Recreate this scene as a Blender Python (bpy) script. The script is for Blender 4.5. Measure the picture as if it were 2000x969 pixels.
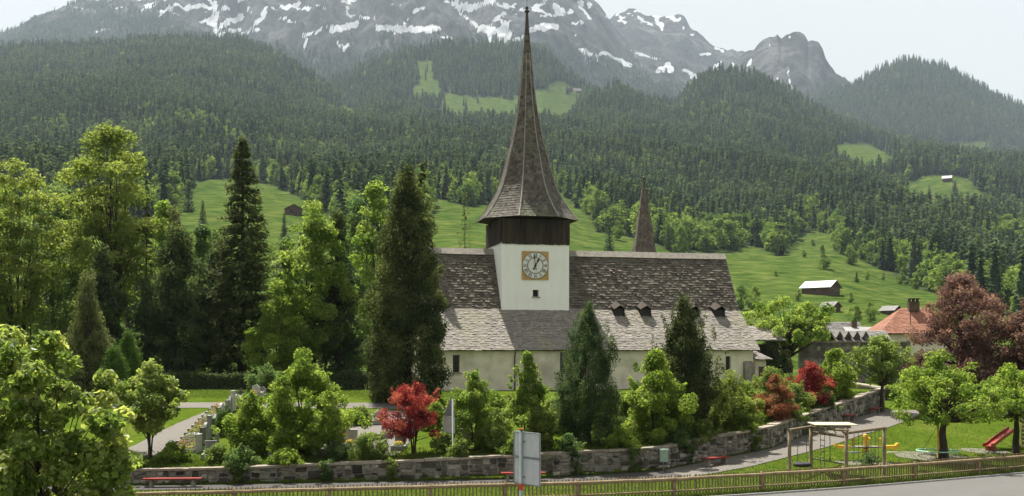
import bpy, math, random
import numpy as np
from mathutils import Vector, Matrix

for o in list(bpy.data.objects):
    bpy.data.objects.remove(o)
SC = bpy.context.scene
COL = SC.collection

# ------------------------------------------------------------------ camera, sky, sun, exposure
F = 2144.0          # focal length in photograph pixels (photograph is 2000 wide)
ZC = 7.2            # eye height above the road
HOR = 680.0         # row of the horizon in the photograph
cam_d = bpy.data.cameras.new("camera")
cam_d.sensor_width = 36.0
cam_d.lens = 36.0 * F / 2000.0
cam_d.shift_y = (HOR - 484.5) / 2000.0
cam_d.clip_start = 0.1
cam_d.clip_end = 40000.0
cam = bpy.data.objects.new("camera", cam_d)
cam.location = (0, 0, ZC)
cam.rotation_euler = (math.radians(90), 0, 0)
COL.objects.link(cam)
SC.camera = cam

SUN_ELEV = 64.0
SHADOW_AZ = Vector((0.47, -0.88, 0)).normalized()      # where shadows fall on the ground
el = math.radians(SUN_ELEV)
sun_dir = Vector((SHADOW_AZ.x * math.cos(el), SHADOW_AZ.y * math.cos(el), -math.sin(el)))

world = bpy.data.worlds.new("World")
SC.world = world
world.use_nodes = True
wn = world.node_tree.nodes; wl = world.node_tree.links
wn.clear()
w_out = wn.new("ShaderNodeOutputWorld")
w_bg = wn.new("ShaderNodeBackground")
w_sky = wn.new("ShaderNodeTexSky")
w_sky.sky_type = 'NISHITA'
w_sky.sun_disc = False
w_sky.sun_elevation = el
w_sky.sun_rotation = math.atan2(-SHADOW_AZ.x, -SHADOW_AZ.y)
w_sky.altitude = 1000.0
w_sky.dust_density = 3.0
w_mix = wn.new("ShaderNodeMix"); w_mix.data_type = 'RGBA'
w_mix.inputs[0].default_value = 0.93                    # thin high cloud over the whole sky
w_mix.inputs[7].default_value = (5.9, 5.85, 5.7, 1)
wl.new(w_sky.outputs[0], w_mix.inputs[6])
wl.new(w_mix.outputs[2], w_bg.inputs[0])
w_bg.inputs[1].default_value = 0.05
wl.new(w_bg.outputs[0], w_out.inputs[0])

sun_l = bpy.data.lights.new("sun", 'SUN')
sun_l.energy = 5.0
sun_l.angle = math.radians(0.6)
sun_l.color = (1.0, 0.955, 0.87)
sun_o = bpy.data.objects.new("sun", sun_l)
sun_o.rotation_euler = sun_dir.to_track_quat('-Z', 'Y').to_euler()
sun_o.location = (-40, 60, 120)
COL.objects.link(sun_o)

SC.view_settings.view_transform = 'Standard'
SC.view_settings.look = 'None'
SC.view_settings.gamma = 1.0
SC.view_settings.exposure = 1.34
SC.view_settings.use_curve_mapping = False
SC.render.engine = 'CYCLES'
SC.cycles.use_denoising = True
SC.cycles.use_adaptive_sampling = False
SC.cycles.max_bounces = 9
SC.cycles.diffuse_bounces = 5
SC.cycles.transmission_bounces = 6
SC.cycles.volume_bounces = 0
SC.cycles.transparent_max_bounces = 8

# ------------------------------------------------------------------ helpers
def at(px, py, d):
    """photograph pixel at depth d -> point in the place"""
    return Vector(((px - 1000.0) / F * d, d, ZC - (py - HOR) / F * d))

def tag(o, label=None, cat=None, group=None, kind=None):
    if label: o["label"] = label
    if cat: o["category"] = cat
    if group: o["group"] = group
    if kind: o["kind"] = kind
    return o

def empty(name, loc=(0, 0, 0), rz=0.0):
    o = bpy.data.objects.new(name, None)
    o.location = loc
    o.rotation_euler = (0, 0, rz)
    o.empty_display_size = 0.3
    COL.objects.link(o)
    return o

class MB:
    """collects shapes, builds ONE mesh object"""
    def __init__(s):
        s.V = []; s.F = []; s.T = []; s.n = 0
    def add(s, v, f, tint=None):
        v = np.asarray(v, dtype=np.float64).reshape(-1, 3)
        f = np.asarray(f, dtype=np.int64)
        if f.ndim == 1: f = f.reshape(1, -1)
        s.V.append(v); s.F.append(f + s.n); s.n += len(v)
        if tint is None: tint = np.full(len(f), 0.5)
        elif np.isscalar(tint): tint = np.full(len(f), tint)
        s.T.append(np.asarray(tint, dtype=np.float64))
    def box(s, c, size, rz=0.0, tint=None, M=None):
        x, y, z = [a / 2.0 for a in size]
        v = np.array([(-x,-y,-z),(x,-y,-z),(x,y,-z),(-x,y,-z),(-x,-y,z),(x,-y,z),(x,y,z),(-x,y,z)])
        if M is not None:
            v = v @ np.array(M.to_3x3()).T
        elif rz:
            cs, sn = math.cos(rz), math.sin(rz)
            v = v @ np.array([[cs, sn, 0], [-sn, cs, 0], [0, 0, 1]])
        s.add(v + np.array(c), [(0,3,2,1),(4,5,6,7),(0,1,5,4),(1,2,6,5),(2,3,7,6),(3,0,4,7)], tint)
    def hexa(s, v, tint=None):
        s.add(v, [(0,3,2,1),(4,5,6,7),(0,1,5,4),(1,2,6,5),(2,3,7,6),(3,0,4,7)], tint)
    def tube(s, pts, rad, n=6, cap=True, tint=None):
        pts = np.asarray(pts, dtype=np.float64)
        m = len(pts)
        rad = np.full(m, rad) if np.isscalar(rad) else np.asarray(rad, dtype=np.float64)
        tg = np.gradient(pts, axis=0)
        tg /= np.linalg.norm(tg, axis=1)[:, None] + 1e-12
        ref = np.tile(np.array([0.0, 0, 1]), (m, 1))
        par = np.abs(tg[:, 2]) > 0.9
        ref[par] = (1, 0, 0)
        if par.any() and not par.all(): ref[:] = (0.83, 0.55, 0.05)
        a = np.cross(tg, ref); a /= np.linalg.norm(a, axis=1)[:, None] + 1e-12
        b = np.cross(tg, a)
        an = np.linspace(0, 2 * math.pi, n, endpoint=False)
        ring = a[:, None, :] * np.cos(an)[None, :, None] + b[:, None, :] * np.sin(an)[None, :, None]
        v = (pts[:, None, :] + ring * rad[:, None, None]).reshape(-1, 3)
        i = np.arange(m - 1)[:, None] * n; j = np.arange(n)[None, :]; k = (j + 1) % n
        f = np.stack([i + j, i + k, i + n + k, i + n + j], axis=-1).reshape(-1, 4)
        s.add(v, f, tint)
        if cap:
            base = s.n - m * n
            for st in (0, (m - 1) * n):
                s.F.append(np.array([[base + st + q for q in range(n)]])); s.T.append(np.full(1, 0.5 if tint is None else tint))
    def lathe(s, prof, n=12, c=(0, 0, 0), tint=None, rot=0.0):
        an = np.linspace(0, 2 * math.pi, n, endpoint=False) + rot
        v = np.array([[(r * math.cos(q) + c[0], r * math.sin(q) + c[1], z + c[2]) for q in an] for r, z in prof]).reshape(-1, 3)
        m = len(prof)
        i = np.arange(m - 1)[:, None] * n; j = np.arange(n)[None, :]; k = (j + 1) % n
        s.add(v, np.stack([i + j, i + k, i + n + k, i + n + j], axis=-1).reshape(-1, 4), tint)
    def prism(s, poly, x0, x1, axis=0, tint=None):
        """poly of (a, b) swept along an axis: 0 = x (a=y, b=z), 1 = y (a=x, b=z), 2 = z (a=x, b=y)"""
        n = len(poly)
        def P(a, b, t):
            return (t, a, b) if axis == 0 else ((a, t, b) if axis == 1 else (a, b, t))
        v = [P(a, b, x0) for a, b in poly] + [P(a, b, x1) for a, b in poly]
        s.add(v, [(i, (i + 1) % n, n + (i + 1) % n, n + i) for i in range(n)], tint)
        base = s.n - 2 * n
        t = 0.5 if tint is None else tint
        s.F.append(np.array([[base + i for i in range(n)][::-1]])); s.T.append(np.full(1, t))
        s.F.append(np.array([[base + n + i for i in range(n)]])); s.T.append(np.full(1, t))
    def mesh(s, name, mat=None, smooth=False):
        me = bpy.data.meshes.new(name)
        V = np.concatenate(s.V)
        cnt = np.concatenate([np.full(len(f), f.shape[1]) for f in s.F])
        idx = np.concatenate([f.ravel() for f in s.F])
        me.vertices.add(len(V)); me.vertices.foreach_set("co", V.ravel())
        me.loops.add(len(idx)); me.loops.foreach_set("vertex_index", idx.astype(np.int32))
        me.polygons.add(len(cnt))
        st = np.concatenate([[0], np.cumsum(cnt)[:-1]])
        me.polygons.foreach_set("loop_start", st.astype(np.int32))
        me.polygons.foreach_set("use_smooth", np.full(len(cnt), bool(smooth)))
        me.update(calc_edges=True)
        at_ = me.attributes.new("tint", 'FLOAT', 'FACE')
        at_.data.foreach_set("value", np.concatenate(s.T).astype(np.float32))
        if mat is not None: me.materials.append(mat)
        return me
    def build(s, name, mat=None, parent=None, smooth=False, loc=None):
        o = bpy.data.objects.new(name, s.mesh(name, mat, smooth))
        if parent is not None: o.parent = parent
        if loc is not None: o.location = loc
        COL.objects.link(o)
        return o

def link_mesh(name, me, parent=None, loc=(0, 0, 0), rz=0.0, scale=None):
    o = bpy.data.objects.new(name, me)
    o.location = loc; o.rotation_euler = (0, 0, rz)
    if scale is not None: o.scale = scale if not np.isscalar(scale) else (scale,) * 3
    if parent is not None: o.parent = parent
    COL.objects.link(o)
    return o

def copy_tree(o, parent=None):
    c = o.copy(); COL.objects.link(c); c.parent = parent
    for ch in list(o.children):
        copy_tree(ch, c)
    return c

# value noise
def _hash(ix, iy, seed):
    h = (ix.astype(np.int64) * 374761393 + iy.astype(np.int64) * 668265263 + seed * 974634777) & 0x7fffffff
    h = ((h ^ (h >> 13)) * 1274126177) & 0x7fffffff
    h = (h ^ (h >> 16)) & 0xffff
    return h / 65535.0
def vnoise(x, y, seed=0):
    x = np.asarray(x, dtype=np.float64); y = np.asarray(y, dtype=np.float64)
    ix = np.floor(x); iy = np.floor(y)
    fx = x - ix; fy = y - iy
    fx = fx * fx * (3 - 2 * fx); fy = fy * fy * (3 - 2 * fy)
    a = _hash(ix, iy, seed); b = _hash(ix + 1, iy, seed)
    c = _hash(ix, iy + 1, seed); d = _hash(ix + 1, iy + 1, seed)
    return (a * (1 - fx) + b * fx) * (1 - fy) + (c * (1 - fx) + d * fx) * fy
def fbm(x, y, oct=4, seed=0, ridged=False):
    t = np.zeros(np.broadcast(x, y).shape); amp = 0.5; f = 1.0
    for k in range(oct):
        n = vnoise(np.asarray(x) * f + 17.3 * k, np.asarray(y) * f - 9.1 * k, seed + k)
        t += amp * ((1 - np.abs(2 * n - 1)) if ridged else n)
        amp *= 0.5; f *= 2.03
    return t
def in_poly(px, py, poly):
    px = np.asarray(px); py = np.asarray(py)
    r = np.zeros(px.shape, dtype=bool)
    n = len(poly); j = n - 1
    for i in range(n):
        xi, yi = poly[i]; xj, yj = poly[j]
        c = ((yi > py) != (yj > py)) & (px < (xj - xi) * (py - yi) / ((yj - yi) + 1e-9) + xi)
        r ^= c; j = i
    return r

# ------------------------------------------------------------------ materials
def new_mat(name):
    m = bpy.data.materials.new(name); m.use_nodes = True
    nt = m.node_tree; nt.nodes.clear()
    out = nt.nodes.new("ShaderNodeOutputMaterial")
    b = nt.nodes.new("ShaderNodeBsdfPrincipled")
    nt.links.new(b.outputs[0], out.inputs[0])
    return m, nt, b, out
def ramp(nt, stops):
    r = nt.nodes.new("ShaderNodeValToRGB")
    e = r.color_ramp.elements
    while len(e) < len(stops): e.new(0.5)
    for k, (p, c) in enumerate(stops):
        e[k].position = p; e[k].color = (*c, 1)
    return r
def noise(nt, scale, detail=4, coord='Object', rough=0.55, stretch=None, dist=0.0):
    tc = nt.nodes.new("ShaderNodeTexCoord")
    n = nt.nodes.new("ShaderNodeTexNoise")
    n.inputs['Scale'].default_value = scale; n.inputs['Detail'].default_value = detail
    n.inputs['Roughness'].default_value = rough; n.inputs['Distortion'].default_value = dist
    if stretch:
        mp = nt.nodes.new("ShaderNodeMapping"); mp.inputs['Scale'].default_value = stretch
        nt.links.new(tc.outputs[coord], mp.inputs[0]); nt.links.new(mp.outputs[0], n.inputs['Vector'])
    else:
        nt.links.new(tc.outputs[coord], n.inputs['Vector'])
    return n
def math_node(nt, op, a, b=None, clamp=False):
    m = nt.nodes.new("ShaderNodeMath"); m.operation = op; m.use_clamp = clamp
    for k, v in enumerate((a, b)):
        if v is None: continue
        if hasattr(v, 'links') or hasattr(v, 'is_linked'): nt.links.new(v, m.inputs[k])
        else: m.inputs[k].default_value = v
    return m.outputs[0]
def mixc(nt, fac, a, b, mode='MIX'):
    m = nt.nodes.new("ShaderNodeMix"); m.data_type = 'RGBA'; m.blend_type = mode
    for k, v in ((0, fac), (6, a), (7, b)):
        if hasattr(v, 'is_linked'): nt.links.new(v, m.inputs[k])
        elif np.isscalar(v): m.inputs[k].default_value = v
        else: m.inputs[k].default_value = (*v, 1)
    return m.outputs[2]
def bump(nt, b, h, strength=0.4, dist=0.02):
    bp = nt.nodes.new("ShaderNodeBump"); bp.inputs['Strength'].default_value = strength; bp.inputs['Distance'].default_value = dist
    nt.links.new(h, bp.inputs['Height']); nt.links.new(bp.outputs[0], b.inputs['Normal'])
def m_noise(name, stops, scale=3.0, rough=0.85, bump_s=0.3, bump_d=0.02, bump_scale=None, detail=6, stretch=None, tint=0.0, spec=0.2, metal=0.0, second=None):
    """colour from noise, optional second colour in larger patches, optional brightness by the face's own tint"""
    m, nt, b, out = new_mat(name)
    n = noise(nt, scale, detail, stretch=stretch)
    r = ramp(nt, stops); nt.links.new(n.outputs[0], r.inputs[0])
    c = r.outputs[0]
    if second:
        n2 = noise(nt, second[1], 5)
        r2 = ramp(nt, [(second[2], (0, 0, 0)), (second[3], (1, 1, 1))]); nt.links.new(n2.outputs[0], r2.inputs[0])
        c = mixc(nt, r2.outputs[0], c, second[0])
    if tint:
        a = nt.nodes.new("ShaderNodeAttribute"); a.attribute_name = "tint"
        k = math_node(nt, 'MULTIPLY_ADD', a.outputs['Fac'], 2 * tint)
        k.node.inputs[2].default_value = 1 - tint
        c = mixc(nt, 1.0, c, k, 'MULTIPLY')
    nt.links.new(c, b.inputs['Base Color'])
    b.inputs['Roughness'].default_value = rough
    b.inputs['Specular IOR Level'].default_value = spec
    b.inputs['Metallic'].default_value = metal
    if bump_s:
        nb = noise(nt, bump_scale or scale * 4, 6, stretch=stretch)
        bump(nt, b, nb.outputs[0], bump_s, bump_d)
    return m
def m_leaf(name, c0, c1, c2, trans=0.38, rough=0.5, spec=0.25, rand=0.0, tcol=1.25):
    m, nt, b, out = new_mat(name)
    a = nt.nodes.new("ShaderNodeAttribute"); a.attribute_name = "tint"
    fac = a.outputs['Fac']
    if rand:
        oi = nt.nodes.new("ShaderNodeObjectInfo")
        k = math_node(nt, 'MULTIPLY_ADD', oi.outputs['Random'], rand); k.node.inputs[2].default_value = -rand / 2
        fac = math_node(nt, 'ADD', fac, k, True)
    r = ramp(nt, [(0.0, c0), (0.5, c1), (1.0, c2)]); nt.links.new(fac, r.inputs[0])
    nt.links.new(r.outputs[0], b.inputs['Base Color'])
    b.inputs['Roughness'].default_value = rough
    b.inputs['Specular IOR Level'].default_value = spec
    t = nt.nodes.new("ShaderNodeBsdfTranslucent")
    tc = mixc(nt, 1.0, r.outputs[0], (tcol, tcol, tcol * 0.58), 'MULTIPLY')
    nt.links.new(tc, t.inputs[0])
    mx = nt.nodes.new("ShaderNodeMixShader"); mx.inputs[0].default_value = trans
    nt.links.new(b.outputs[0], mx.inputs[1]); nt.links.new(t.outputs[0], mx.inputs[2])
    nt.links.new(mx.outputs[0], out.inputs[0])
    return m
def m_far(name, c0, c1, c2, trans, scale):
    """tree seen far off: tone by leaf, by tree and by drifts over the hill"""
    m = m_leaf(name, c0, c1, c2, trans, rough=0.9, spec=0.0)
    nt = m.node_tree
    rp = [n for n in nt.nodes if n.type == 'VALTORGB'][0]; a = [n for n in nt.nodes if n.type == 'ATTRIBUTE'][0]
    oi = nt.nodes.new("ShaderNodeObjectInfo"); n = nt.nodes.new("ShaderNodeTexNoise"); n.inputs['Scale'].default_value = scale; n.inputs['Detail'].default_value = 4
    nt.links.new(oi.outputs['Location'], n.inputs['Vector'])
    k1 = math_node(nt, 'MULTIPLY_ADD', oi.outputs['Random'], 0.75); k1.node.inputs[2].default_value = -0.375
    k2 = math_node(nt, 'MULTIPLY_ADD', n.outputs[0], 1.5); k2.node.inputs[2].default_value = -0.75
    s = math_node(nt, 'ADD', math_node(nt, 'ADD', a.outputs['Fac'], k1), k2, True)
    nt.links.new(s, rp.inputs[0])
    return m
def m_plain(name, c, rough=0.5, spec=0.4, metal=0.0, var=0.12, scale=8.0):
    d = tuple(x * (1 - var) for x in c); l = tuple(min(1, x * (1 + var)) for x in c)
    return m_noise(name, [(0.3, d), (0.7, l)], scale, rough, 0.12, 0.005, spec=spec, metal=metal)

M = {}
M['bark'] = m_noise('bark', [(0.3, (0.02, 0.016, 0.012)), (0.7, (0.07, 0.055, 0.04))], 6, 0.9, 0.8, 0.05, stretch=(1, 1, 0.25))
M['bark_grey'] = m_noise('bark_grey', [(0.3, (0.05, 0.045, 0.035)), (0.7, (0.13, 0.115, 0.09))], 6, 0.9, 0.7, 0.04, stretch=(1, 1, 0.25))
M['leaf_yellow'] = m_leaf('leaf_yellow', (0.085, 0.121, 0.027), (0.155, 0.203, 0.051), (0.24, 0.275, 0.090), 0.56, tcol=1.5, spec=0.1)
M['leaf_lime'] = m_leaf('leaf_lime', (0.09, 0.150, 0.030), (0.165, 0.241, 0.051), (0.25, 0.309, 0.090), 0.56, tcol=1.5, spec=0.1)
M['leaf_bright'] = m_leaf('leaf_bright', (0.082, 0.138, 0.024), (0.168, 0.24, 0.044), (0.27, 0.335, 0.082), 0.56, tcol=1.5, spec=0.1)
M['leaf_fore'] = m_leaf('leaf_fore', (0.09, 0.140, 0.033), (0.18, 0.241, 0.054), (0.32, 0.347, 0.128), 0.56, tcol=1.5, rough=0.42, spec=0.28)
M['leaf_mid'] = m_leaf('leaf_mid', (0.05, 0.092, 0.039), (0.10, 0.159, 0.060), (0.16, 0.217, 0.090), 0.56, tcol=1.5, spec=0.1)
M['leaf_dark'] = m_leaf('leaf_dark', (0.032, 0.054, 0.030), (0.070, 0.098, 0.048), (0.13, 0.16, 0.066), 0.46, tcol=1.3, rough=0.7, spec=0.05)
M['leaf_yew'] = m_leaf('leaf_yew', (0.032, 0.048, 0.025), (0.074, 0.096, 0.042), (0.165, 0.185, 0.07), 0.43, tcol=1.25, rough=0.7, spec=0.05)
M['leaf_juniper'] = m_leaf('leaf_juniper', (0.030, 0.058, 0.032), (0.066, 0.105, 0.048), (0.14, 0.185, 0.075), 0.4, tcol=1.2, rough=0.7, spec=0.05)
M['leaf_olive'] = m_leaf('leaf_olive', (0.065, 0.085, 0.036), (0.125, 0.148, 0.062), (0.20, 0.215, 0.10), 0.4, rough=0.7, spec=0.06)
M['leaf_red'] = m_leaf('leaf_red', (0.15, 0.022, 0.030), (0.32, 0.044, 0.054), (0.48, 0.14, 0.11), 0.48, tcol=1.15, spec=0.1)
M['leaf_rust'] = m_leaf('leaf_rust', (0.13, 0.045, 0.032), (0.26, 0.085, 0.062), (0.36, 0.21, 0.10), 0.48, tcol=1.15, spec=0.1)
M['leaf_copper'] = m_leaf('leaf_copper', (0.095, 0.046, 0.05), (0.178, 0.092, 0.092), (0.29, 0.18, 0.165), 0.46, tcol=1.1, spec=0.1)
M['leaf_hedge'] = m_leaf('leaf_hedge', (0.08, 0.125, 0.036), (0.15, 0.203, 0.054), (0.22, 0.270, 0.090), 0.56, tcol=1.5, spec=0.1)
M['leaf_thuja'] = m_leaf('leaf_thuja', (0.035, 0.075, 0.016), (0.07, 0.135, 0.024), (0.12, 0.20, 0.038), 0.35, spec=0.08)
M['far_fir'] = m_far('far_fir', (0.032, 0.054, 0.038), (0.070, 0.108, 0.062), (0.14, 0.182, 0.085), 0.36, 0.006)
M['far_leaf'] = m_far('far_leaf', (0.08, 0.135, 0.045), (0.13, 0.20, 0.055), (0.22, 0.285, 0.085), 0.45, 0.01)
M['plaster_white'] = m_noise('plaster_white', [(0.25, (0.79, 0.78, 0.75)), (0.75, (0.88, 0.875, 0.85))], 1.3, 0.85, 0.4, 0.015, bump_scale=7, stretch=(1, 1, 0.3), second=((0.72, 0.70, 0.65), 0.45, 0.6, 0.85))
M['plaster_cream'] = m_noise('plaster_cream', [(0.25, (0.48, 0.44, 0.34)), (0.5, (0.66, 0.61, 0.49)), (0.75, (0.73, 0.69, 0.57))], 0.8, 0.9, 0.5, 0.02, bump_scale=9, second=((0.33, 0.30, 0.24), 0.35, 0.52, 0.75))
M['shingle_upper'] = m_noise('shingle_upper', [(0.25, (0.072, 0.060, 0.048)), (0.55, (0.122, 0.104, 0.084)), (0.8, (0.195, 0.170, 0.14))], 2.2, 0.85, 0.5, 0.01, tint=0.36, second=((0.125, 0.12, 0.09), 0.5, 0.5, 0.7))
M['shingle_lower'] = m_noise('shingle_lower', [(0.25, (0.15, 0.134, 0.115)), (0.55, (0.222, 0.203, 0.178)), (0.8, (0.29, 0.27, 0.24))], 2.2, 0.85, 0.5, 0.01, tint=0.24, second=((0.22, 0.205, 0.15), 0.5, 0.5, 0.7))
M['shingle_spire'] = m_noise('shingle_spire', [(0.25, (0.056, 0.049, 0.041)), (0.55, (0.108, 0.096, 0.080)), (0.8, (0.195, 0.178, 0.15))], 1.6, 0.85, 0.5, 0.01, tint=0.5, second=((0.12, 0.125, 0.08), 0.35, 0.52, 0.7))
M['spire_top'] = m_noise('spire_top', [(0.3, (0.045, 0.038, 0.032)), (0.7, (0.085, 0.07, 0.06))], 2, 0.7, 0.3, 0.01)
M['wood_dark'] = m_noise('wood_dark', [(0.3, (0.022, 0.016, 0.012)), (0.7, (0.06, 0.045, 0.034))], 3, 0.85, 0.4, 0.01, stretch=(1, 1, 0.15), tint=0.4)
M['wood_grey'] = m_noise('wood_grey', [(0.3, (0.20, 0.18, 0.15)), (0.7, (0.33, 0.30, 0.26))], 3, 0.85, 0.4, 0.01, tint=0.2)
M['wood_fence'] = m_noise('wood_fence', [(0.3, (0.175, 0.130, 0.070)), (0.7, (0.30, 0.228, 0.135))], 3, 0.8, 0.4, 0.01, tint=0.3)
M['wood_picket'] = m_noise('wood_picket', [(0.3, (0.125, 0.098, 0.054)), (0.7, (0.22, 0.176, 0.105))], 5, 0.85, 0.4, 0.01)
M['wood_log'] = m_noise('wood_log', [(0.3, (0.13, 0.10, 0.065)), (0.7, (0.26, 0.205, 0.135))], 4, 0.85, 0.4, 0.01)
M['wood_board'] = m_noise('wood_board', [(0.3, (0.42, 0.37, 0.25)), (0.7, (0.56, 0.50, 0.36))], 4, 0.8, 0.3, 0.01)
M['wood_barn'] = m_noise('wood_barn', [(0.3, (0.055, 0.038, 0.026)), (0.7, (0.13, 0.09, 0.06))], 1.2, 0.9, 0.3, 0.02)
M['roof_slate'] = m_noise('roof_slate', [(0.3, (0.10, 0.096, 0.09)), (0.7, (0.19, 0.184, 0.172))], 1.2, 0.7, 0.3, 0.02, tint=0.3)
M['roof_red'] = m_noise('roof_red', [(0.3, (0.23, 0.10, 0.065)), (0.7, (0.33, 0.16, 0.105))], 1.0, 0.8, 0.3, 0.02, tint=0.25)
M['metal_roof'] = m_noise('metal_roof', [(0.3, (0.20, 0.20, 0.195)), (0.7, (0.30, 0.30, 0.29))], 0.5, 0.45, 0.1, 0.01, spec=0.5)
M['dark_void'] = m_plain('dark_void', (0.012, 0.011, 0.010), 0.6)
M['glass'] = m_plain('glass', (0.025, 0.028, 0.03), 0.12, 0.7)
M['iron'] = m_plain('iron', (0.02, 0.019, 0.018), 0.5, 0.5)
M['gold'] = m_noise('gold_ochre', [(0.3, (0.38, 0.23, 0.075)), (0.7, (0.52, 0.34, 0.135))], 2.5, 0.6, 0.15, 0.005)
M['dial'] = m_noise('dial_white', [(0.3, (0.62, 0.61, 0.57)), (0.7, (0.74, 0.73, 0.69))], 2.0, 0.7, 0.1, 0.004)
M['black'] = m_plain('black_paint', (0.02, 0.02, 0.02), 0.5)
M['stone'] = m_noise('stone', [(0.25, (0.09, 0.083, 0.068)), (0.55, (0.205, 0.19, 0.157)), (0.8, (0.36, 0.335, 0.28))], 2.6, 0.9, 0.7, 0.03, tint=0.75, second=((0.055, 0.062, 0.036), 0.6, 0.52, 0.72))
M['mortar'] = m_noise('mortar', [(0.3, (0.14, 0.128, 0.104)), (0.7, (0.27, 0.25, 0.21))], 3, 0.95, 0.6, 0.02)
M['coping'] = m_noise('coping', [(0.3, (0.17, 0.145, 0.115)), (0.7, (0.34, 0.295, 0.24))], 1.8, 0.9, 0.5, 0.02, tint=0.3, second=((0.10, 0.105, 0.065), 0.7, 0.55, 0.72))
M['headstone'] = m_noise('headstone', [(0.3, (0.14, 0.14, 0.135)), (0.7, (0.27, 0.27, 0.26))], 2.5, 0.6, 0.3, 0.01)
M['headstone_dark'] = m_noise('headstone_dark', [(0.3, (0.05, 0.05, 0.05)), (0.7, (0.12, 0.12, 0.12))], 2.5, 0.4, 0.2, 0.01)
M['headstone_pale'] = m_noise('headstone_pale', [(0.3, (0.33, 0.315, 0.285)), (0.7, (0.48, 0.46, 0.42))], 2.5, 0.7, 0.2, 0.01)
M['grave_soil'] = m_noise('grave_soil', [(0.3, (0.10, 0.075, 0.055)), (0.7, (0.26, 0.21, 0.16))], 6, 0.95, 0.6, 0.02)
M['petal_yellow'] = m_leaf('petal_yellow', (0.50, 0.26, 0.03), (0.66, 0.42, 0.03), (0.75, 0.58, 0.10), 0.3, tcol=1)
M['petal_orange'] = m_leaf('petal_orange', (0.45, 0.12, 0.02), (0.62, 0.22, 0.02), (0.7, 0.34, 0.04), 0.3, tcol=1)
M['petal_pink'] = m_leaf('petal_pink', (0.45, 0.16, 0.15), (0.55, 0.3, 0.28), (0.65, 0.5, 0.47), 0.3, tcol=1)
M['petal_white'] = m_leaf('petal_white', (0.55, 0.53, 0.5), (0.65, 0.63, 0.6), (0.72, 0.7, 0.68), 0.3, tcol=1)
M['bench_red'] = m_noise('bench_red', [(0.3, (0.16, 0.022, 0.018)), (0.7, (0.25, 0.038, 0.03))], 5, 0.5, 0.1, 0.004)
M['slide_red'] = m_noise('slide_red', [(0.3, (0.24, 0.028, 0.018)), (0.7, (0.32, 0.045, 0.03))], 3, 0.3, 0.05, 0.003, spec=0.5)
M['toy_yellow'] = m_noise('toy_yellow', [(0.3, (0.60, 0.33, 0.02)), (0.7, (0.75, 0.45, 0.04))], 3, 0.35, 0.05, 0.003, spec=0.5)
M['hoop_green'] = m_plain('hoop_green', (0.33, 0.62, 0.47), 0.4)
M['bin_green'] = m_plain('bin_green', (0.25, 0.35, 0.27), 0.5)
M['rope'] = m_plain('rope', (0.09, 0.10, 0.075), 0.9)
M['rope_red'] = m_plain('rope_red', (0.34, 0.09, 0.05), 0.7)
M['rubber'] = m_plain('rubber', (0.03, 0.03, 0.032), 0.8)
M['sign_back'] = m_noise('sign_back', [(0.3, (0.43, 0.45, 0.46)), (0.7, (0.53, 0.55, 0.56))], 2.5, 0.5, 0.1, 0.004, spec=0.4)
M['steel'] = m_noise('steel', [(0.3, (0.16, 0.175, 0.18)), (0.7, (0.24, 0.255, 0.26))], 4, 0.45, 0.1, 0.004, spec=0.5)
M['teal_steel'] = m_noise('teal_steel', [(0.3, (0.06, 0.085, 0.085)), (0.7, (0.10, 0.125, 0.125))], 4, 0.6, 0.1, 0.004, spec=0.25)
M['red_paint'] = m_plain('red_paint', (0.55, 0.05, 0.04), 0.4)
M['gravel'] = m_noise('gravel', [(0.3, (0.085, 0.078, 0.068)), (0.7, (0.165, 0.152, 0.132))], 9, 0.95, 0.6, 0.02, second=((0.14, 0.128, 0.11), 0.35, 0.45, 0.7))
M['gravel_shaded'] = m_noise('gravel_shaded', [(0.3, (0.042, 0.040, 0.037)), (0.7, (0.078, 0.074, 0.068))], 7, 0.95, 0.5, 0.015)  # darker gravel, the shade on the left path is in its colour
M['asphalt'] = m_noise('asphalt', [(0.3, (0.085, 0.082, 0.078)), (0.7, (0.125, 0.12, 0.113))], 12, 0.9, 0.4, 0.008, second=((0.095, 0.092, 0.086), 0.4, 0.4, 0.7))
M['kerb'] = m_noise('kerb', [(0.3, (0.25, 0.245, 0.23)), (0.7, (0.36, 0.35, 0.33))], 5, 0.85, 0.4, 0.01)
M['grass'] = m_noise('grass', [(0.25, (0.034, 0.058, 0.007)), (0.5, (0.056, 0.088, 0.010)), (0.8, (0.088, 0.120, 0.016))], 1.7, 0.95, 0.9, 0.06, bump_scale=14, second=((0.085, 0.105, 0.018), 0.18, 0.5, 0.75), spec=0.0)
M['worn_earth'] = m_noise('worn_earth', [(0.3, (0.10, 0.095, 0.07)), (0.7, (0.17, 0.165, 0.12))], 3, 0.95, 0.5, 0.02)
M['blade'] = m_leaf('blade', (0.044, 0.074, 0.010), (0.076, 0.118, 0.016), (0.13, 0.17, 0.028), 0.45)

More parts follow.
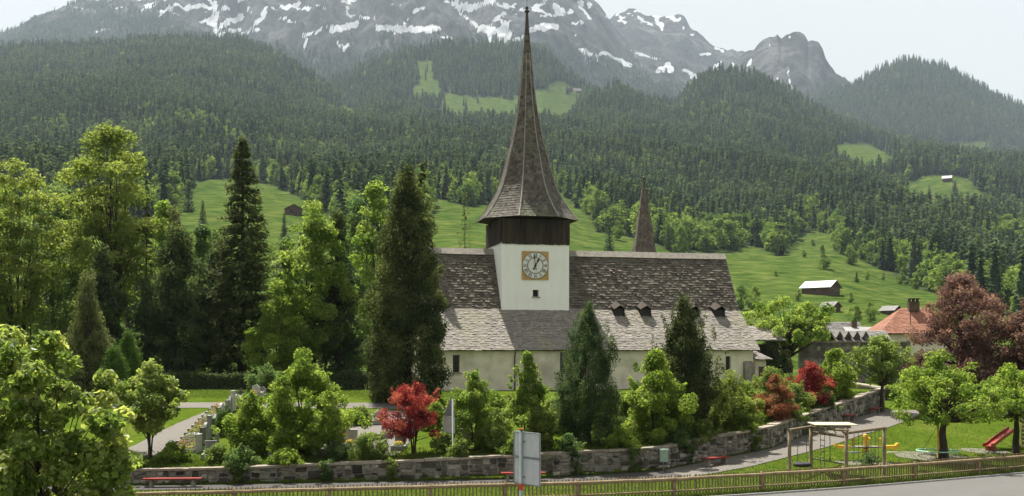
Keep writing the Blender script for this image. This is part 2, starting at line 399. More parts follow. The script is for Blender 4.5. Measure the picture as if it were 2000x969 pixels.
# ------------------------------------------------------------------ vegetation builders
def unit(v):
    return v / (np.linalg.norm(v, axis=-1, keepdims=True) + 1e-12)
def leaf_quads(mb, P, N, L, W, rng, T=None, tint=None, fold=0.15):
    n = len(P)
    if T is None: T = rng.normal(size=(n, 3))
    T = unit(T - N * np.sum(T * N, axis=1)[:, None])
    B = np.cross(N, T)
    L = np.broadcast_to(L, (n,))[:, None]; W = np.broadcast_to(W, (n,))[:, None]
    v = np.stack([P - T * L / 2, P + B * W / 2 + N * fold * L, P + T * L / 2, P - B * W / 2 + N * fold * L], axis=1).reshape(-1, 3)
    f = np.arange(4 * n).reshape(-1, 4)
    mb.add(v, f, np.clip(rng.uniform(0, 1, n) if tint is None else tint, 0, 1))
def prof_r(prof, z):
    zz = [p[0] for p in prof]; rr = [p[1] for p in prof]
    return np.interp(z, zz, rr)
def make_clumps(rng, prof, n, r0, r1, squash=0.8, out=0.55, lump=0.25, lean=(0, 0), seed=0):
    z0, z1 = prof[0][0], prof[-1][0]
    res = []
    tries = 0
    while len(res) < n and tries < n * 60:
        tries += 1
        z = rng.uniform(z0, z1)
        R = prof_r(prof, z)
        if rng.uniform() * max(p[1] for p in prof) > R + 0.15: continue
        a = rng.uniform(0, 2 * math.pi)
        R *= 1 + lump * (2 * vnoise(np.array(a * 1.3 + seed), np.array(z * 0.55), seed) - 1)
        rc = rng.uniform(r0, r1)
        rr = max(0.0, R - rc * 0.75) * rng.uniform() ** (1 - out)
        hf = (z - z0) / max(1e-6, (z1 - z0))
        c = np.array([rr * math.cos(a) + lean[0] * hf, rr * math.sin(a) + lean[1] * hf, z])
        res.append((c, rc))
    return res
def crown_leaves(mb, rng, clumps, n_leaf, L, aspect, squash, up=0.5, tint_c=0.25, out=0.45, vert=0.0):
    w = np.array([rc ** 2 for _, rc in clumps]); w = w / w.sum()
    cnt = np.maximum(3, (w * n_leaf).astype(int))
    for (c, rc), k in zip(clumps, cnt):
        d = unit(rng.normal(size=(k, 3)))
        r = rng.uniform(size=k) ** out
        P = c + d * (rc * r)[:, None] * np.array([1, 1, squash])
        N = unit(d * 0.6 + np.array([0, 0, up]) + rng.normal(size=(k, 3)) * 0.55)
        T = None
        if vert: T = unit(rng.normal(size=(k, 3)) * (1 - vert) + np.array([0, 0, 1.0]) * vert + d * 0.3)
        ct = rng.normal() * tint_c
        leaf_quads(mb, P, N, rng.uniform(0.5, 1.5, k) * L, rng.uniform(0.6, 1.4, k) * L * aspect, rng, T,
                   0.5 + ct + rng.normal(size=k) * 0.2)
def trunk_and_limbs(mb, rng, H, stems, r0, clumps, top=0.8, spread=0.4, limb=0.3, clear=0.15, n_limbs=60, wob=0.15):
    axes = []
    for s in range(stems):
        a = rng.uniform(0, 6.28) if stems > 1 else 0
        sp = spread if stems > 1 else 0.0
        k = 7
        t = np.linspace(0, 1, k)
        dx = math.cos(a) * sp; dy = math.sin(a) * sp
        p = np.stack([dx * (0.15 + t ** 1.2 * 1.6), dy * (0.15 + t ** 1.2 * 1.6), t * H * top * (1 if s == 0 else rng.uniform(0.75, 1))], axis=1)
        p[1:-1, :2] += rng.normal(size=(k - 2, 2)) * (wob if stems > 1 else 0.04) * r0 * 2.5
        rr = r0 * (1 - 0.85 * t) * (1 if stems == 1 else 0.8)
        rr[0] *= 1.3
        p[0, 2] = -0.25
        mb.tube(p, rr, 7)
        axes.append((p, rr))
    order = rng.permutation(len(clumps))[:n_limbs]
    for i in order:
        c, rc = clumps[i]
        best = min(range(len(axes)), key=lambda q: np.hypot(*(axes[q][0][3, :2] - c[:2])) + rng.uniform(0, .3))
        p, rr = axes[best]
        zs = np.clip(c[2] * rng.uniform(0.45, 0.8), H * clear, H * top * 0.97)
        s0 = np.array([np.interp(zs, p[:, 2], p[:, j]) for j in range(3)])
        rs = np.interp(zs, p[:, 2], rr) * rng.uniform(0.3, 0.55)
        mid = s0 * 0.5 + c * 0.5 + np.array([0, 0, -0.08 * np.linalg.norm(c - s0)]) + rng.normal(size=3) * 0.06 * np.linalg.norm(c - s0)
        t = np.linspace(0, 1, 5)[:, None]
        q = (1 - t) ** 2 * s0 + 2 * t * (1 - t) * mid + t ** 2 * c
        mb.tube(q, np.linspace(max(rs, 0.012), 0.008, 5), 4, cap=False)

def broadleaf(name, label, cat, loc, H, prof, leafmat, n_leaf=9000, L=0.2, aspect=0.62, nc=60, r0=0.5, r1=1.0, squash=0.8,
              stems=1, tr=0.15, seed=1, group=None, bark='bark', out=0.55, lump=0.3, lean=(0, 0), up=0.5, top=0.8, spread=0.4,
              n_limbs=50, clear=0.15, vert=0.0, tint_c=0.28, clump_out=0.45, extra=None, shoots=0):
    rng = np.random.default_rng(seed)
    root = empty(name, loc)
    tag(root, label, cat, group)
    cl = make_clumps(rng, prof, nc, r0, r1, squash, out, lump, lean, seed)
    for _ in range(shoots):
        z = rng.uniform(0.25, 1.0) * prof[-1][0]; a = rng.uniform(0, 6.283); rr = prof_r(prof, z) * rng.uniform(0.8, 1.12)
        for q in range(2): cl.append((np.array([rr * math.cos(a) * (1 + 0.1 * q), rr * math.sin(a) * (1 + 0.1 * q), z + 0.03 * prof[-1][0] + q * r0 * 0.9]), r0 * (0.8 - 0.25 * q)))
    if extra: cl += [(np.array(c, dtype=float), r) for c, r in extra]
    mb = MB(); trunk_and_limbs(mb, rng, H, stems, tr, cl, top, spread, clear=clear, n_limbs=n_limbs)
    mb.build('trunk', M[bark], root, smooth=True)
    mb = MB(); crown_leaves(mb, rng, cl, n_leaf, L, aspect, squash, up, tint_c, clump_out, vert)
    mb.build('crown', M[leafmat], root)
    return root

def conifer_mesh(rng, H, R, whorls=30, per=7, sprays=14, droop=0.25, base=0.1, power=0.85, L=0.45, aspect=0.4, rag=0.25, irregular=0.0, seed=0, up_tip=0.15):
    mb = MB()
    hs = np.linspace(base, 0.985, whorls)
    Ps = []; Ns = []; Ts = []; Ls = []; Tn = []
    for h in hs:
        k = max(3, int(per * (1 - 0.45 * h)))
        a0 = rng.uniform(0, 6.28)
        for j in range(k):
            a = a0 + j * 6.283 / k + rng.normal() * 0.25
            rl = R * ((1 - h) / (1 - base)) ** power
            if h < base + 0.12: rl *= 0.75 + 2 * (h - base)
            ln = rl * (1 + rng.normal() * rag) * (1 + irregular * (2 * float(vnoise(np.array(a * 1.1), np.array(h * 7), seed)) - 1))
            ln = max(ln, 0.12 * R * (1 - h) + 0.05)
            d = np.array([math.cos(a), math.sin(a), 0])
            s = np.sqrt(rng.uniform(0.02, 1, sprays)) * 1.0
            z = h * H + rng.normal() * 0.01 * H
            q = d[None, :] * (s * ln)[:, None]
            q[:, 2] = z - droop * ln * s ** 1.3 + up_tip * ln * s ** 3
            side = np.array([-d[1], d[0], 0])
            off = rng.uniform(-1, 1, sprays)
            q += side * (off * (0.28 * ln * (1.1 - s)))[:, None] + rng.normal(size=(sprays, 3)) * 0.03 * R
            q[:, 2] -= rng.uniform(0, 0.12, sprays) * ln
            T = d * (0.7) + side * np.sign(off)[:, None] * 0.6 + np.array([0, 0, -0.25]) + rng.normal(size=(sprays, 3)) * 0.25
            N = np.array([0, 0, 1.0]) + rng.normal(size=(sprays, 3)) * 0.45 + d * 0.35
            Ps.append(q); Ts.append(T); Ns.append(unit(N)); Ls.append(L * rng.uniform(0.7, 1.35, sprays) * (0.55 + 0.45 * (1 - h)))
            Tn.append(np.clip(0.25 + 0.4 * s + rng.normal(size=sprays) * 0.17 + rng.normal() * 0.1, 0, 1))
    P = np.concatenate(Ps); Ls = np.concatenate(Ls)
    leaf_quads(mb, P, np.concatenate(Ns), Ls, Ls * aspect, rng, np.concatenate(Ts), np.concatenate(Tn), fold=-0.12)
    return mb
def conifer(name, label, cat, loc, H, R, leafmat='leaf_dark', tr=0.25, seed=1, group=None, bark='bark', core=0.35, **kw):
    rng = np.random.default_rng(seed)
    root = empty(name, loc); tag(root, label, cat, group)
    mb = MB()
    t = np.linspace(0, 1, 6)
    mb.tube(np.stack([t * 0, t * 0, -0.3 + t * H * 0.97], axis=1), tr * (1 - 0.93 * t), 7)
    mb.build('trunk', M[bark], root, smooth=True)
    conifer_mesh(rng, H, R, seed=seed, **kw).build('crown', M[leafmat], root)
    return root
# ------------------------------------------------------------------ the ground near the church
FENCE = [(-28, 43.6), (-16.6, 46.3), (-12.0, 47.3), (-8.0, 48.1), (-3.64, 49.0), (-0.3, 49.6), (2.98, 50.3), (7.64, 51.8), (12.25, 53.8), (16.9, 56.0), (21.4, 58.4), (25.9, 60.9), (30.2, 63.4), (34.6, 66.0), (39.0, 68.6)]
WALL = [(-34, 55.5, 0.10, 0.95), (-15.4, 57.0, 0.16, 1.03), (-5.4, 57.6, 0.26, 1.37), (2.45, 58.6, 0.33, 1.66), (8.3, 61.3, 0.42, 1.74), (15.9, 68.2, 1.0, 2.40), (23.0, 78.6, 1.85, 3.2), (30.0, 89.0, 2.25, 4.0)]
def f_y(x): return np.interp(x, [p[0] for p in FENCE], [p[1] for p in FENCE])
def w_y(x): return np.interp(x, [p[0] for p in WALL], [p[1] for p in WALL])
def w_b(x): return np.interp(x, [p[0] for p in WALL], [p[2] for p in WALL])
def w_t(x): return np.interp(x, [p[0] for p in WALL], [p[3] for p in WALL])
GZ0 = 0.1; GZ1 = 3.5
def g_out(x, y):
    yf = f_y(x); yw = w_y(x)
    t = np.clip((y - yf - 0.6) / np.maximum(yw - yf - 0.6, 0.1), 0, 1)
    z = GZ0 + (w_b(x) - GZ0) * t
    far = np.clip((y - yw) / 16.0, 0, 1)
    return z + (GZ1 - z) * far * (x > 30)
def g_in(x, y):
    yw = w_y(x)
    t = np.clip((y - yw) / np.maximum(25.0 - 0.35 * np.clip(x + 5, 0, 40), 12), 0, 1)
    z0 = w_t(x) - 0.12
    return z0 + (GZ1 - z0) * t
def gz(x, y):
    x = np.asarray(x, dtype=float); y = np.asarray(y, dtype=float)
    r = np.where((y > w_y(x)) & (x < 30.0), g_in(x, y), g_out(x, y))
    return r
def ground_at(px, d, dz=0.0):
    x = (px - 1000.0) / F * d
    return Vector((x, d, float(gz(x, d)) + dz))

def build_ground():
    mb = MB()
    xs = np.concatenate([np.arange(-140, -36, 8.0), np.arange(-36, 29.9, 1.0), [29.98, 30.02], np.arange(31, 48, 1.0), np.arange(50, 150, 8.0)])
    cols = []
    for x in xs:
        yf = float(f_y(x)); yw = float(w_y(x))
        a = np.concatenate([[-60, -20, 10, 25, 35], np.linspace(40, yf - 2.0, 4), np.linspace(yf - 1.2, yf + 0.6, 3), np.linspace(yf + 1.2, yw - 0.3, 16)])
        b = np.concatenate([np.linspace(yw + 0.12, yw + 25, 26), np.linspace(yw + 28, 126, 10), [138, 150, 165]])
        za = g_out(np.full(len(a), x), a)
        zb = g_in(np.full(len(b), x), b) if x < 30 else g_out(np.full(len(b), x), b)
        y = np.concatenate([a, b]); z = np.concatenate([za, zb])
        z = z + 0.05 * (fbm(x * 0.3 + y * 0, y * 0.3, 3, 5) - 0.45)
        z[y > 130] -= (y[y > 130] - 130) * 0.02
        cols.append(np.stack([np.full(len(y), x), y, z], axis=1))
    V = np.stack(cols); nx, ny = V.shape[:2]
    i = np.arange(nx - 1)[:, None] * ny; j = np.arange(ny - 1)[None, :]
    f = np.stack([i + j, i + ny + j, i + ny + j + 1, i + j + 1], axis=-1).reshape(-1, 4)
    mb.add(V.reshape(-1, 3), f)
    o = mb.build('ground', M['grass'], smooth=True)
    tag(o, 'grassy ground of the playground, churchyard and verge', kind='structure')
build_ground()

def strip(name, mat, left, right, dz, label, n=60, across=8):
    """a sheet laid on the ground between two lines of (x, y) points"""
    def resample(p):
        p = np.array(p, dtype=float)
        d = np.concatenate([[0], np.cumsum(np.linalg.norm(np.diff(p, axis=0), axis=1))])
        t = np.linspace(0, d[-1], n)
        return np.stack([np.interp(t, d, p[:, 0]), np.interp(t, d, p[:, 1])], axis=1)
    a = resample(left); b = resample(right)
    s = np.linspace(0, 1, across)[None, :, None]
    P = a[:, None, :] * (1 - s) + b[:, None, :] * s
    edge = np.minimum(np.linspace(0, 1, across), 1 - np.linspace(0, 1, across))
    P[:, 0, :] += 0.25 * (fbm(np.arange(n) * 0.5, np.arange(n) * 0.0, 3, 3)[:, None] - 0.45)
    P[:, -1, :] += 0.35 * (fbm(np.arange(n) * 0.5, np.arange(n) * 0.0 + 7, 3, 4)[:, None] - 0.45)
    z = gz(P[..., 0], P[..., 1]) + 0.05 * (fbm(P[..., 0] * 0.3, P[..., 1] * 0.3, 3, 5) - 0.45) + dz
    V = np.concatenate([P, z[..., None]], axis=-1)
    i = np.arange(n - 1)[:, None] * across; j = np.arange(across - 1)[None, :]
    f = np.stack([i + j, i + j + 1, i + across + j + 1, i + across + j], axis=-1).reshape(-1, 4)
    mb = MB(); mb.add(V.reshape(-1, 3), f)
    o = mb.build(name, M[mat], smooth=True)
    tag(o, label, kind='structure')
    return o
# gravel path along the foot of the wall, left part coloured as if shaded
wl_pts = [(x, y - 0.28) for x, y, _, _ in WALL]
pth_out = [(-34, 53.2), (-15.4, 54.6), (-5.4, 55.0), (2.45, 55.9), (9.4, 58.2), (13.5, 61.7), (20.1, 69.0), (26.7, 78.0), (33.2, 88.0)]
strip('path', 'gravel_shaded', [q for q in wl_pts if q[0] < 9], pth_out[:5], 0.03, 'gravel path at the foot of the wall, left part, shade painted into its colour', 70, 10)
strip('path', 'gravel', [q for q in wl_pts if q[0] > 8], pth_out[4:], 0.034, 'pale gravel path climbing along the wall to the right', 70, 10)
# gravel walk through the graves
strip('churchyard_path', 'gravel', [(-29, 78.6), (-19.5, 79.4), (-9, 79.4), (-5.0, 78.5)], [(-29, 76.0), (-19.5, 77.0), (-9.5, 76.8), (-4.5, 75.5)], 0.03, 'gravel walk between the graves and the lawn', 60, 8)
strip('churchyard_path', 'gravel', [(-21.8, 60.0), (-21.5, 70), (-20.8, 77.0)], [(-18.8, 60.0), (-19.3, 70), (-19.6, 77.0)], 0.034, 'straight gravel walk beside the row of headstones', 40, 6)
strip('churchyard_path', 'gravel', [(-11.2, 59.3), (-10.5, 66), (-9.3, 76.0)], [(-6.2, 59.4), (-5.8, 66), (-5.2, 75.0)], 0.034, 'wide gravel patch in front of the red maple', 40, 6)
# road
road_far = [(x, y - 0.75) for x, y in FENCE]
def build_road():
    mb = MB()
    pts = [(-60, 36.0)] + road_far + [(70, 87.0)]
    a = np.array([(x, y, GZ0 + 0.03) for x, y in pts]); b = np.array([(x + 4.6, y - 8.5, GZ0 + 0.02) for x, y in pts])
    n = len(a)
    mb.add(np.concatenate([a, b]), [(i, n + i, n + i + 1, i + 1) for i in range(n - 1)])
    o = mb.build('road', M['asphalt']); tag(o, 'grey asphalt road in front of the wooden fence', kind='structure')
    mb = MB()
    for i in range(n - 1):
        p, q = a[i], a[i + 1]
        d = unit(q - p); nn = np.array([-d[1], d[0], 0])
        v = []
        for z in (GZ0 - 0.15, GZ0 + 0.115):
            v += [p - nn * 0.02 + [0, 0, z - p[2]], q - nn * 0.02 + [0, 0, z - q[2]], q + nn * 0.13 + [0, 0, z - q[2]], p + nn * 0.13 + [0, 0, z - p[2]]]
        mb.hexa(v)
    o = mb.build('kerb', M['kerb']); tag(o, 'pale stone kerb between the road and the verge', kind='structure')
build_road()
# worn soil under the play things
def patch(name, px, d, rx, ry, label, mat='worn_earth'):
    c = ground_at(px, d)
    mb = MB(); n = 26
    an = np.linspace(0, 6.283, n, endpoint=False)
    rings = []
    for k, s in enumerate((0.02, 0.5, 1.0)):
        r = s * (1 + 0.45 * (fbm(np.cos(an) * 1.3 + 5, np.sin(an) * 1.3 + px, 3, 8) - 0.5))
        x = c.x + np.cos(an) * rx * r; y = c.y + np.sin(an) * ry * r
        rings.append(np.stack([x, y, gz(x, y) + 0.05 * (fbm(x * 0.3, y * 0.3, 3, 5) - 0.45) + 0.02], axis=1))
    V = np.concatenate(rings)
    f = [(k * n + j, k * n + (j + 1) % n, (k + 1) * n + (j + 1) % n, (k + 1) * n + j) for k in range(2) for j in range(n)]
    mb.add(V, f)
    o = mb.build(name, M[mat], smooth=True); tag(o, label, kind='structure')
patch('worn_ground', 1830, 66.5, 2.6, 2.0, 'bare trodden earth under the green hoop')
patch('worn_ground', 1925, 70.0, 1.6, 1.0, 'bare trodden earth at the foot of the red slide')
patch('worn_ground', 1690, 63.4, 1.8, 0.8, 'bare trodden earth under the yellow seesaw')

# ------------------------------------------------------------------ hills and mountains
def sm(xs, pts):
    return np.interp(xs, [p[0] for p in pts], [p[1] for p in pts])
S1_D = np.array([135, 200, 300, 450, 680, 1000, 1500, 2200.0])
S1_X = np.array([-1500, 0, 350, 700, 1000, 1200, 1400, 1600, 1800, 2000, 3500.0])
S1_Y = np.array([
    [737, 690, 610, 510, 415, 355, 290, 210],
    [737, 680, 600, 500, 405, 345, 280, 200],
    [737, 680, 600, 500, 405, 345, 275, 190],
    [737, 680, 600, 505, 415, 368, 312, 258],
    [737, 690, 610, 520, 430, 372, 318, 265],
    [737, 692, 630, 555, 475, 402, 335, 272],
    [737, 694, 645, 575, 510, 440, 362, 290],
    [737, 694, 645, 585, 515, 452, 376, 308],
    [737, 696, 655, 605, 550, 482, 402, 330],
    [737, 698, 660, 620, 570, 508, 425, 345],
    [737, 700, 670, 640, 600, 545, 470, 400]], dtype=float)
S1_CREST = [(-1500, 140), (-300, 110), (0, 105), (100, 98), (200, 93), (340, 83), (460, 86), (520, 103), (600, 150), (650, 185), (700, 216), (800, 240), (860, 262), (1000, 266), (1090, 262), (1135, 205), (1200, 178), (1270, 200), (1320, 212), (1350, 172), (1385, 152), (1420, 143), (1480, 152), (1520, 176), (1560, 202), (1640, 242), (1750, 280), (1900, 315), (2050, 335), (3500, 395)]
S1_DC = [(-1500, 3300), (500, 3300), (700, 2750), (1090, 2650), (1300, 3200), (3500, 3300)]
def s1_y(px, d):
    px = np.asarray(px, dtype=float); d = np.asarray(d, dtype=float)
    px, d = np.broadcast_arrays(px, d)
    dc = sm(px, S1_DC); yc = sm(px, S1_CREST)
    u = np.clip(np.searchsorted(S1_X, px, side='right') - 1, 0, len(S1_X) - 2)
    fx = np.clip((px - S1_X[u]) / (S1_X[u + 1] - S1_X[u]), 0, 1)
    fx = fx * fx * (3 - 2 * fx)
    ld = np.log(np.clip(d, 135, 2200)); L = np.log(S1_D)
    w = np.clip(np.searchsorted(L, ld, side='right') - 1, 0, len(L) - 2)
    fd = np.clip((ld - L[w]) / (L[w + 1] - L[w]), 0, 1)
    y = (S1_Y[u, w] * (1 - fx) + S1_Y[u + 1, w] * fx) * (1 - fd) + (S1_Y[u, w + 1] * (1 - fx) + S1_Y[u + 1, w + 1] * fx) * fd
    t = np.clip((d - 2200) / np.maximum(dc - 2200, 1), 0, 1)
    return y + (yc - y) * t
def s1_z(px, d):
    x = (np.asarray(px) - 1000.0) / F * d
    z = ZC - (s1_y(px, d) - HOR) / F * d
    amp = np.clip((np.asarray(d) - 160) / 400, 0, 1) * np.minimum(np.asarray(d) * 0.011, 9)
    big = np.clip((np.asarray(d) - 700) / 900, 0, 1) * np.clip((3300 - np.asarray(d)) / 500, 0.25, 1)
    fold = fbm(x / 330.0 + np.asarray(d) / 800.0, np.asarray(d) / 620.0, 3, 27, True) - 0.6
    return z + amp * (fbm(x / 90.0, np.asarray(d) / 90.0, 4, 21) - 0.47) * 2 + big * 75 * fold
def s1_depth(px, py):
    ds = np.geomspace(140, 2600, 500)
    ys = HOR - (s1_z(np.full(500, px), ds) - ZC) / ds * F
    return float(ds[np.argmin(np.abs(ys - py))])

MEADOW_1 = [
    [(325, 432), (345, 396), (383, 354), (420, 350), (520, 358), (560, 374), (606, 396), (636, 424), (655, 462), (825, 462), (846, 386), (930, 403), (1000, 385), (1090, 372), (1118, 392), (1145, 417), (1168, 452), (1215, 462), (1300, 486), (1430, 495), (1461, 481), (1525, 500), (1548, 470), (1566, 445), (1600, 450), (1628, 462), (1640, 495), (1700, 512), (1756, 548), (1826, 572), (1905, 610), (2100, 640), (2300, 745), (-400, 745), (-400, 470), (200, 470), (300, 430)],
    [(1760, 362), (1795, 345), (1835, 336), (1895, 350), (1938, 398), (1915, 435), (1850, 438), (1780, 425)],
    [(1625, 282), (1690, 278), (1760, 312), (1745, 345), (1690, 345), (1640, 325)],
    [(1945, 430), (1975, 425), (1985, 445), (1955, 450)], [(1935, 490), (2010, 480), (2010, 520), (1960, 525)],
    [(662, 205), (710, 198), (715, 240), (668, 245)], [(20, 318), (120, 310), (120, 335), (30, 340)]]
def grid_sheet(name, P, mat, label, attrs):
    ny, nx = P.shape[:2]
    mb = MB()
    i = np.arange(ny - 1)[:, None] * nx; j = np.arange(nx - 1)[None, :]
    f = np.stack([i + j, i + j + 1, i + nx + j + 1, i + nx + j], axis=-1).reshape(-1, 4)
    mb.add(P.reshape(-1, 3), f)
    o = mb.build(name, mat, smooth=True)
    for k, v in attrs.items():
        a = o.data.attributes.new(k, 'FLOAT', 'POINT')
        a.data.foreach_set("value", v.ravel().astype(np.float32))
    tag(o, label, kind='structure')
    return o
def pxy(P):
    d = np.maximum(P[..., 1], 1.0)
    return 1000 + P[..., 0] / d * F, HOR - (P[..., 2] - ZC) / d * F

def m_hill(name):
    m, nt, b, out = new_mat(name)
    n = noise(nt, 0.06, 7); r = ramp(nt, [(0.3, (0.030, 0.054, 0.011)), (0.48, (0.046, 0.075, 0.016)), (0.7, (0.080, 0.100, 0.026))]); nt.links.new(n.outputs[0], r.inputs[0])
    n3 = noise(nt, 0.5, 7, stretch=(0.22, 0.22, 2.6)); r3 = ramp(nt, [(0.38, (0.58, 0.66, 0.55)), (0.5, (1.0, 1.0, 1.0)), (0.64, (1.38, 1.22, 1.15))]); nt.links.new(n3.outputs[0], r3.inputs[0])
    c0 = mixc(nt, 1.0, r.outputs[0], r3.outputs[0], 'MULTIPLY')
    n2 = noise(nt, 0.03, 5); r2 = ramp(nt, [(0.3, (0.018, 0.030, 0.012)), (0.7, (0.040, 0.055, 0.022))]); nt.links.new(n2.outputs[0], r2.inputs[0])
    a = nt.nodes.new("ShaderNodeAttribute"); a.attribute_name = "wood"
    c = mixc(nt, a.outputs['Fac'], c0, r2.outputs[0])
    nt.links.new(c, b.inputs['Base Color']); b.inputs['Roughness'].default_value = 0.95; b.inputs['Specular IOR Level'].default_value = 0.0
    nb = noise(nt, 0.35, 6); bump(nt, b, nb.outputs[0], 0.6, 1.2)
    return m
M['hill'] = m_hill('hill')
def m_rock(name):
    m, nt, b, out = new_mat(name)
    n = noise(nt, 0.005, 10, rough=0.72, stretch=(1, 1, 0.45), dist=0.6); r = ramp(nt, [(0.40, (0.004, 0.004, 0.006)), (0.47, (0.012, 0.012, 0.014)), (0.53, (0.032, 0.032, 0.034)), (0.62, (0.092, 0.09, 0.088))]); nt.links.new(n.outputs[0], r.inputs[0])
    n2 = noise(nt, 0.006, 8, rough=0.7); v = nt.nodes.new("ShaderNodeAttribute"); v.attribute_name = "veg"
    k = math_node(nt, 'ADD', v.outputs['Fac'], n2.outputs[0]); r2 = ramp(nt, [(0.78, (0, 0, 0)), (1.05, (1, 1, 1))]); nt.links.new(k, r2.inputs[0])
    c = mixc(nt, r2.outputs[0], r.outputs[0], (0.018, 0.026, 0.012))
    s = nt.nodes.new("ShaderNodeAttribute"); s.attribute_name = "snow"
    n4 = noise(nt, 0.014, 7, rough=0.7); k2 = math_node(nt, 'MULTIPLY_ADD', n4.outputs[0], 0.95); k2.node.inputs[2].default_value = -0.49
    k3 = math_node(nt, 'ADD', s.outputs['Fac'], k2); r3 = ramp(nt, [(0.42, (0, 0, 0)), (0.56, (1, 1, 1))]); nt.links.new(k3, r3.inputs[0])
    c = mixc(nt, r3.outputs[0], c, (0.50, 0.52, 0.545))
    nt.links.new(c, b.inputs['Base Color']); b.inputs['Roughness'].default_value = 0.9; b.inputs['Specular IOR Level'].default_value = 0.15
    nb = noise(nt, 0.012, 9, rough=0.75, stretch=(1, 1, 0.5)); bump(nt, b, nb.outputs[0], 1.0, 45)
    return m
M['rock'] = m_rock('rock')

def cols_px(x0, x1, step, f0=-60, f1=2060, coarse=60):
    a = []
    x = x0
    while x < x1:
        a.append(x); x += step if f0 <= x <= f1 else coarse
    a.append(x1)
    return np.array(a, dtype=float)

def build_s1():
    xs = cols_px(-1500, 3500, 6.5)
    dc = sm(xs, S1_DC)
    rows = []
    for t in np.linspace(0, 1, 120):
        d = 135 * (dc / 135) ** t
        z = s1_z(xs, d)
        rows.append(np.stack([(xs - 1000) / F * d, d, z], axis=1))
    last = rows[-1]
    for k in (1.05, 1.15, 1.3, 1.5):
        p = last.copy(); p[:, :2] *= k
        p[:, 2] = np.maximum(last[:, 2] - (k - 1) * 1500, 5.0); rows.append(p)
    P = np.stack(rows)
    px, py = pxy(P)
    wood = np.ones(px.shape)
    wx = px + 14 * (fbm(px / 22, py / 22, 3, 31) - 0.47); wy = py + 10 * (fbm(px / 22 + 50, py / 22, 3, 33) - 0.47)
    for poly in MEADOW_1: wood[in_poly(wx, wy, poly)] = 0
    grid_sheet('hillside', P, M['hill'], 'green meadow slope rising into the wooded hillside behind the church', {'wood': wood})
build_s1()

def hill(name, label, x0, x1, crest, base_y, d0, d1, mat, step, rows, p=1.0, rough=0.0, seed=1, back=0.6, attr=None, gully=0.0, crag=0.18):
    xs = cols_px(x0, x1, step, -80, 2080, 40)
    yc = sm(xs, crest); yb = sm(xs, base_y)
    R = []
    tt = np.linspace(0, 1, rows)
    for t in tt:
        d = d0 + (d1 - d0) * t + 0 * xs
        y = yb + (yc - yb) * t ** p
        z = ZC - (y - HOR) / F * d
        X = (xs - 1000) / F * d
        if rough:
            env = math.sin(math.pi * min(1, t * 1.15)) ** 0.7 if t < 0.86 else max(crag, 0.62 - (t - 0.86) * 3)
            rid = fbm(X / 260.0 + d / 900.0, d / 420.0, 5, seed, True) - 0.62
            z = z + rough * env * rid * 2
            gl = fbm(X / 150.0 + 0.35 * d / 150.0, d / 900.0, 5, seed + 9, True) - 0.6
            z = z + gully * env * gl
        R.append(np.stack([X, d, z], axis=1))
    last = R[-1]
    for k in (1.03, 1.08, 1.2):
        q = last.copy(); q[:, :2] *= k; q[:, 2] = np.maximum(last[:, 2] - (k - 1) * d1 * back, 5.0); R.append(q)
    P = np.stack(R); px, py = pxy(P)
    o = grid_sheet(name, P, M[mat], label, attr(px, py, P))
    return P[:rows], o

B_CREST = [(450, 260), (600, 195), (660, 160), (760, 116), (860, 90), (960, 93), (1060, 100), (1110, 148), (1140, 173), (1200, 200), (1350, 300)]
B_MEADOW = [[(872, 180), (900, 186), (1000, 192), (1058, 172), (1090, 155), (1122, 168), (1138, 182), (1110, 262), (850, 262), (862, 205)], [(813, 118), (846, 118), (848, 150), (862, 178), (862, 200), (800, 200), (806, 172), (818, 160)]]
D_CREST = [(1350, 360), (1450, 320), (1540, 255), (1600, 200), (1680, 160), (1730, 133), (1770, 120), (1850, 133), (1920, 176), (2000, 214), (2300, 330), (2900, 400)]
D_MEADOW = [[(1705, 262), (1735, 266), (1790, 292), (1770, 318), (1725, 305)], [(1782, 285), (1800, 278), (1830, 292), (1860, 277), (1935, 274), (1930, 320), (1850, 325), (1795, 318)]]
def wood_attr(polys):
    def f(px, py, P):
        w = np.ones(px.shape)
        wx = px + 12 * (fbm(px / 14, py / 14, 3, 31) - 0.47); wy = py + 9 * (fbm(px / 14 + 50, py / 14, 3, 33) - 0.47)
        for poly in polys: w[in_poly(wx, wy, poly)] = 0.12
        return {'wood': w}
    return f
PB, _ = hill('wooded_hill', 'dark wooded hill with a pale meadow terrace behind the spire', 420, 1400, B_CREST, [(0, 262), (3000, 262)], 2650, 3600, 'hill', 6, 40, 1.0, 8, 41, attr=wood_attr(B_MEADOW))
PD, _ = hill('wooded_hill', 'round dark wooded hill at the far right under the sky', 1330, 3000, D_CREST, [(1000, 370), (3000, 395)], 3450, 5000, 'hill', 7, 44, 1.0, 10, 47, attr=wood_attr(D_MEADOW))

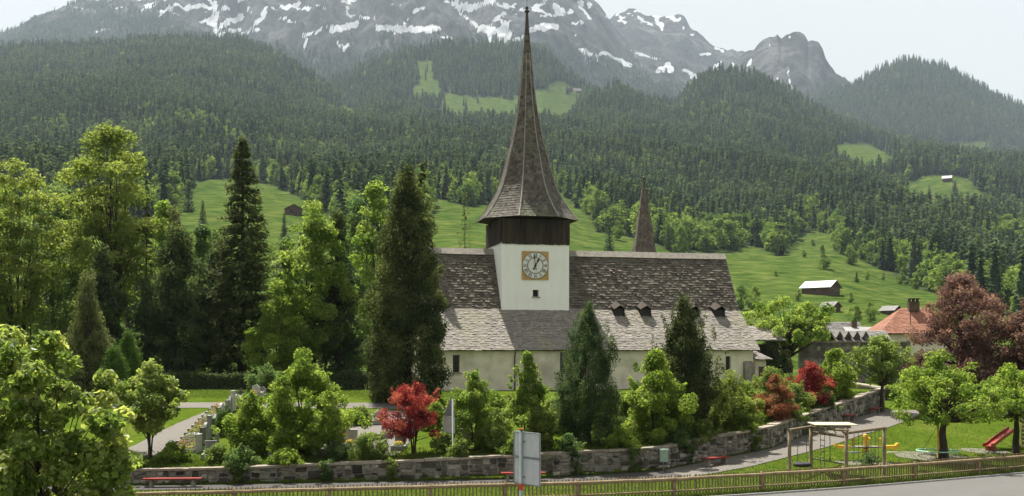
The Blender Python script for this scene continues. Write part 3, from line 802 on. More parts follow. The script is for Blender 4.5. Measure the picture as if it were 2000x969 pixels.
SNOW = [([(404,-10),(419,10),(421,32),(411,42),(423,60),(427,76)],13),([(390,44),(411,36)],5),([(433,49),(456,40),(474,30)],13),([(428,66),(467,58)],9),([(465,2),(490,-6)],8),([(519,14),(512,32),(498,45)],8),([(474,66),(502,58)],8),([(540,37),(558,35)],6),([(562,42),(578,41)],5),([(592,92),(600,80)],8),([(593,70),(607,65),(632,54)],8),([(648,58),(695,48)],15),([(674,14),(684,35)],5),([(656,84),(670,93),(686,86)],9),([(186,63),(211,56)],6),
 ([(738,54),(797,57),(853,56)],15),([(787,45),(794,32)],4),([(808,21),(825,14)],7),([(892,10),(917,17),(948,7),(962,-4)],13),([(892,21),(910,35),(948,63),(959,80)],7),([(941,56),(976,60),(983,82)],17),([(980,42),(994,70)],12),([(962,38),(987,25)],6),([(1001,79),(1022,72)],8),([(1036,58),(1057,53),(1085,51)],15),([(1043,14),(1060,4)],7),([(1117,47),(1138,44)],6),([(1120,66),(1122,67)],7),([(1131,14),(1155,35)],6),([(1145,9),(1147,10)],6),([(1131,96),(1166,112)],11),([(1145,120),(1148,121)],7),([(1176,103),(1201,112),(1229,128)],11),
 ([(1229,98),(1285,116)],5),([(1285,140),(1303,123),(1310,137)],10),([(1338,137),(1348,151)],8),([(1246,35),(1275,49)],6),([(1275,30),(1296,56)],7),([(1303,33),(1330,38)],8),([(1211,32),(1213,36)],5),([(1240,22),(1262,24),(1290,32)],4),([(1333,53),(1334,56)],5),([(1349,66),(1351,68)],5),([(1363,104),(1384,105)],5),([(1338,139),(1367,154),(1384,147),(1405,123)],8),([(1458,126),(1465,116)],7),([(1433,125),(1435,127)],6),([(1395,91),(1409,98)],5),
 ([(1538,133),(1544,151)],4),([(1544,158),(1546,175)],6),([(1517,154),(1519,157)],5),([(1541,70),(1545,71)],5),([(1503,85),(1504,87)],4),([(1130,160),(1150,170)],3),([(700,30),(720,36)],4),([(620,10),(640,22)],4),([(760,30),(775,20)],4),([(860,70),(890,78)],5),([(1060,30),(1100,28)],5),([(330,22),(350,30)],3),([(545,10),(560,18)],4)]
def seg_dist(px, py, pts):
    best = np.full(px.shape, 1e9)
    for (x0, y0), (x1, y1) in zip(pts[:-1], pts[1:]):
        dx, dy = x1 - x0, y1 - y0
        t = np.clip(((px - x0) * dx + (py - y0) * dy) / (dx * dx + dy * dy + 1e-9), 0, 1)
        best = np.minimum(best, np.hypot(px - x0 - t * dx, py - y0 - t * dy))
    return best
def rock_attr(veg_line, speck=0.0):
    def f(px, py, P):
        wx = px + 9 * (fbm(px / 9, py / 9, 3, 61) - 0.47) * 2; wy = py + 6 * (fbm(px / 9 + 40, py / 9, 3, 63) - 0.47) * 2
        s = np.zeros(px.shape)
        for pts, w in SNOW:
            d = seg_dist(wx, wy, pts)
            s = np.maximum(s, np.clip(0.5 + (w * 0.43 - d) / 4.5, 0, 1))
        sp = fbm(P[..., 0] / 60, P[..., 2] / 45, 4, 71)
        if speck:
            zone = np.clip((75 - py) / 60, 0, 1) * speck
            s = np.maximum(s, np.clip((sp - (0.66 - 0.10 * zone)) * 9, 0, 1) * zone)
        v = np.clip((py - sm(px, veg_line)) / 50.0, -0.6, 0.6)
        return {'snow': s, 'veg': v}
    return f
M1_CREST = [(-900, 190), (-200, 110), (0, 62), (60, 32), (120, 12), (190, -4), (300, -50), (420, -110), (560, -150), (700, -180), (820, -160), (930, -150), (1040, -110), (1110, -50), (1150, -12), (1168, 2), (1182, 22), (1193, 42), (1215, 70), (1240, 92), (1270, 108), (1310, 135), (1350, 170), (1420, 230)]
PM1, _ = hill('rocky_mountain', 'grey rocky mountain flank streaked with snow fields', -900, 1440, M1_CREST, [(-900, 260), (0, 200), (600, 225), (1150, 235), (1440, 300)], 4100, 6300, 'rock', 3.6, 165, 1.15, 165, 81, attr=rock_attr([(-900, 60), (0, 40), (200, 10), (330, 20), (420, 70), (620, 110), (700, 75), (860, 85), (1000, 90), (1100, 110), (1200, 90), (1300, 140), (1440, 200)], 1.0), gully=150)
M2_CREST = [(1120, 110), (1160, 70), (1192, 38), (1203, 26), (1215, 24), (1228, 17), (1240, 17), (1256, 24), (1275, 26), (1292, 31), (1312, 30), (1330, 30), (1338, 36), (1347, 50), (1362, 60), (1380, 76), (1398, 90), (1415, 98), (1421, 101), (1430, 99), (1440, 104), (1450, 99), (1462, 100), (1475, 103), (1520, 120), (1600, 200)]
PM2, _ = hill('rocky_peak', 'pale grey rocky peak dusted with snow behind the mountain', 1100, 1620, M2_CREST, [(1000, 215), (1700, 235)], 5600, 7300, 'rock', 2.2, 130, 1.0, 80, 87, attr=rock_attr([(1100, 150), (1700, 160)], 1.3), gully=120, crag=0.3)
M3_CREST = [(1400, 150), (1440, 118), (1462, 100), (1472, 98), (1480, 88), (1492, 78), (1503, 72), (1512, 72), (1519, 66), (1526, 72), (1534, 66), (1545, 63), (1562, 61), (1571, 66), (1578, 78), (1586, 76), (1600, 80), (1607, 92), (1612, 108), (1620, 122), (1632, 138), (1645, 147), (1660, 157), (1690, 180), (1760, 240)]
PM3, _ = hill('rocky_dome', 'dark grey rounded rock peak with a thin snow gully', 1385, 1780, M3_CREST, [(1300, 240), (1800, 270)], 4900, 5900, 'rock', 2.0, 120, 0.9, 55, 93, attr=rock_attr([(1400, 150), (1700, 175)], 0.0), gully=130, crag=0.34)

# ------------------------------------------------------------------ woods (each a far-off mass of trees)
proto_col = bpy.data.collections.new("tree_kinds")
def proto(mb, name, mat, extra=None):
    o = bpy.data.objects.new(name, mb.mesh(name, M[mat], False))
    proto_col.objects.link(o)
    return o
prng = np.random.default_rng(5)
N_FIR, N_LEAF = 6, 4
def far_fir(k):
    rng = np.random.default_rng(100 + k)
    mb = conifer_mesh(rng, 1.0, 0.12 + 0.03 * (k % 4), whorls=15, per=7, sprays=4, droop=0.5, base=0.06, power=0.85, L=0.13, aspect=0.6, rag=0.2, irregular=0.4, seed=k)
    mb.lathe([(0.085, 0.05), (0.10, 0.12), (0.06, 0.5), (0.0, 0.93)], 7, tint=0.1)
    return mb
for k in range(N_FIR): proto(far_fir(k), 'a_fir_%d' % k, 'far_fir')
def far_leaf(k):
    rng = np.random.default_rng(200 + k)
    mb = MB()
    cl = make_clumps(rng, [(0.12, 0.12), (0.3, 0.30), (0.55, 0.34), (0.8, 0.24), (0.97, 0.06)], 26, 0.09, 0.16, 0.85, 0.6, 0.4, seed=k)
    crown_leaves(mb, rng, cl, 620, 0.075, 0.8, 0.85, 0.5, 0.15)
    mb.tube([(0, 0, -0.03), (0, 0, 0.6)], [0.025, 0.01], 5)
    return mb
for k in range(N_LEAF): proto(far_leaf(k), 'b_leaf_%d' % k, 'far_leaf')

def wood_group():
    g = bpy.data.node_groups.new("scatter_trees", 'GeometryNodeTree')
    g.interface.new_socket("Geometry", in_out='INPUT', socket_type='NodeSocketGeometry')
    g.interface.new_socket("Geometry", in_out='OUTPUT', socket_type='NodeSocketGeometry')
    N = g.nodes; L = g.links
    gi = N.new("NodeGroupInput"); go = N.new("NodeGroupOutput")
    ci = N.new("GeometryNodeCollectionInfo"); ci.inputs[0].default_value = proto_col
    ci.inputs[1].default_value = True; ci.inputs[2].default_value = True
    ip = N.new("GeometryNodeInstanceOnPoints")
    def attr(nm, ty):
        a = N.new("GeometryNodeInputNamedAttribute"); a.data_type = ty; a.inputs[0].default_value = nm
        return a.outputs[0]
    L.new(gi.outputs[0], ip.inputs['Points']); L.new(ci.outputs[0], ip.inputs['Instance'])
    ip.inputs['Pick Instance'].default_value = True
    L.new(attr('kind_index', 'INT'), ip.inputs['Instance Index'])
    L.new(attr('turn', 'FLOAT_VECTOR'), ip.inputs['Rotation'])
    L.new(attr('size', 'FLOAT_VECTOR'), ip.inputs['Scale'])
    L.new(ip.outputs[0], go.inputs[0])
    return g
WG = wood_group()
def wood(name, P, H, leafy, label, seed):
    rng = np.random.default_rng(seed)
    n = len(P)
    me = bpy.data.meshes.new(name)
    me.vertices.add(n); me.vertices.foreach_set("co", P.ravel())
    idx = np.where(leafy, N_FIR + rng.integers(0, N_LEAF, n), rng.integers(0, N_FIR, n)).astype(np.int32)
    a = me.attributes.new("kind_index", 'INT', 'POINT'); a.data.foreach_set("value", idx)
    w = rng.uniform(0.8, 1.25, n)
    S = np.stack([H * w, H * w, H], axis=1)
    a = me.attributes.new("size", 'FLOAT_VECTOR', 'POINT'); a.data.foreach_set("vector", S.ravel().astype(np.float32))
    R = np.stack([rng.normal(size=n) * 0.03, rng.normal(size=n) * 0.03, rng.uniform(0, 6.28, n)], axis=1)
    a = me.attributes.new("turn", 'FLOAT_VECTOR', 'POINT'); a.data.foreach_set("vector", R.ravel().astype(np.float32))
    o = bpy.data.objects.new(name, me); COL.objects.link(o)
    md = o.modifiers.new("scatter", 'NODES'); md.node_group = WG
    tag(o, label, kind='stuff')
    return o

def s1_wood():
    rng = np.random.default_rng(77)
    n = 108000
    dmin, dmax = 330.0, 3300.0
    d = np.sqrt(rng.uniform(dmin ** 2, dmax ** 2, n)); px = rng.uniform(-260, 2260, n)
    ok = d < sm(px, S1_DC) * 0.995
    d = d[ok]; px = px[ok]
    z = s1_z(px, d); py = HOR - (z - ZC) / d * F
    x = (px - 1000) / F * d
    wx = px + 14 * (fbm(px / 22, py / 22, 3, 31) - 0.47); wy = py + 10 * (fbm(px / 22 + 50, py / 22, 3, 33) - 0.47)
    free = np.zeros(len(px), dtype=bool)
    for poly in MEADOW_1: free |= in_poly(wx, wy, poly)
    # thin the wood with distance
    keep = rng.uniform(size=len(px)) < np.clip(0.42 + 0.55 * (1000 / d), 0, 0.95)
    sparse = in_poly(px, py, [(1365, 205), (1400, 182), (1470, 178), (1510, 205), (1480, 222), (1400, 228)])
    keep &= ~(sparse & (rng.uniform(size=len(px)) < 0.7))
    m = keep & ~free
    px, py, d, x, z = px[m], py[m], d[m], x[m], z[m]
    # broadleaved trees gather near the meadows and in drifts lower down
    edge = np.zeros(len(px))
    for sx, sy in ((0, 22), (25, 10), (-25, 10), (0, 45)):
        e = np.zeros(len(px), dtype=bool)
        for poly in MEADOW_1: e |= in_poly(px + sx, py + sy, poly)
        edge = np.maximum(edge, e * (1.0 if sy < 40 else 0.5))
    dr = fbm(x / 160, d / 160, 3, 91)
    pl = np.clip((dr - 0.50) * 3.4, 0, 0.7) * np.clip((py - 130) / 150, 0, 1) + edge * 0.6 * np.clip((py - 300) / 100, 0, 1) + 0.03
    leafy = rng.uniform(size=len(px)) < pl
    H = (14 + 25 * rng.beta(2.0, 2.0, len(px))) * np.where(leafy, 0.72, 1.0) * np.clip(0.8 + d / 6000, 0.8, 1.2)
    wood('forest', np.stack([x, d, z - 0.5], axis=1), H, leafy, 'dark spruce forest covering the hillside behind the church', 1)
s1_wood()

def hill_wood(name, P, n, polys, label, seed, hmin, hmax, keep_f=None, t0=0.0, leaf=0.02):
    rng = np.random.default_rng(seed)
    ny, nx = P.shape[:2]
    a = rng.uniform(t0 * (ny - 1), ny - 1.001, n); b = rng.uniform(0, nx - 1.001, n)
    i = a.astype(int); j = b.astype(int); fa = (a - i)[:, None]; fb = (b - j)[:, None]
    Q = (P[i, j] * (1 - fb) + P[i, j + 1] * fb) * (1 - fa) + (P[i + 1, j] * (1 - fb) + P[i + 1, j + 1] * fb) * fa
    px, py = pxy(Q)
    ok = (px > -150) & (px < 2150) & (py > -60)
    wx = px + 12 * (fbm(px / 14, py / 14, 3, 31) - 0.47); wy = py + 9 * (fbm(px / 14 + 50, py / 14, 3, 33) - 0.47)
    for poly in polys: ok &= ~(in_poly(wx, wy, poly) & (rng.uniform(size=n) > 0.012))
    if keep_f is not None: ok &= rng.uniform(size=n) < keep_f(px, py, Q)
    Q = Q[ok]
    leafy = rng.uniform(size=len(Q)) < leaf
    wood(name, Q - np.array([0, 0, 0.6]), rng.uniform(hmin, hmax, len(Q)) * np.where(leafy, 0.7, 1), leafy, label, seed)
hill_wood('forest', PB, 11000, B_MEADOW, 'spruce forest on the hill behind the spire', 3, 18, 42)
hill_wood('forest', PD, 24000, D_MEADOW, 'spruce forest on the far right hill', 4, 20, 46)
def m1_keep(px, py, Q):
    line = sm(px, [(-900, 20), (0, 45), (190, -5), (330, 15), (400, 48), (560, 80), (650, 86), (760, 62), (860, 64), (960, 80), (1080, 76), (1180, 98), (1260, 126), (1340, 150)])
    k = np.clip((py - line) / 30 + (fbm(Q[:, 0] / 110, Q[:, 2] / 80, 4, 15) - 0.5) * 3.0, 0, 1)
    wx = px + 4 * (fbm(px / 9, py / 9, 3, 61) - 0.47) * 2
    for pts, w in SNOW: k *= (seg_dist(wx, py, pts) > w * 0.6)
    left = np.clip((330 - px) / 200, 0, 1)
    return np.maximum(k, left * 0.55 * (fbm(Q[:, 0] / 110, Q[:, 2] / 80, 4, 15) > 0.42))
hill_wood('forest', PM1, 60000, [], 'scattered mountain spruces on the lower rocky slope', 6, 16, 30, m1_keep, leaf=0.0)
def m23_keep(line):
    return lambda px, py, Q: np.clip((py - sm(px, line)) / 25 + (fbm(Q[:, 0] / 110, Q[:, 2] / 80, 4, 19) - 0.5) * 3, 0, 1)
hill_wood('forest', PM3, 9000, [], 'thin spruce cover on the foot of the rock dome', 8, 16, 28, m23_keep([(1400, 150), (1480, 150), (1600, 165), (1640, 150), (1700, 170)]), leaf=0.0)
# ------------------------------------------------------------------ the church
TH = math.radians(13.5)
church = empty('church', (-0.956, 100.0, GZ1), TH)
tag(church, 'old church with wooden shingle roof, white clock tower and cream walls', 'church')
def shingles(mb, a, b, c, d, rng, expo=0.28, wmin=0.16, wmax=0.5, th=0.04, lift=0.012, nrm=None, tone=0.5, tvar=0.2):
    """courses of shingles over the quad a (low left), b (low right), c (high right), d (high left)"""
    a, b, c, d = [np.array(p, dtype=float) for p in (a, b, c, d)]
    if nrm is None: nrm = np.cross(b - a, d - a)
    nrm = unit(nrm)
    sl = 0.5 * (np.linalg.norm(d - a) + np.linalg.norm(c - b))
    n = max(1, int(round(sl / expo)))
    for i in range(n):
        s0 = i / n; s1 = min(1.0, (i + 1.35) / n)
        l0 = a + (d - a) * s0; r0 = b + (c - b) * s0; l1 = a + (d - a) * s1; r1 = b + (c - b) * s1
        W = np.linalg.norm(r0 - l0)
        k = max(1, int(W / (0.5 * (wmin + wmax))))
        cut = np.cumsum(rng.uniform(wmin, wmax, k)); cut = np.concatenate([[0], cut / cut[-1]])
        t0 = cut[:-1] + 0.008 / max(W, .01); t1 = cut[1:]
        up = unit(l1 - l0)
        j = rng.normal(size=(k, 1)) * 0.028 * up if sl > 1 else 0
        h = (th + rng.normal(size=(k, 1)) * lift)
        A = l0 + (r0 - l0) * t0[:, None] + nrm * h + j; B = l0 + (r0 - l0) * t1[:, None] + nrm * (h + rng.normal(size=(k, 1)) * lift * 0.5) + j
        C = l1 + (r1 - l1) * t1[:, None] + nrm * 0.004; D_ = l1 + (r1 - l1) * t0[:, None] + nrm * 0.004
        A0 = A - nrm * (h + 0.004); B0 = B - nrm * (h + 0.004)
        v = np.stack([A, B, C, D_, A0, B0], axis=1).reshape(-1, 3)
        o = np.arange(k)[:, None] * 6
        row = rng.normal() * 0.05
        ti = np.clip(tone + row + rng.normal(size=k) * tvar, 0, 1)
        mb.add(v, np.concatenate([o + np.array([[0, 1, 2, 3]]), o + np.array([[4, 5, 1, 0]])]), np.concatenate([ti, ti]))

U0, U1 = -8.0, 23.45
RIDGE = (3.4, 12.85); BRK = (0.3, 7.42); EAVE = (-4.22, 3.56)
BRKb = (6.5, 7.42); EAVEb = (11.0, 3.56)
srng = np.random.default_rng(11)
def wall_holes(mb, u0, u1, z0, z1, y, holes, depth):
    """front wall facing -y with real openings and reveals"""
    us = sorted({u0, u1, *[h[0] for h in holes], *[h[1] for h in holes]})
    zs = sorted({z0, z1, *[h[2] for h in holes], *[h[3] for h in holes]})
    for i in range(len(us) - 1):
        for j in range(len(zs) - 1):
            cu = (us[i] + us[i + 1]) / 2; cz = (zs[j] + zs[j + 1]) / 2
            if any(h[0] < cu < h[1] and h[2] < cz < h[3] for h in holes): continue
            mb.add([(us[i], y, zs[j]), (us[i + 1], y, zs[j]), (us[i + 1], y, zs[j + 1]), (us[i], y, zs[j + 1])], [(0, 1, 2, 3)])
    for a, b, c, d in holes:
        for q in ([(a, y, c), (a, y, d), (a, y + depth, d), (a, y + depth, c)], [(b, y, d), (b, y, c), (b, y + depth, c), (b, y + depth, d)],
                  [(a, y, d), (b, y, d), (b, y + depth, d), (a, y + depth, d)], [(b, y, c), (a, y, c), (a, y + depth, c), (b, y + depth, c)]):
            mb.add(q, [(0, 1, 2, 3)])
# body
mb = MB()
prof = [(-3.45, -0.4), (-3.45, 3.7), (0.38, 7.15), (3.4, 12.45), (6.42, 7.15), (10.6, 3.75), (10.6, -0.4)]
mb.prism(prof, U0 + 0.4, U1 - 0.42)
WIN = [(4.45, 5.15, 1.55, 3.35), (20.3, 20.8, 1.6, 2.95), (-5.2, -4.6, 1.6, 3.1), (13.0, 13.6, 1.6, 3.1)]
wall_holes(mb, U0 + 0.4, U1 - 0.42, -0.4, 3.62, -3.8, WIN, 0.32)
for u in (U0 + 0.4, U1 - 0.42):
    mb.add([(u, -3.8, -0.4), (u, -3.45, -0.4), (u, -3.45, 3.62), (u, -3.8, 3.62)], [(0, 1, 2, 3)])
mb.build('wall', M['plaster_cream'], church)
for k, (a, b, c, d) in enumerate(WIN):
    w = empty('window', (0, 0, 0)); w.parent = church
    m = MB(); m.box(((a + b) / 2, -3.47, (c + d) / 2), (b - a + 0.04, 0.02, d - c + 0.04)); m.build('pane', M['glass'], w)
    m = MB()
    for q in (0.33, 0.66): m.box((a + (b - a) * q, -3.6, (c + d) / 2), (0.025, 0.025, d - c - 0.01))
    for q in np.linspace(0.15, 0.85, 4): m.box(((a + b) / 2, -3.6, c + (d - c) * q), (b - a - 0.01, 0.02, 0.022))
    m.build('bars', M['iron'], w)
    m = MB(); m.box(((a + b) / 2, -3.86, c - 0.06), (b - a + 0.3, 0.2, 0.11)); m.build('sill', M['coping'], w)
# a low buttress at the right corner and a downpipe
m = MB(); m.hexa([(22.0, -4.5, -0.4), (23.0, -4.5, -0.4), (23.0, -3.803, -0.4), (22.0, -3.803, -0.4), (22.05, -4.2, 2.1), (22.95, -4.2, 2.1), (22.95, -3.803, 2.5), (22.05, -3.803, 2.5)])
m.build('buttress', M['mortar'], church)
m = MB(); m.tube([(0.35, -4.05, 3.4), (0.3, -3.92, 3.0), (0.3, -3.92, -0.3)], 0.055, 7); m.build('downpipe', M['iron'], church, smooth=True)

# roof: a deck with shingles laid on it
deck = MB()
def slab(p, q, y0, z0, y1, z1, t=0.13):
    n = unit(np.array([0, -(z1 - z0), (y1 - y0)])) if True else None
    if n[2] < 0: n = -n
    n = n * t
    deck.hexa([(p, y0 - n[1], z0 - n[2]), (q, y0 - n[1], z0 - n[2]), (q, y1 - n[1], z1 - n[2]), (p, y1 - n[1], z1 - n[2]), (p, y0, z0), (q, y0, z0), (q, y1, z1), (p, y1, z1)])
slab(U0, U1, *EAVE, *BRK); slab(U0 + 0.02, U1 - 0.02, *BRK, *RIDGE)
slab(U0, U1, *EAVEb, *BRKb); slab(U0 + 0.02, U1 - 0.02, *BRKb, *RIDGE)
roof = deck.build('roof', M['wood_dark'], church)
mb = MB()
shingles(mb, (U0 - 0.03, EAVE[0] - 0.05, EAVE[1] - 0.04), (U1 + 0.03, EAVE[0] - 0.05, EAVE[1] - 0.04), (U1 + 0.03, *BRK), (U0 - 0.03, *BRK), srng, 0.235, 0.13, 0.42, 0.036, 0.012, tone=0.55, tvar=0.2)
shingles(mb, (U1, EAVEb[0], EAVEb[1]), (U0, EAVEb[0], EAVEb[1]), (U0, *BRKb), (U1, *BRKb), srng, 0.5, 0.4, 1.0)
tag(mb.build('shingles', M['shingle_lower'], roof), kind='stuff')
mb = MB()
shingles(mb, (U0, BRK[0] - 0.06, BRK[1] - 0.02), (U1, BRK[0] - 0.06, BRK[1] - 0.02), (U1, RIDGE[0], RIDGE[1]), (U0, RIDGE[0], RIDGE[1]), srng, 0.27, 0.14, 0.5, 0.075, 0.03, tone=0.5, tvar=0.24)
shingles(mb, (U1, BRKb[0], BRKb[1]), (U0, BRKb[0], BRKb[1]), (U0, RIDGE[0], RIDGE[1]), (U1, RIDGE[0], RIDGE[1]), srng, 0.5, 0.4, 1.0)
tag(mb.build('shingles', M['shingle_upper'], roof), kind='stuff')
# ridge boards, left and right of the tower
for a, b in ((U0 - 0.05, 0.0), (6.41, U1 + 0.05)):
    k = max(1, int((b - a) / 2.2))
    for i in range(k):
        p, q = a + (b - a) * i / k, a + (b - a) * (i + 1) / k - 0.02
        m = MB()
        dz = float(srng.normal() * 0.012)
        m.hexa([(p, 3.02, 12.42 + dz), (q, 3.02, 12.42 + dz), (q, 3.44, 12.97 + dz), (p, 3.44, 12.97 + dz), (p, 2.97, 12.46 + dz), (q, 2.97, 12.46 + dz), (q, 3.42, 13.05 + dz), (p, 3.42, 13.05 + dz)])
        m.box(((p + q) / 2, 3.56, 12.90 + dz), (q - p, 0.22, 0.05), M=Matrix.Rotation(math.radians(-50), 4, 'X'))
        m.build('ridge_board', M['wood_grey'], roof)
# gable edge boards at the right end
m = MB()
for (y0, z0), (y1, z1) in ((EAVE, BRK), (BRK, RIDGE)):
    m.hexa([(U1 + 0.035, y0, z0 - 0.22), (U1 + 0.075, y0, z0 - 0.22), (U1 + 0.075, y1, z1 - 0.22), (U1 + 0.035, y1, z1 - 0.22), (U1 + 0.035, y0, z0 + 0.06), (U1 + 0.075, y0, z0 + 0.06), (U1 + 0.075, y1, z1 + 0.06), (U1 + 0.035, y1, z1 + 0.06)])
m.build('verge_board', M['wood_grey'], roof)
m = MB(); m.box(((U0 + U1) / 2, EAVE[0] + 0.24, EAVE[1] - 0.02), (U1 - U0 - 0.1, 0.36, 0.04)); m.build('soffit', M['wood_dark'], roof)
# hooded vents along the break of the roof
for u in (11.1, 13.7, 18.55, 21.15):
    v = empty('roof_vent'); v.parent = church
    w = 0.46; yb = 0.15; yf = -0.85
    zb = 7.66; zf = 7.36
    zl = lambda y: 7.42 - (0.3 - y) * (7.42 - 3.56) / 4.52
    for s in (-1, 1):
        m = MB(); m.prism([(yb, zl(yb)), (yf + 0.15, zl(yf + 0.15)), (yf + 0.15, zf), (yb, zb)], u + s * w - 0.03, u + s * w + 0.03); m.build('cheek', M['wood_dark'], v)
    m = MB(); m.add([(u - w, yf + 0.25, zl(yf + 0.25)), (u + w, yf + 0.25, zl(yf + 0.25)), (u + w, yf + 0.25, zf), (u - w, yf + 0.25, zf)], [(0, 1, 2, 3)]); m.build('opening', M['dark_void'], v)
    m = MB()
    for s in (-1, 1):      # two small slopes meeting in a blunt ridge
        q = [(u + s * (w + 0.14), yf, zf - 0.10), (u, yf - 0.08, zf + 0.26), (u, 0.5, zb + 0.42), (u + s * (w + 0.14), 0.42, zb)]
        m.hexa(q + [(a_, b_, c_ + 0.06) for a_, b_, c_ in q])
    m.build('hood', M['wood_dark'], v)

# tower
S = 6.41
tw = empty('tower'); tw.parent = church
m = MB()
HOLE = (2.95, 3.52, 8.42, 9.05)
wall_holes(m, 0, S, 3.0, 13.42, 0.0, [HOLE], 0.45)
m.add([(0, 0, 3), (0, S, 3), (0, S, 13.42), (0, 0, 13.42)], [(0, 3, 2, 1)]); m.add([(S, 0, 3), (S, S, 3), (S, S, 13.42), (S, 0, 13.42)], [(0, 1, 2, 3)])
m.add([(0, S, 3), (S, S, 3), (S, S, 13.42), (0, S, 13.42)], [(0, 3, 2, 1)]); m.add([(0, 0, 13.42), (S, 0, 13.42), (S, S, 13.42), (0, S, 13.42)], [(0, 1, 2, 3)])
m.build('shaft', M['plaster_white'], tw)
m = MB(); m.box((3.235, 0.44, 8.735), (0.7, 0.02, 0.75)); m.build('window', M['dark_void'], tw)
m = MB(); m.box((3.235, -0.03, 8.37), (0.8, 0.14, 0.08)); m.build('sill', M['coping'], tw)
# belfry: dark boards around a frame
bz0, bz1 = 13.36, 15.55
m = MB(); m.box((S / 2, S / 2, (bz0 + bz1) / 2), (S - 0.04, S - 0.04, bz1 - bz0)); belf = m.build('belfry', M['wood_dark'], tw)
pw = S / 22
board_m = {}
brng = np.random.default_rng(3)
for side in range(4):
    for i in range(22):
        t = (i + 0.5) * pw
        top = bz1 - 0.02
        if side == 0 and i in (11, 12, 13, 15, 16): top = bz1 - 0.5
        if side == 3 and i in (6, 7): top = bz1 - 0.5
        bot = bz0 - 0.06 * brng.uniform(0, 1) - (0.12 if side == 0 else 0.03)
        off = 0.05 + 0.02 * (i % 2) + 0.008 * brng.uniform()
        x, y = [(t, -off), (S + off, t), (S - t, S + off), (-off, S - t)][side]
        sz = (pw - 0.012, 0.05, top - bot) if side in (0, 2) else (0.05, pw - 0.012, top - bot)
        m = MB(); m.box((x, y, (top + bot) / 2), sz, tint=float(brng.uniform(0.1, 0.9))); m.build('plank', M['wood_dark'], belf)
for (x0, x1) in ((11 * pw, 14 * pw), (15 * pw, 17 * pw)):
    m = MB(); m.box(((x0 + x1) / 2, -0.012, bz1 - 0.26), (x1 - x0, 0.03, 0.46)); m.build('louvre_opening', M['dark_void'], belf)
# spire: eight sided, flared
DS = 103.9
SP = [(433, 99), (426, 92.5), (420, 87.5), (410, 80), (400, 74), (390, 67.5), (380, 62), (365, 55.5), (350, 50.5), (325, 43.5), (300, 37.5), (280, 31.5), (245, 24.5), (210, 18.6), (175, 14), (140, 10.4), (105, 7.8), (70, 5.2), (35, 3.0), (24, 2.2)]
SPZ = [ZC + (HOR - y) / F * DS - GZ1 for y, _ in SP]; SPR = [h * DS / F / 0.985 for _, h in SP]
spire = empty('spire'); spire.parent = tw
cx = cy = S / 2
def octv(r, z):
    return [(cx + r * math.cos(math.radians(22.5 + 45 * k)), cy + r * math.sin(math.radians(22.5 + 45 * k)), z) for k in range(8)]
mcore = MB(); mcore.lathe([(r - 0.03, z) for r, z in zip(SPR, SPZ)], 8, (cx, cy, 0), rot=math.radians(22.5))
mcore.add(octv(SPR[0] - 0.03, SPZ[0]), [tuple(range(8))[::-1]])
mcore.build('deck', M['wood_dark'], spire)
m = MB(); mtop = MB()
rr_ = np.random.default_rng(8)
for q in range(len(SP) - 1):
    A = octv(SPR[q], SPZ[q]); B = octv(SPR[q + 1], SPZ[q + 1])
    tgt = mtop if SP[q][0] <= 70 else m
    for k in range(8):
        k2 = (k + 1) % 8
        if tgt is mtop: tgt.add([A[k], A[k2], B[k2], B[k]], [(0, 1, 2, 3)])
        else: shingles(tgt, A[k], A[k2], B[k2], B[k], rr_, 0.26, 0.14, 0.36, 0.03, 0.008, tone=0.5, tvar=0.2)
tag(m.build('shingles', M['shingle_spire'], spire), kind='stuff')
mtop.build('metal_tip', M['spire_top'], spire)
for k in range(8):
    m = MB()
    pts = [octv(r + 0.02, z)[k] for r, z in zip(SPR[:-3], SPZ[:-3])]
    m.tube(pts, [0.085 - 0.05 * i / len(pts) for i in range(len(pts))], 5)
    m.build('hip_board', M['wood_grey'], spire)
m = MB(); m.lathe([(0.0, 0), (0.11, 0.02), (0.24, 0.13), (0.26, 0.2), (0.12, 0.26), (0.06, 0.34), (0.17, 0.45), (0.17, 0.53), (0.03, 0.66), (0.025, 2.1), (0.0, 2.12)], 10, (cx, cy, SPZ[-1] - 0.1))
m.build('finial', M['iron'], spire, smooth=True)
# clock
clk = empty('clock', (3.16, 0, 11.27)); clk.parent = tw
m = MB(); m.box((0, -0.04, 0), (2.52, 0.08, 2.62)); m.build('panel', M['gold'], clk)
def disc(r0, r1, y, z=0, n=56, thick=0.02):
    mb = MB()
    an = np.linspace(0, 2 * math.pi, n, endpoint=False)
    rings = []
    for r, yy in ((r0, y), (r1, y), (r1, y + thick), (r0, y + thick)):
        rings.append(np.stack([r * np.cos(an), np.full(n, yy), r * np.sin(an)], axis=1))
    v = np.concatenate(rings)
    f = []
    for a in range(4):
        b = (a + 1) % 4
        f += [(a * n + j, a * n + (j + 1) % n, b * n + (j + 1) % n, b * n + j) for j in range(n)]
    mb.add(v, f)
    return mb
disc(0.0, 1.24, -0.105).build('dial', M['dial'], clk)
disc(0.70, 0.765, -0.118, thick=0.012).build('ring', M['black'], clk)
disc(1.20, 1.245, -0.116, thick=0.01).build('rim', M['black'], clk)
ROM = ['XII', 'I', 'II', 'III', 'IIII', 'V', 'VI', 'VII', 'VIII', 'IX', 'X', 'XI']
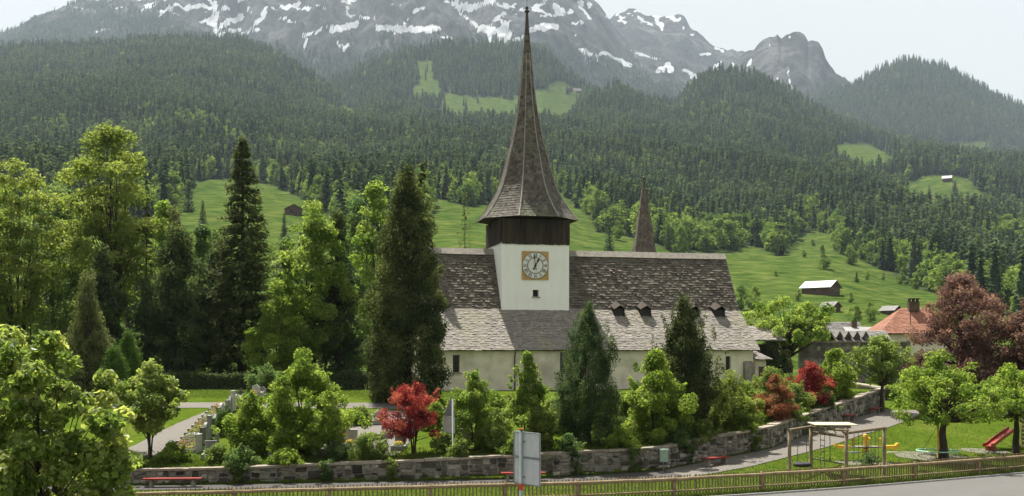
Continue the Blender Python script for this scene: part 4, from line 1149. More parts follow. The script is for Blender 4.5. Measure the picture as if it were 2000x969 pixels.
def roman(s):
    """strokes of a Roman numeral centred on the origin, height 0.32"""
    x = 0; out = []
    for ch in s:
        if ch == 'I': out.append([(x + 0.03, -0.16, x + 0.03, 0.16, 0.042)]); x += 0.075
        if ch == 'V': out.append([(x, 0.16, x + 0.075, -0.16, 0.045), (x + 0.15, 0.16, x + 0.075, -0.16, 0.026)]); x += 0.175
        if ch == 'X': out.append([(x, 0.16, x + 0.16, -0.16, 0.045), (x + 0.16, 0.16, x, -0.16, 0.026)]); x += 0.185
    return [t for g in out for t in g], x
for k, s in enumerate(ROM):
    st, w = roman(s); ang = math.radians(90 - 30 * k); mb = MB()
    e = np.array([math.cos(ang), math.sin(ang)]); tx = np.array([math.sin(ang), -math.cos(ang)])
    for x0, z0, x1, z1, t in st:
        p0 = e * (0.975 + z0) + tx * (x0 - w / 2); p1 = e * (0.975 + z1) + tx * (x1 - w / 2)
        dd = unit(p1 - p0); nn = np.array([-dd[1], dd[0]]) * t / 2
        c = [p0 - nn, p1 - nn, p1 + nn, p0 + nn]
        mb.hexa([(q[0], -0.117, q[1]) for q in c] + [(q[0], -0.106, q[1]) for q in c])
    mb.build('numeral', M['black'], clk)
def hand(name, deg, ln, w, tail, y):
    a = math.radians(90 - deg); e = np.array([math.cos(a), math.sin(a)]); n = np.array([-e[1], e[0]])
    mb = MB()
    pts = [-e * tail - n * w * 0.9, -e * tail * 0.5 - n * w * 0.5, e * ln * 0.55 - n * w * 0.5, e * ln * 0.72 - n * w * 1.25, e * ln, e * ln * 0.72 + n * w * 1.25, e * ln * 0.55 + n * w * 0.5, -e * tail * 0.5 + n * w * 0.5, -e * tail + n * w * 0.9]
    k = len(pts)
    v = [(p[0], y, p[1]) for p in pts] + [(p[0], y + 0.012, p[1]) for p in pts]
    mb.add(v, [(i, (i + 1) % k, k + (i + 1) % k, k + i) for i in range(k)])
    mb.add([(p[0], y, p[1]) for p in pts], [tuple(range(k))])
    mb.build(name, M['black'], clk)
hand('hour_hand', 29, 0.74, 0.10, 0.42, -0.15); hand('minute_hand', -8, 0.98, 0.055, 0.40, -0.17)
disc(0.0, 0.11, -0.185, thick=0.05).build('hub', M['black'], clk)

# slim turret behind the nave
tp = at(1258, 497, 116.0)
tur = empty('stair_turret', (tp.x, tp.y, GZ1), TH)
tag(tur, 'slim shingled turret spire rising behind the nave ridge', 'turret')
z_ap = ZC + (HOR - 352) / F * 116 - GZ1
m = MB(); m.lathe([(1.35, -0.3), (1.35, 11.6)], 8, rot=math.radians(22.5)); m.build('wall', M['plaster_cream'], tur)
prof_t = [(1.85, 11.5), (1.42, 13.0), (1.02, 15.2), (0.62, 17.8), (0.24, 20.4), (0.05, z_ap)]
m = MB(); m.lathe([(r - 0.03, z) for r, z in prof_t], 8, rot=math.radians(22.5)); m.build('deck', M['wood_dark'], tur)
m = MB()
def oct0(r, z): return [(r * math.cos(math.radians(22.5 + 45 * k)), r * math.sin(math.radians(22.5 + 45 * k)), z) for k in range(8)]
for q in range(len(prof_t) - 1):
    A = oct0(*prof_t[q]); B = oct0(*prof_t[q + 1])
    for k in range(8): shingles(m, A[k], A[(k + 1) % 8], B[(k + 1) % 8], B[k], rr_, 0.28, 0.12, 0.3, 0.025, 0.008, tone=0.5, tvar=0.2)
tag(m.build('shingles', M['shingle_upper'], tur), kind='stuff')
m = MB(); m.lathe([(0.0, 0), (0.05, 0.05), (0.05, 0.3), (0.17, 0.42), (0.2, 0.52), (0.14, 0.64), (0.02, 0.72), (0.012, 1.1), (0, 1.11)], 10, (0, 0, z_ap - 0.3)); m.build('finial', M['iron'], tur, smooth=True)

# ------------------------------------------------------------------ retaining wall with its stones
def resample_wall(step):
    p = np.array(WALL, dtype=float)
    s = np.concatenate([[0], np.cumsum(np.hypot(np.diff(p[:, 0]), np.diff(p[:, 1])))])
    return s, p
WS, WP = resample_wall(1)
def wall_at(s):
    return np.array([np.interp(s, WS, WP[:, j]) for j in range(4)])
def wall_frame(s):
    a = wall_at(max(0, s - 0.6)); b = wall_at(min(WS[-1], s + 0.6))
    t = unit(np.array([b[0] - a[0], b[1] - a[1]])); return t, np.array([t[1], -t[0]])   # along, toward the viewer
rw = empty('churchyard_wall', (0, 0, 0))
tag(rw, 'rough stone retaining wall with coping slabs around the churchyard', 'wall')
m = MB(); ss = np.arange(0, WS[-1] + 0.01, 0.8)
ringv = []
for s in ss:
    x, y, zb, zt = wall_at(s); t, n = wall_frame(s)
    c = np.array([x, y])
    f0 = c + n * 0.2; b0 = c - n * 0.2
    ringv.append([(f0[0], f0[1], zb - 0.5), (f0[0], f0[1], zt - 0.13), (b0[0], b0[1], zt - 0.13), (b0[0], b0[1], zb - 0.5)])
ringv = np.array(ringv); k = len(ss)
i = np.arange(k - 1)[:, None] * 4; j = np.arange(4)[None, :]
m.add(ringv.reshape(-1, 3), np.stack([i + j, i + 4 + j, i + 4 + (j + 1) % 4, i + (j + 1) % 4], axis=-1).reshape(-1, 4))
m.build('mortar_core', M['mortar'], rw)
wr = np.random.default_rng(17)
stones = []
s = 9.0
while s < WS[-1] - 0.4:
    w = wr.uniform(0.3, 0.8)
    x, y, zb, zt = wall_at(s + w / 2)
    hh = zt - 0.14 - zb + 0.06
    cuts = np.cumsum(wr.uniform(0.5, 1.5, max(2, int(round(hh / wr.uniform(0.2, 0.36)))))); cuts = np.concatenate([[0], cuts / cuts[-1]]) * hh + zb - 0.06
    for c0, c1 in zip(cuts[:-1], cuts[1:]):
        if w > 0.55 and wr.uniform() < 0.4:
            q = wr.uniform(0.35, 0.65) * w
            stones.append((s + q / 2, (c0 + c1) / 2, q - 0.02, c1 - c0)); stones.append((s + q + (w - q) / 2, (c0 + c1) / 2, w - q - 0.02, c1 - c0))
        else: stones.append((s + w / 2 + wr.normal() * 0.03, (c0 + c1) / 2, w * wr.uniform(0.9, 1.12), c1 - c0))
    s += w
def stone_shape(mb, s, z, w, h):
    x, y, _, _ = wall_at(s); t, n = wall_frame(s)
    dep = 0.20 + wr.uniform(0.02, 0.085)
    jit = lambda a: wr.normal() * a
    P = []
    for (a, b, o) in [(-1, -1, 0), (1, -1, 0), (1, 1, 0), (-1, 1, 0)]:
        P.append((a * (w / 2 - 0.015) + jit(0.045), b * (h / 2 - 0.012) + jit(0.035), 0.17))
    for (a, b) in [(-1, -1), (1, -1), (1, 1), (-1, 1)]:
        P.append((a * (w / 2 - 0.06) + jit(0.04), b * (h / 2 - 0.05) + jit(0.03), dep + jit(0.02)))
    v = [(x + t[0] * p[0] + n[0] * p[2], y + t[1] * p[0] + n[1] * p[2], z + p[1]) for p in P]
    mb.hexa(v, float(np.clip(wr.normal() * 0.3 + 0.42, 0, 1)))
def seen(st):
    x, y, _, _ = wall_at(st[0]); px = 1000 + x / y * F
    inside = -40 < px < 2040
    return (st[2] * st[3]) / (y * y) * (1 if inside else 0.001)
stones.sort(key=seen, reverse=True)
for st in stones[:290]:
    m = MB(); stone_shape(m, *st); m.build('stone', M['stone'], rw)
m = MB()
for st in stones[290:]: stone_shape(m, *st)
tag(m.build('small_stones', M['stone'], rw), kind='stuff')
s = 9.0
while s < WS[-1] - 0.3:
    w = min(wr.uniform(1.1, 2.3), WS[-1] - s)
    a = wall_at(s + 0.012); b = wall_at(s + w - 0.012); ta, na = wall_frame(s + w / 2)
    m = MB(); th = 0.12 + wr.normal() * 0.012; ov = 0.30 + wr.normal() * 0.015
    v = []
    for dz in (-0.13, -0.13 + th):
        for p, q in ((a, 1), (b, 1), (b, -1), (a, -1)):
            c = np.array([p[0], p[1]]) + na * ov * q
            v.append((c[0], c[1], p[3] + dz + wr.normal() * 0.008))
    m.hexa(v, float(wr.uniform(0.2, 0.8))); m.build('coping_stone', M['coping'], rw)
    s += w
# return wall at the right end
rt = empty('end_wall', (30.0, 89.2, 0)); tag(rt, 'short plastered end wall turning back at the right end of the churchyard', 'wall')
m = MB(); m.hexa([(-0.2, 0, 1.6), (0.22, 0, 1.6), (0.22, 17, 2.6), (-0.2, 17, 2.6), (-0.2, 0, 3.9), (0.22, 0, 3.9), (0.22, 17, 4.3), (-0.2, 17, 4.3)]); m.build('wall_body', M['mortar'], rt)
m = MB(); m.hexa([(-0.3, -0.1, 3.9), (0.32, -0.1, 3.9), (0.32, 17.1, 4.3), (-0.3, 17.1, 4.3), (-0.3, -0.1, 4.02), (0.32, -0.1, 4.02), (0.32, 17.1, 4.42), (-0.3, 17.1, 4.42)]); m.build('coping', M['coping'], rt)

# ------------------------------------------------------------------ roadside fence
fe = empty('roadside_fence', (0, 0, 0))
tag(fe, 'long brown wooden fence with log rail, posts and thin pickets along the road', 'fence')
fp = np.array([p for p in FENCE if -29 < p[0] < 40])
fs = np.concatenate([[0], np.cumsum(np.linalg.norm(np.diff(fp, axis=0), axis=1))])
def fence_at(s): return np.array([np.interp(s, fs, fp[:, 0]), np.interp(s, fs, fp[:, 1])])
frng = np.random.default_rng(23)
post_m = MB(); post_m.box((0, 0, 0.44), (0.17, 0.15, 1.12)); post_m.hexa([(-0.085, -0.075, 1.0), (0.085, -0.075, 1.0), (0.085, 0.075, 1.0), (-0.085, 0.075, 1.0), (-0.05, -0.05, 1.06), (0.05, -0.05, 1.06), (0.05, 0.05, 1.06), (-0.05, 0.05, 1.06)])
post_me = post_m.mesh('post', M['wood_fence'])
sp = 0.0
s_posts = [np.interp(x, fp[:, 0], fs) for x in (-28, -24.3, -20.5, -16.6, -12.0, -8.0, -3.64, -0.3, 2.98, 7.64, 12.25, 16.9, 21.4, 25.9, 30.2, 34.6, 39.0)]
# the two extra posts near the middle are halved bays
for k, s in enumerate(s_posts):
    c = fence_at(s); a = fence_at(max(0, s - 1)); b = fence_at(min(fs[-1], s + 1))
    rz = math.atan2(b[1] - a[1], b[0] - a[0])
    link_mesh('post', post_me, fe, (c[0], c[1], GZ0), rz)
    if k < len(s_posts) - 1:
        e = fence_at(s_posts[k + 1]); d = unit(e - c); n = np.array([d[1], -d[0]])
        m = MB()
        t = np.linspace(0, 1, 7)[:, None]
        pp = (c - d * 0.06) * (1 - t) + (e + d * 0.06) * t + n * 0.14
        z = GZ0 + 0.93 + frng.normal(size=(7, 1)) * 0.008
        m.tube(np.concatenate([pp, z], axis=1), 0.082 + frng.normal(size=7) * 0.003, 10); m.build('rail', M['wood_fence'], fe, smooth=True)
        m = MB(); pp = c * (1 - t) + e * t + n * 0.07
        m.tube(np.concatenate([pp, pp[:, :1] * 0 + GZ0 + 0.36 + frng.normal(size=(7, 1)) * 0.006], axis=1), 0.042, 7); m.build('lower_rail', M['wood_fence'], fe, smooth=True)
pk = [MB() for _ in range(4)]
pk_me = []
for q in pk:
    w = 0.028 + frng.uniform(-0.003, 0.006); h = 1.06 + frng.normal() * 0.02
    q.hexa([(-w, -0.02, 0.06), (w, -0.02, 0.06), (w, 0.02, 0.06), (-w, 0.02, 0.06), (-w, -0.02, h), (w, -0.02, h), (w, 0.02, h), (-w, 0.02, h)])
    q.hexa([(-w, -0.02, h), (w, -0.02, h), (w, 0.02, h), (-w, 0.02, h), (-w * 0.3, -0.012, h + 0.04), (w * 0.3, -0.012, h + 0.04), (w * 0.3, 0.012, h + 0.04), (-w * 0.3, 0.012, h + 0.04)])
    pk_me.append(q.mesh('picket', M['wood_picket']))
s = 4.0; npk = 0; rest = MB()
s_end = fs[-1]
pts = []
while s < s_end: pts.append(s); s += 0.172
s_lo = np.interp(-17.5, fp[:, 0], fs); s_hi = np.interp(30.5, fp[:, 0], fs)
for s in pts:
    c = fence_at(s); a = fence_at(max(0, s - 1)); b = fence_at(min(fs[-1], s + 1)); d = unit(b - a); n = np.array([d[1], -d[0]])
    if s_lo < s < s_hi and npk < 300:
        npk += 1
        o = link_mesh('picket', pk_me[int(frng.integers(0, 4))], fe, (c[0] - n[0] * 0.02, c[1] - n[1] * 0.02, GZ0 + frng.normal() * 0.012), math.atan2(d[1], d[0]))
        o.rotation_euler = (frng.normal() * 0.015, frng.normal() * 0.02, o.rotation_euler[2])
    else:
        rest.box((c[0] - n[0] * 0.02, c[1] - n[1] * 0.02, GZ0 + 0.57), (0.056, 0.04, 1.04), math.atan2(d[1], d[0]))
tag(rest.build('outer_pickets', M['wood_picket'], fe), kind='stuff')
# ------------------------------------------------------------------ trees and shrubs
def place(px, d): return ground_at(px, d)
def H_at(px, d, ytop): return (ZC - (ytop - HOR) / F * d) - ground_at(px, d).z
# --- tall trees left, behind the lawn
def tall(px, d, ytop, prof_rel, **kw):
    """prof_rel: (height fraction, half width in photograph pixels)"""
    H = H_at(px, d, ytop)
    prof = [(h * H, w * d / F) for h, w in prof_rel]
    return place(px, d), H, prof
p, H, pr = tall(30, 112, 322, [(0.28, 55), (0.45, 105), (0.62, 130), (0.8, 118), (0.93, 75), (1.0, 18)])
broadleaf('ash_tree', 'yellow-green spring tree with several slender trunks at the left edge', 'tree', p, H, pr, 'leaf_yellow', 18000, 0.35, 0.6, 135, 0.7, 1.5, 0.6, 5, 0.20, 301, out=0.6, lump=0.4, top=0.85, spread=1.3, n_limbs=80, clear=0.25, clump_out=0.5, bark='bark')
p, H, pr = tall(215, 108, 248, [(0.24, 30), (0.38, 72), (0.55, 100), (0.72, 115), (0.85, 95), (0.95, 60), (1.0, 15)])
broadleaf('maple_tree', 'tallest yellow-green spring tree with dark limbs showing through, left of the dark firs', 'tree', p, H, pr, 'leaf_yellow', 21000, 0.34, 0.6, 150, 0.7, 1.5, 0.65, 2, 0.3, 302, out=0.6, lump=0.4, top=0.9, spread=0.7, n_limbs=85, clear=0.3, clump_out=0.5)
p, H, pr = tall(105, 124, 352, [(0.15, 30), (0.4, 75), (0.65, 80), (0.88, 45), (1.0, 10)])
broadleaf('broadleaf_tree', 'mid green tree filling the gap between the two yellow-green trees', 'tree', p, H, pr, 'leaf_mid', 8000, 0.38, 0.6, 70, 0.8, 1.6, 0.75, 2, 0.25, 303, top=0.85, n_limbs=30)
p, H, pr = tall(-60, 104, 380, [(0.2, 30), (0.5, 85), (0.8, 65), (1.0, 10)])
broadleaf('broadleaf_tree', 'spring tree cut by the left edge of the picture', 'tree', p, H, pr, 'leaf_yellow', 7000, 0.36, 0.6, 60, 0.8, 1.5, 0.75, 2, 0.25, 304, top=0.85, n_limbs=30)
p, H, pr = tall(200, 100, 480, [(0.02, 35), (0.3, 55), (0.6, 50), (0.85, 25), (1.0, 5)])
broadleaf('understorey_tree', 'dark green understorey tree beneath the tallest yellow-green tree', 'tree', p, H, pr, 'leaf_dark', 9000, 0.34, 0.6, 80, 0.6, 1.2, 0.8, 1, 0.2, 305, n_limbs=20)
p, H, pr = tall(60, 118, 560, [(0.02, 50), (0.5, 60), (1.0, 15)])
broadleaf('understorey_tree', 'low bright green growth behind the slender trunks at the left', 'tree', p, H, pr, 'leaf_hedge', 5000, 0.34, 0.6, 50, 0.6, 1.2, 0.8, 1, 0.15, 306, n_limbs=10)
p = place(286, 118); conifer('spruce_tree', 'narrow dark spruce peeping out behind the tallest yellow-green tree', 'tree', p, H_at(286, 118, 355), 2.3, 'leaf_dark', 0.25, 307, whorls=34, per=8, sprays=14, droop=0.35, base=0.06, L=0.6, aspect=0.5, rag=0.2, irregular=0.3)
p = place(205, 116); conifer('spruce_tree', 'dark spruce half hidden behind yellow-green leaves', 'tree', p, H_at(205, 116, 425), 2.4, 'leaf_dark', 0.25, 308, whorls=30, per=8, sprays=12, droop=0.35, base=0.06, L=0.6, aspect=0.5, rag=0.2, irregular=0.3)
# the tall dark fir and the dark mass round its foot
p = place(474, 106)
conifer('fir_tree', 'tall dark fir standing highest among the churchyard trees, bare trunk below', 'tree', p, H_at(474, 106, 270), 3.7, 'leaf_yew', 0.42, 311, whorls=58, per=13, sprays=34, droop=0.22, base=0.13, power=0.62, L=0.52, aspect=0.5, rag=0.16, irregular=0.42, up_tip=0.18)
p, H, pr = tall(345, 104, 436, [(0.02, 62), (0.2, 88), (0.4, 92), (0.6, 70), (0.8, 44), (1.0, 8)])
broadleaf('cypress_tree', 'broad almost black evergreen mass left of the tall fir', 'tree', p, H, pr, 'leaf_dark', 22000, 0.37, 0.45, 260, 0.6, 1.2, 0.85, 2, 0.35, 312, out=0.6, lump=0.4, n_limbs=30, up=0.3, tint_c=0.25)
p, H, pr = tall(432, 109, 470, [(0.02, 50), (0.3, 62), (0.6, 55), (0.85, 30), (1.0, 8)])
broadleaf('cypress_tree', 'dark evergreen filling the gap beneath the tall fir', 'tree', p, H, pr, 'leaf_dark', 13000, 0.34, 0.45, 130, 0.5, 1.0, 0.85, 1, 0.3, 313, out=0.7, n_limbs=20, up=0.3)
p, H, pr = tall(340, 111, 405, [(0.4, 30), (0.6, 34), (0.8, 22), (1.0, 5)])
broadleaf('mid_tree', 'small olive tree top poking up behind the black evergreens', 'tree', p, H, pr, 'leaf_olive', 4000, 0.34, 0.5, 40, 0.5, 0.9, 0.85, 1, 0.2, 314, n_limbs=15)
p, H, pr = tall(612, 103, 402, [(0.16, 34), (0.3, 62), (0.5, 72), (0.7, 70), (0.87, 50), (1.0, 12)])
broadleaf('maple_tree', 'fresh lime-green maple with dark forked trunk right of the tall fir', 'tree', p, H, pr, 'leaf_lime', 17000, 0.32, 0.62, 125, 0.55, 1.15, 0.8, 2, 0.24, 315, out=0.65, lump=0.35, top=0.85, spread=0.7, n_limbs=60, clear=0.2)
p, H, pr = tall(540, 100, 555, [(0.05, 48), (0.3, 68), (0.6, 55), (0.85, 30), (1.0, 8)])
broadleaf('hazel_shrub', 'rounded light green shrub below the lime-green maple', 'shrub', p, H, pr, 'leaf_bright', 11000, 0.26, 0.62, 90, 0.5, 0.95, 0.8, 3, 0.12, 316, n_limbs=30)
p, H, pr = tall(660, 105, 418, [(0.02, 52), (0.25, 55), (0.5, 46), (0.75, 32), (1.0, 5)])
broadleaf('cypress_tree', 'slim dark evergreen between the lime maple and the big yew', 'tree', p, H, pr, 'leaf_dark', 14000, 0.34, 0.45, 170, 0.45, 0.95, 0.9, 1, 0.3, 317, out=0.7, lump=0.3, n_limbs=20, up=0.3)
p, H, pr = tall(735, 116, 350, [(0.1, 45), (0.35, 62), (0.6, 62), (0.85, 42), (1.0, 10)])
broadleaf('maple_tree', 'bright yellow-green maple half hidden behind the big yew', 'tree', p, H, pr, 'leaf_lime', 10000, 0.36, 0.62, 80, 0.6, 1.2, 0.8, 2, 0.24, 318, n_limbs=40)
p = place(824, 104); conifer('spruce_tree', 'dark spruce tip showing just behind the top of the big yew', 'tree', p, H_at(824, 104, 318), 2.9, 'leaf_yew', 0.3, 319, whorls=40, per=8, sprays=14, droop=0.2, base=0.05, power=0.7, L=0.6, aspect=0.5, rag=0.22, irregular=0.3)
for k, (px, dd, yt, w, mt, lab) in enumerate([(700, 122, 392, 46, 'leaf_mid', 'pale tree filling the gap behind the slim dark evergreen'), (562, 124, 462, 44, 'leaf_mid', 'soft green tree in the gap right of the tall fir'), (395, 126, 430, 48, 'leaf_mid', 'soft green tree in the gap left of the tall fir'), (318, 128, 392, 44, 'leaf_lime', 'bright tree top behind the narrow dark spruce'), (150, 128, 430, 60, 'leaf_hedge', 'light green tree between the two tallest yellow-green trees'), (20, 128, 470, 60, 'leaf_hedge', 'light green tree low behind the slender trunks at the left edge')]):
    p, H, pr = tall(px, dd, yt, [(0.08, w * 0.6), (0.35, w), (0.65, w), (0.88, w * 0.55), (1.0, 8)])
    broadleaf('belt_tree', lab, 'tree', p, H, pr, mt, 8000, 0.36, 0.62, 75, 0.6, 1.2, 0.8, 1, 0.2, 350 + k, lump=0.5, n_limbs=25)
# big yew left of the church
p, H, pr = tall(795, 80, 332, [(0.0, 58), (0.06, 80), (0.2, 87), (0.4, 80), (0.58, 69), (0.72, 58), (0.84, 43), (0.93, 25), (1.0, 8)])
broadleaf('yew_tree', 'huge dark columnar yew standing before the left end of the church', 'tree', p, H, pr, 'leaf_yew', 50000, 0.26, 0.42, 620, 0.42, 0.85, 1.0, 1, 0.4, 320, out=0.75, lump=0.2, shoots=16, n_limbs=20, up=0.35, tint_c=0.28, vert=0.35)
# sparse young spruce on the meadow edge behind the church
p = at(908, 500, 132.0); p.z = 4.5
conifer('young_spruce', 'thin young spruce standing alone behind the nave ridge', 'tree', p, ZC + (HOR - 375) / F * 132 - 4.5, 2.6, 'leaf_yew', 0.16, 321, whorls=30, per=5, sprays=9, droop=0.3, base=0.1, power=0.8, L=0.5, aspect=0.4, rag=0.35, irregular=0.4)
# dark hedge at the back of the lawn
def hedge(name, label, p0, p1, h, w, leafmat, n, L, seed, group=None):
    rng = np.random.default_rng(seed)
    root = empty(name, ((p0[0] + p1[0]) / 2, (p0[1] + p1[1]) / 2, 0)); tag(root, label, 'hedge', group)
    a = np.array(p0); b = np.array(p1); ln = np.linalg.norm(b - a); d = (b - a) / ln; nn = np.array([-d[1], d[0]])
    t = rng.uniform(0, ln, n)
    face = rng.uniform(size=n)
    off = np.where(face < 0.45, -w / 2, np.where(face < 0.6, w / 2, rng.uniform(-w / 2, w / 2, n))) + rng.normal(size=n) * 0.06
    zz = np.where(face < 0.6, rng.uniform(0, h, n), h + rng.normal(size=n) * 0.08) * (1 + 0.7 * (fbm(t / 1.6, t * 0, 3, seed) - 0.45))
    P2 = a[None] + d[None] * t[:, None] + nn[None] * off[:, None]
    P = np.concatenate([P2 - np.array([[root.location.x, root.location.y]]), (gz(P2[:, 0], P2[:, 1]) + zz)[:, None]], axis=1)
    N = unit(np.concatenate([nn[None] * (np.sign(off) * (face < 0.6))[:, None], (0.3 + (face > 0.6))[:, None]], axis=1) + rng.normal(size=(n, 3)) * 0.5)
    mb = MB(); leaf_quads(mb, P, N, rng.uniform(0.7, 1.3, n) * L, rng.uniform(0.7, 1.3, n) * L * 0.6, rng, None, 0.5 + rng.normal(size=n) * 0.25)
    mb.build('foliage', M[leafmat], root)
    mb = MB(); c = (a + b) / 2
    z0 = float(gz(c[0], c[1]))
    mb.box((0, 0, z0 + h * 0.42), (ln - 0.2, w * 0.7, h * 0.84), math.atan2(d[1], d[0])); mb.build('twigs', M['bark'], root)
hedge('hedge', 'long dark hedge along the back of the churchyard lawn', (-36, 98.5), (-9.0, 97.5), 1.35, 1.2, 'leaf_dark', 12000, 0.24, 330)
hedge('hedge', 'low trimmed light green hedge behind the end of the churchyard wall', (31.0, 96.0), (36.6, 94.0), 1.0, 1.1, 'leaf_hedge', 5000, 0.16, 331)
p, H, pr = tall(250, 84, 652, [(0.0, 30), (0.3, 36), (0.65, 30), (0.9, 14), (1.0, 3)])
broadleaf('thuja_bush', 'clipped round thuja, the taller of two beside the olive pine', 'shrub', p, H, pr, 'leaf_thuja', 12000, 0.15, 0.45, 110, 0.3, 0.55, 1.0, 1, 0.12, 332, out=0.8, lump=0.1, n_limbs=8, vert=0.5, tint_c=0.12)
p, H, pr = tall(222, 79, 676, [(0.0, 28), (0.3, 34), (0.65, 28), (0.9, 13), (1.0, 3)])
broadleaf('thuja_bush', 'clipped round thuja, the smaller and nearer of two', 'shrub', p, H, pr, 'leaf_thuja', 10000, 0.15, 0.45, 100, 0.3, 0.5, 1.0, 1, 0.12, 333, out=0.8, lump=0.1, n_limbs=8, vert=0.5, tint_c=0.12)
p, H, pr = tall(172, 82, 542, [(0.0, 42), (0.2, 52), (0.45, 44), (0.7, 28), (0.88, 12), (1.0, 4)])
broadleaf('pine_tree', 'dull olive young pine with upright candle shoots at the left', 'tree', p, H, pr, 'leaf_olive', 15000, 0.26, 0.3, 130, 0.3, 0.75, 1.25, 1, 0.2, 334, out=0.75, lump=0.35, n_limbs=50, vert=0.6, top=0.95, tint_c=0.25)
p, H, pr = tall(520, 92, 712, [(0.0, 40), (0.4, 45), (0.8, 28), (1.0, 5)])
broadleaf('dark_shrub', 'low dark green shrub on the lawn in front of the hedge', 'shrub', p, H, pr, 'leaf_mid', 5000, 0.2, 0.5, 50, 0.3, 0.6, 0.85, 3, 0.06, 335, n_limbs=10)
# --- foreground tree at the left
p = Vector(((85 - 1000) / F * 36.0, 36.0, GZ0))
Hf = ZC - (650 - HOR) / F * 36.0 - GZ0
broadleaf('roadside_maple', 'large leafy maple in the near left corner in front of the fence', 'tree', p, Hf,
          [(1.0, 1.5), (2.2, 2.4), (3.6, 2.75), (5.0, 2.4), (6.1, 1.8), (6.9, 1.0), (7.4, 0.35)], 'leaf_fore', 10500, 0.24, 0.82, 84, 0.3, 0.7, 0.8, 2, 0.16, 340, out=0.7, lump=0.5, n_limbs=70, spread=0.4, tint_c=0.25, up=0.35,
          extra=[((1.6, -0.3, 3.6), 0.7), ((2.3, -0.2, 3.0), 0.6), ((2.5, 0.0, 2.2), 0.55), ((-1.2, 0, 7.0), 0.55), ((0.35, 0, 7.3), 0.45), ((2.1, 0, 4.6), 0.6), ((2.7, 0.1, 3.4), 0.5)])
p = Vector(((10 - 1000) / F * 38.0, 38.0, GZ0))
broadleaf('roadside_maple', 'second leafy maple behind the near one, cut by the left edge', 'tree', p, 7.6,
          [(1.0, 1.2), (2.6, 2.0), (4.6, 2.2), (6.4, 1.6), (7.6, 0.6)], 'leaf_fore', 7000, 0.22, 0.8, 64, 0.32, 0.7, 0.8, 2, 0.14, 341, out=0.7, lump=0.5, n_limbs=40, tint_c=0.25, up=0.35)
# --- shrubs along the wall
def shrub(name, label, px, d, ytop, prof_rel, leafmat, n, L, seed, cat='shrub', **kw):
    H = H_at(px, d, ytop)
    pr = [(h * H, w * d / F) for h, w in prof_rel]
    k = dict(aspect=0.62, nc=60, r0=0.25, r1=0.6, squash=0.85, stems=4, tr=0.07, n_limbs=50, spread=0.35, out=0.62, lump=0.6, shoots=9)
    k.update(kw)
    return broadleaf(name, label, cat, place(px, d), H, pr, leafmat, n, L, seed=seed, **k)
shrub('small_maple', 'small yellow-green maple with thin stems beside the gravel walk', 292, 59.6, 712, [(0.32, 30), (0.45, 70), (0.58, 82), (0.72, 60), (0.86, 30), (1.0, 7)], 'leaf_fore', 13500, 0.163, 401, 'tree', nc=70, stems=4, clear=0.2, aspect=0.75)
shrub('low_shrub', 'low shrub on the wall beside the thin stems', 335, 58.6, 868, [(0.0, 32), (0.4, 36), (1.0, 8)], 'leaf_bright', 4725, 0.112, 402, nc=30, r0=0.2, r1=0.4, tr=0.03)
shrub('low_shrub', 'pale green clump on the wall left of the big light green maple', 425, 58.4, 872, [(0.0, 26), (0.4, 30), (1.0, 8)], 'leaf_hedge', 4050, 0.095, 403, nc=26, r0=0.2, r1=0.4, tr=0.03)
shrub('acer_shrub', 'large light green maple bush with dark stem in the middle of the graves', 592, 60.4, 688, [(0.05, 70), (0.2, 108), (0.38, 114), (0.55, 92), (0.72, 62), (0.87, 36), (1.0, 12)], 'leaf_bright', 31050, 0.146, 404, nc=150, r0=0.3, r1=0.62, stems=3, tr=0.09, aspect=0.7)
shrub('acer_shrub', 'lower light green bush leaning left of the large maple bush', 488, 60.8, 776, [(0.02, 40), (0.25, 62), (0.55, 58), (0.8, 34), (1.0, 8)], 'leaf_bright', 13500, 0.129, 405, nc=70, aspect=0.7)
shrub('box_bush', 'small dense dark green bush at the end of the headstone row', 437, 66.5, 792, [(0.0, 15), (0.4, 19), (0.8, 13), (1.0, 3)], 'leaf_thuja', 5400, 0.095, 406, nc=40, r0=0.15, r1=0.32, stems=1, tr=0.05, lump=0.1)
shrub('low_shrub', 'rounded yellow-green shrub overhanging the wall left of the red maple', 722, 58.4, 848, [(0.0, 42), (0.4, 48), (0.8, 30), (1.0, 8)], 'leaf_hedge', 8100, 0.103, 407, nc=45, r0=0.2, r1=0.42, tr=0.03, n_limbs=20)
shrub('low_shrub', 'dark low foliage on the wall beneath the large maple bush', 655, 58.6, 868, [(0.0, 36), (0.5, 40), (1.0, 10)], 'leaf_mid', 5400, 0.103, 408, nc=36, r0=0.2, r1=0.4, tr=0.03, n_limbs=15)
shrub('red_maple', 'crimson Japanese maple with fanned dark stems', 808, 59.4, 752, [(0.26, 36), (0.40, 64), (0.56, 72), (0.74, 70), (0.88, 50), (1.0, 18)], 'leaf_red', 12825, 0.129, 409, nc=75, r0=0.2, r1=0.48, stems=6, tr=0.055, spread=0.55, clear=0.1, n_limbs=75, top=0.85, aspect=0.45, lump=0.5)
shrub('wild_shrub', 'pale grassy clump at the foot of the two small signs', 870, 59.6, 852, [(0.0, 28), (0.5, 30), (1.0, 8)], 'leaf_hedge', 4050, 0.112, 410, nc=26, r0=0.2, r1=0.4, tr=0.02)
shrub('birch_sapling', 'airy light green sapling right of the small signs', 925, 60.6, 722, [(0.04, 36), (0.25, 52), (0.5, 50), (0.75, 34), (0.9, 18), (1.0, 6)], 'leaf_lime', 14850, 0.120, 411, nc=100, r0=0.2, r1=0.45, stems=3, n_limbs=45, top=0.9)
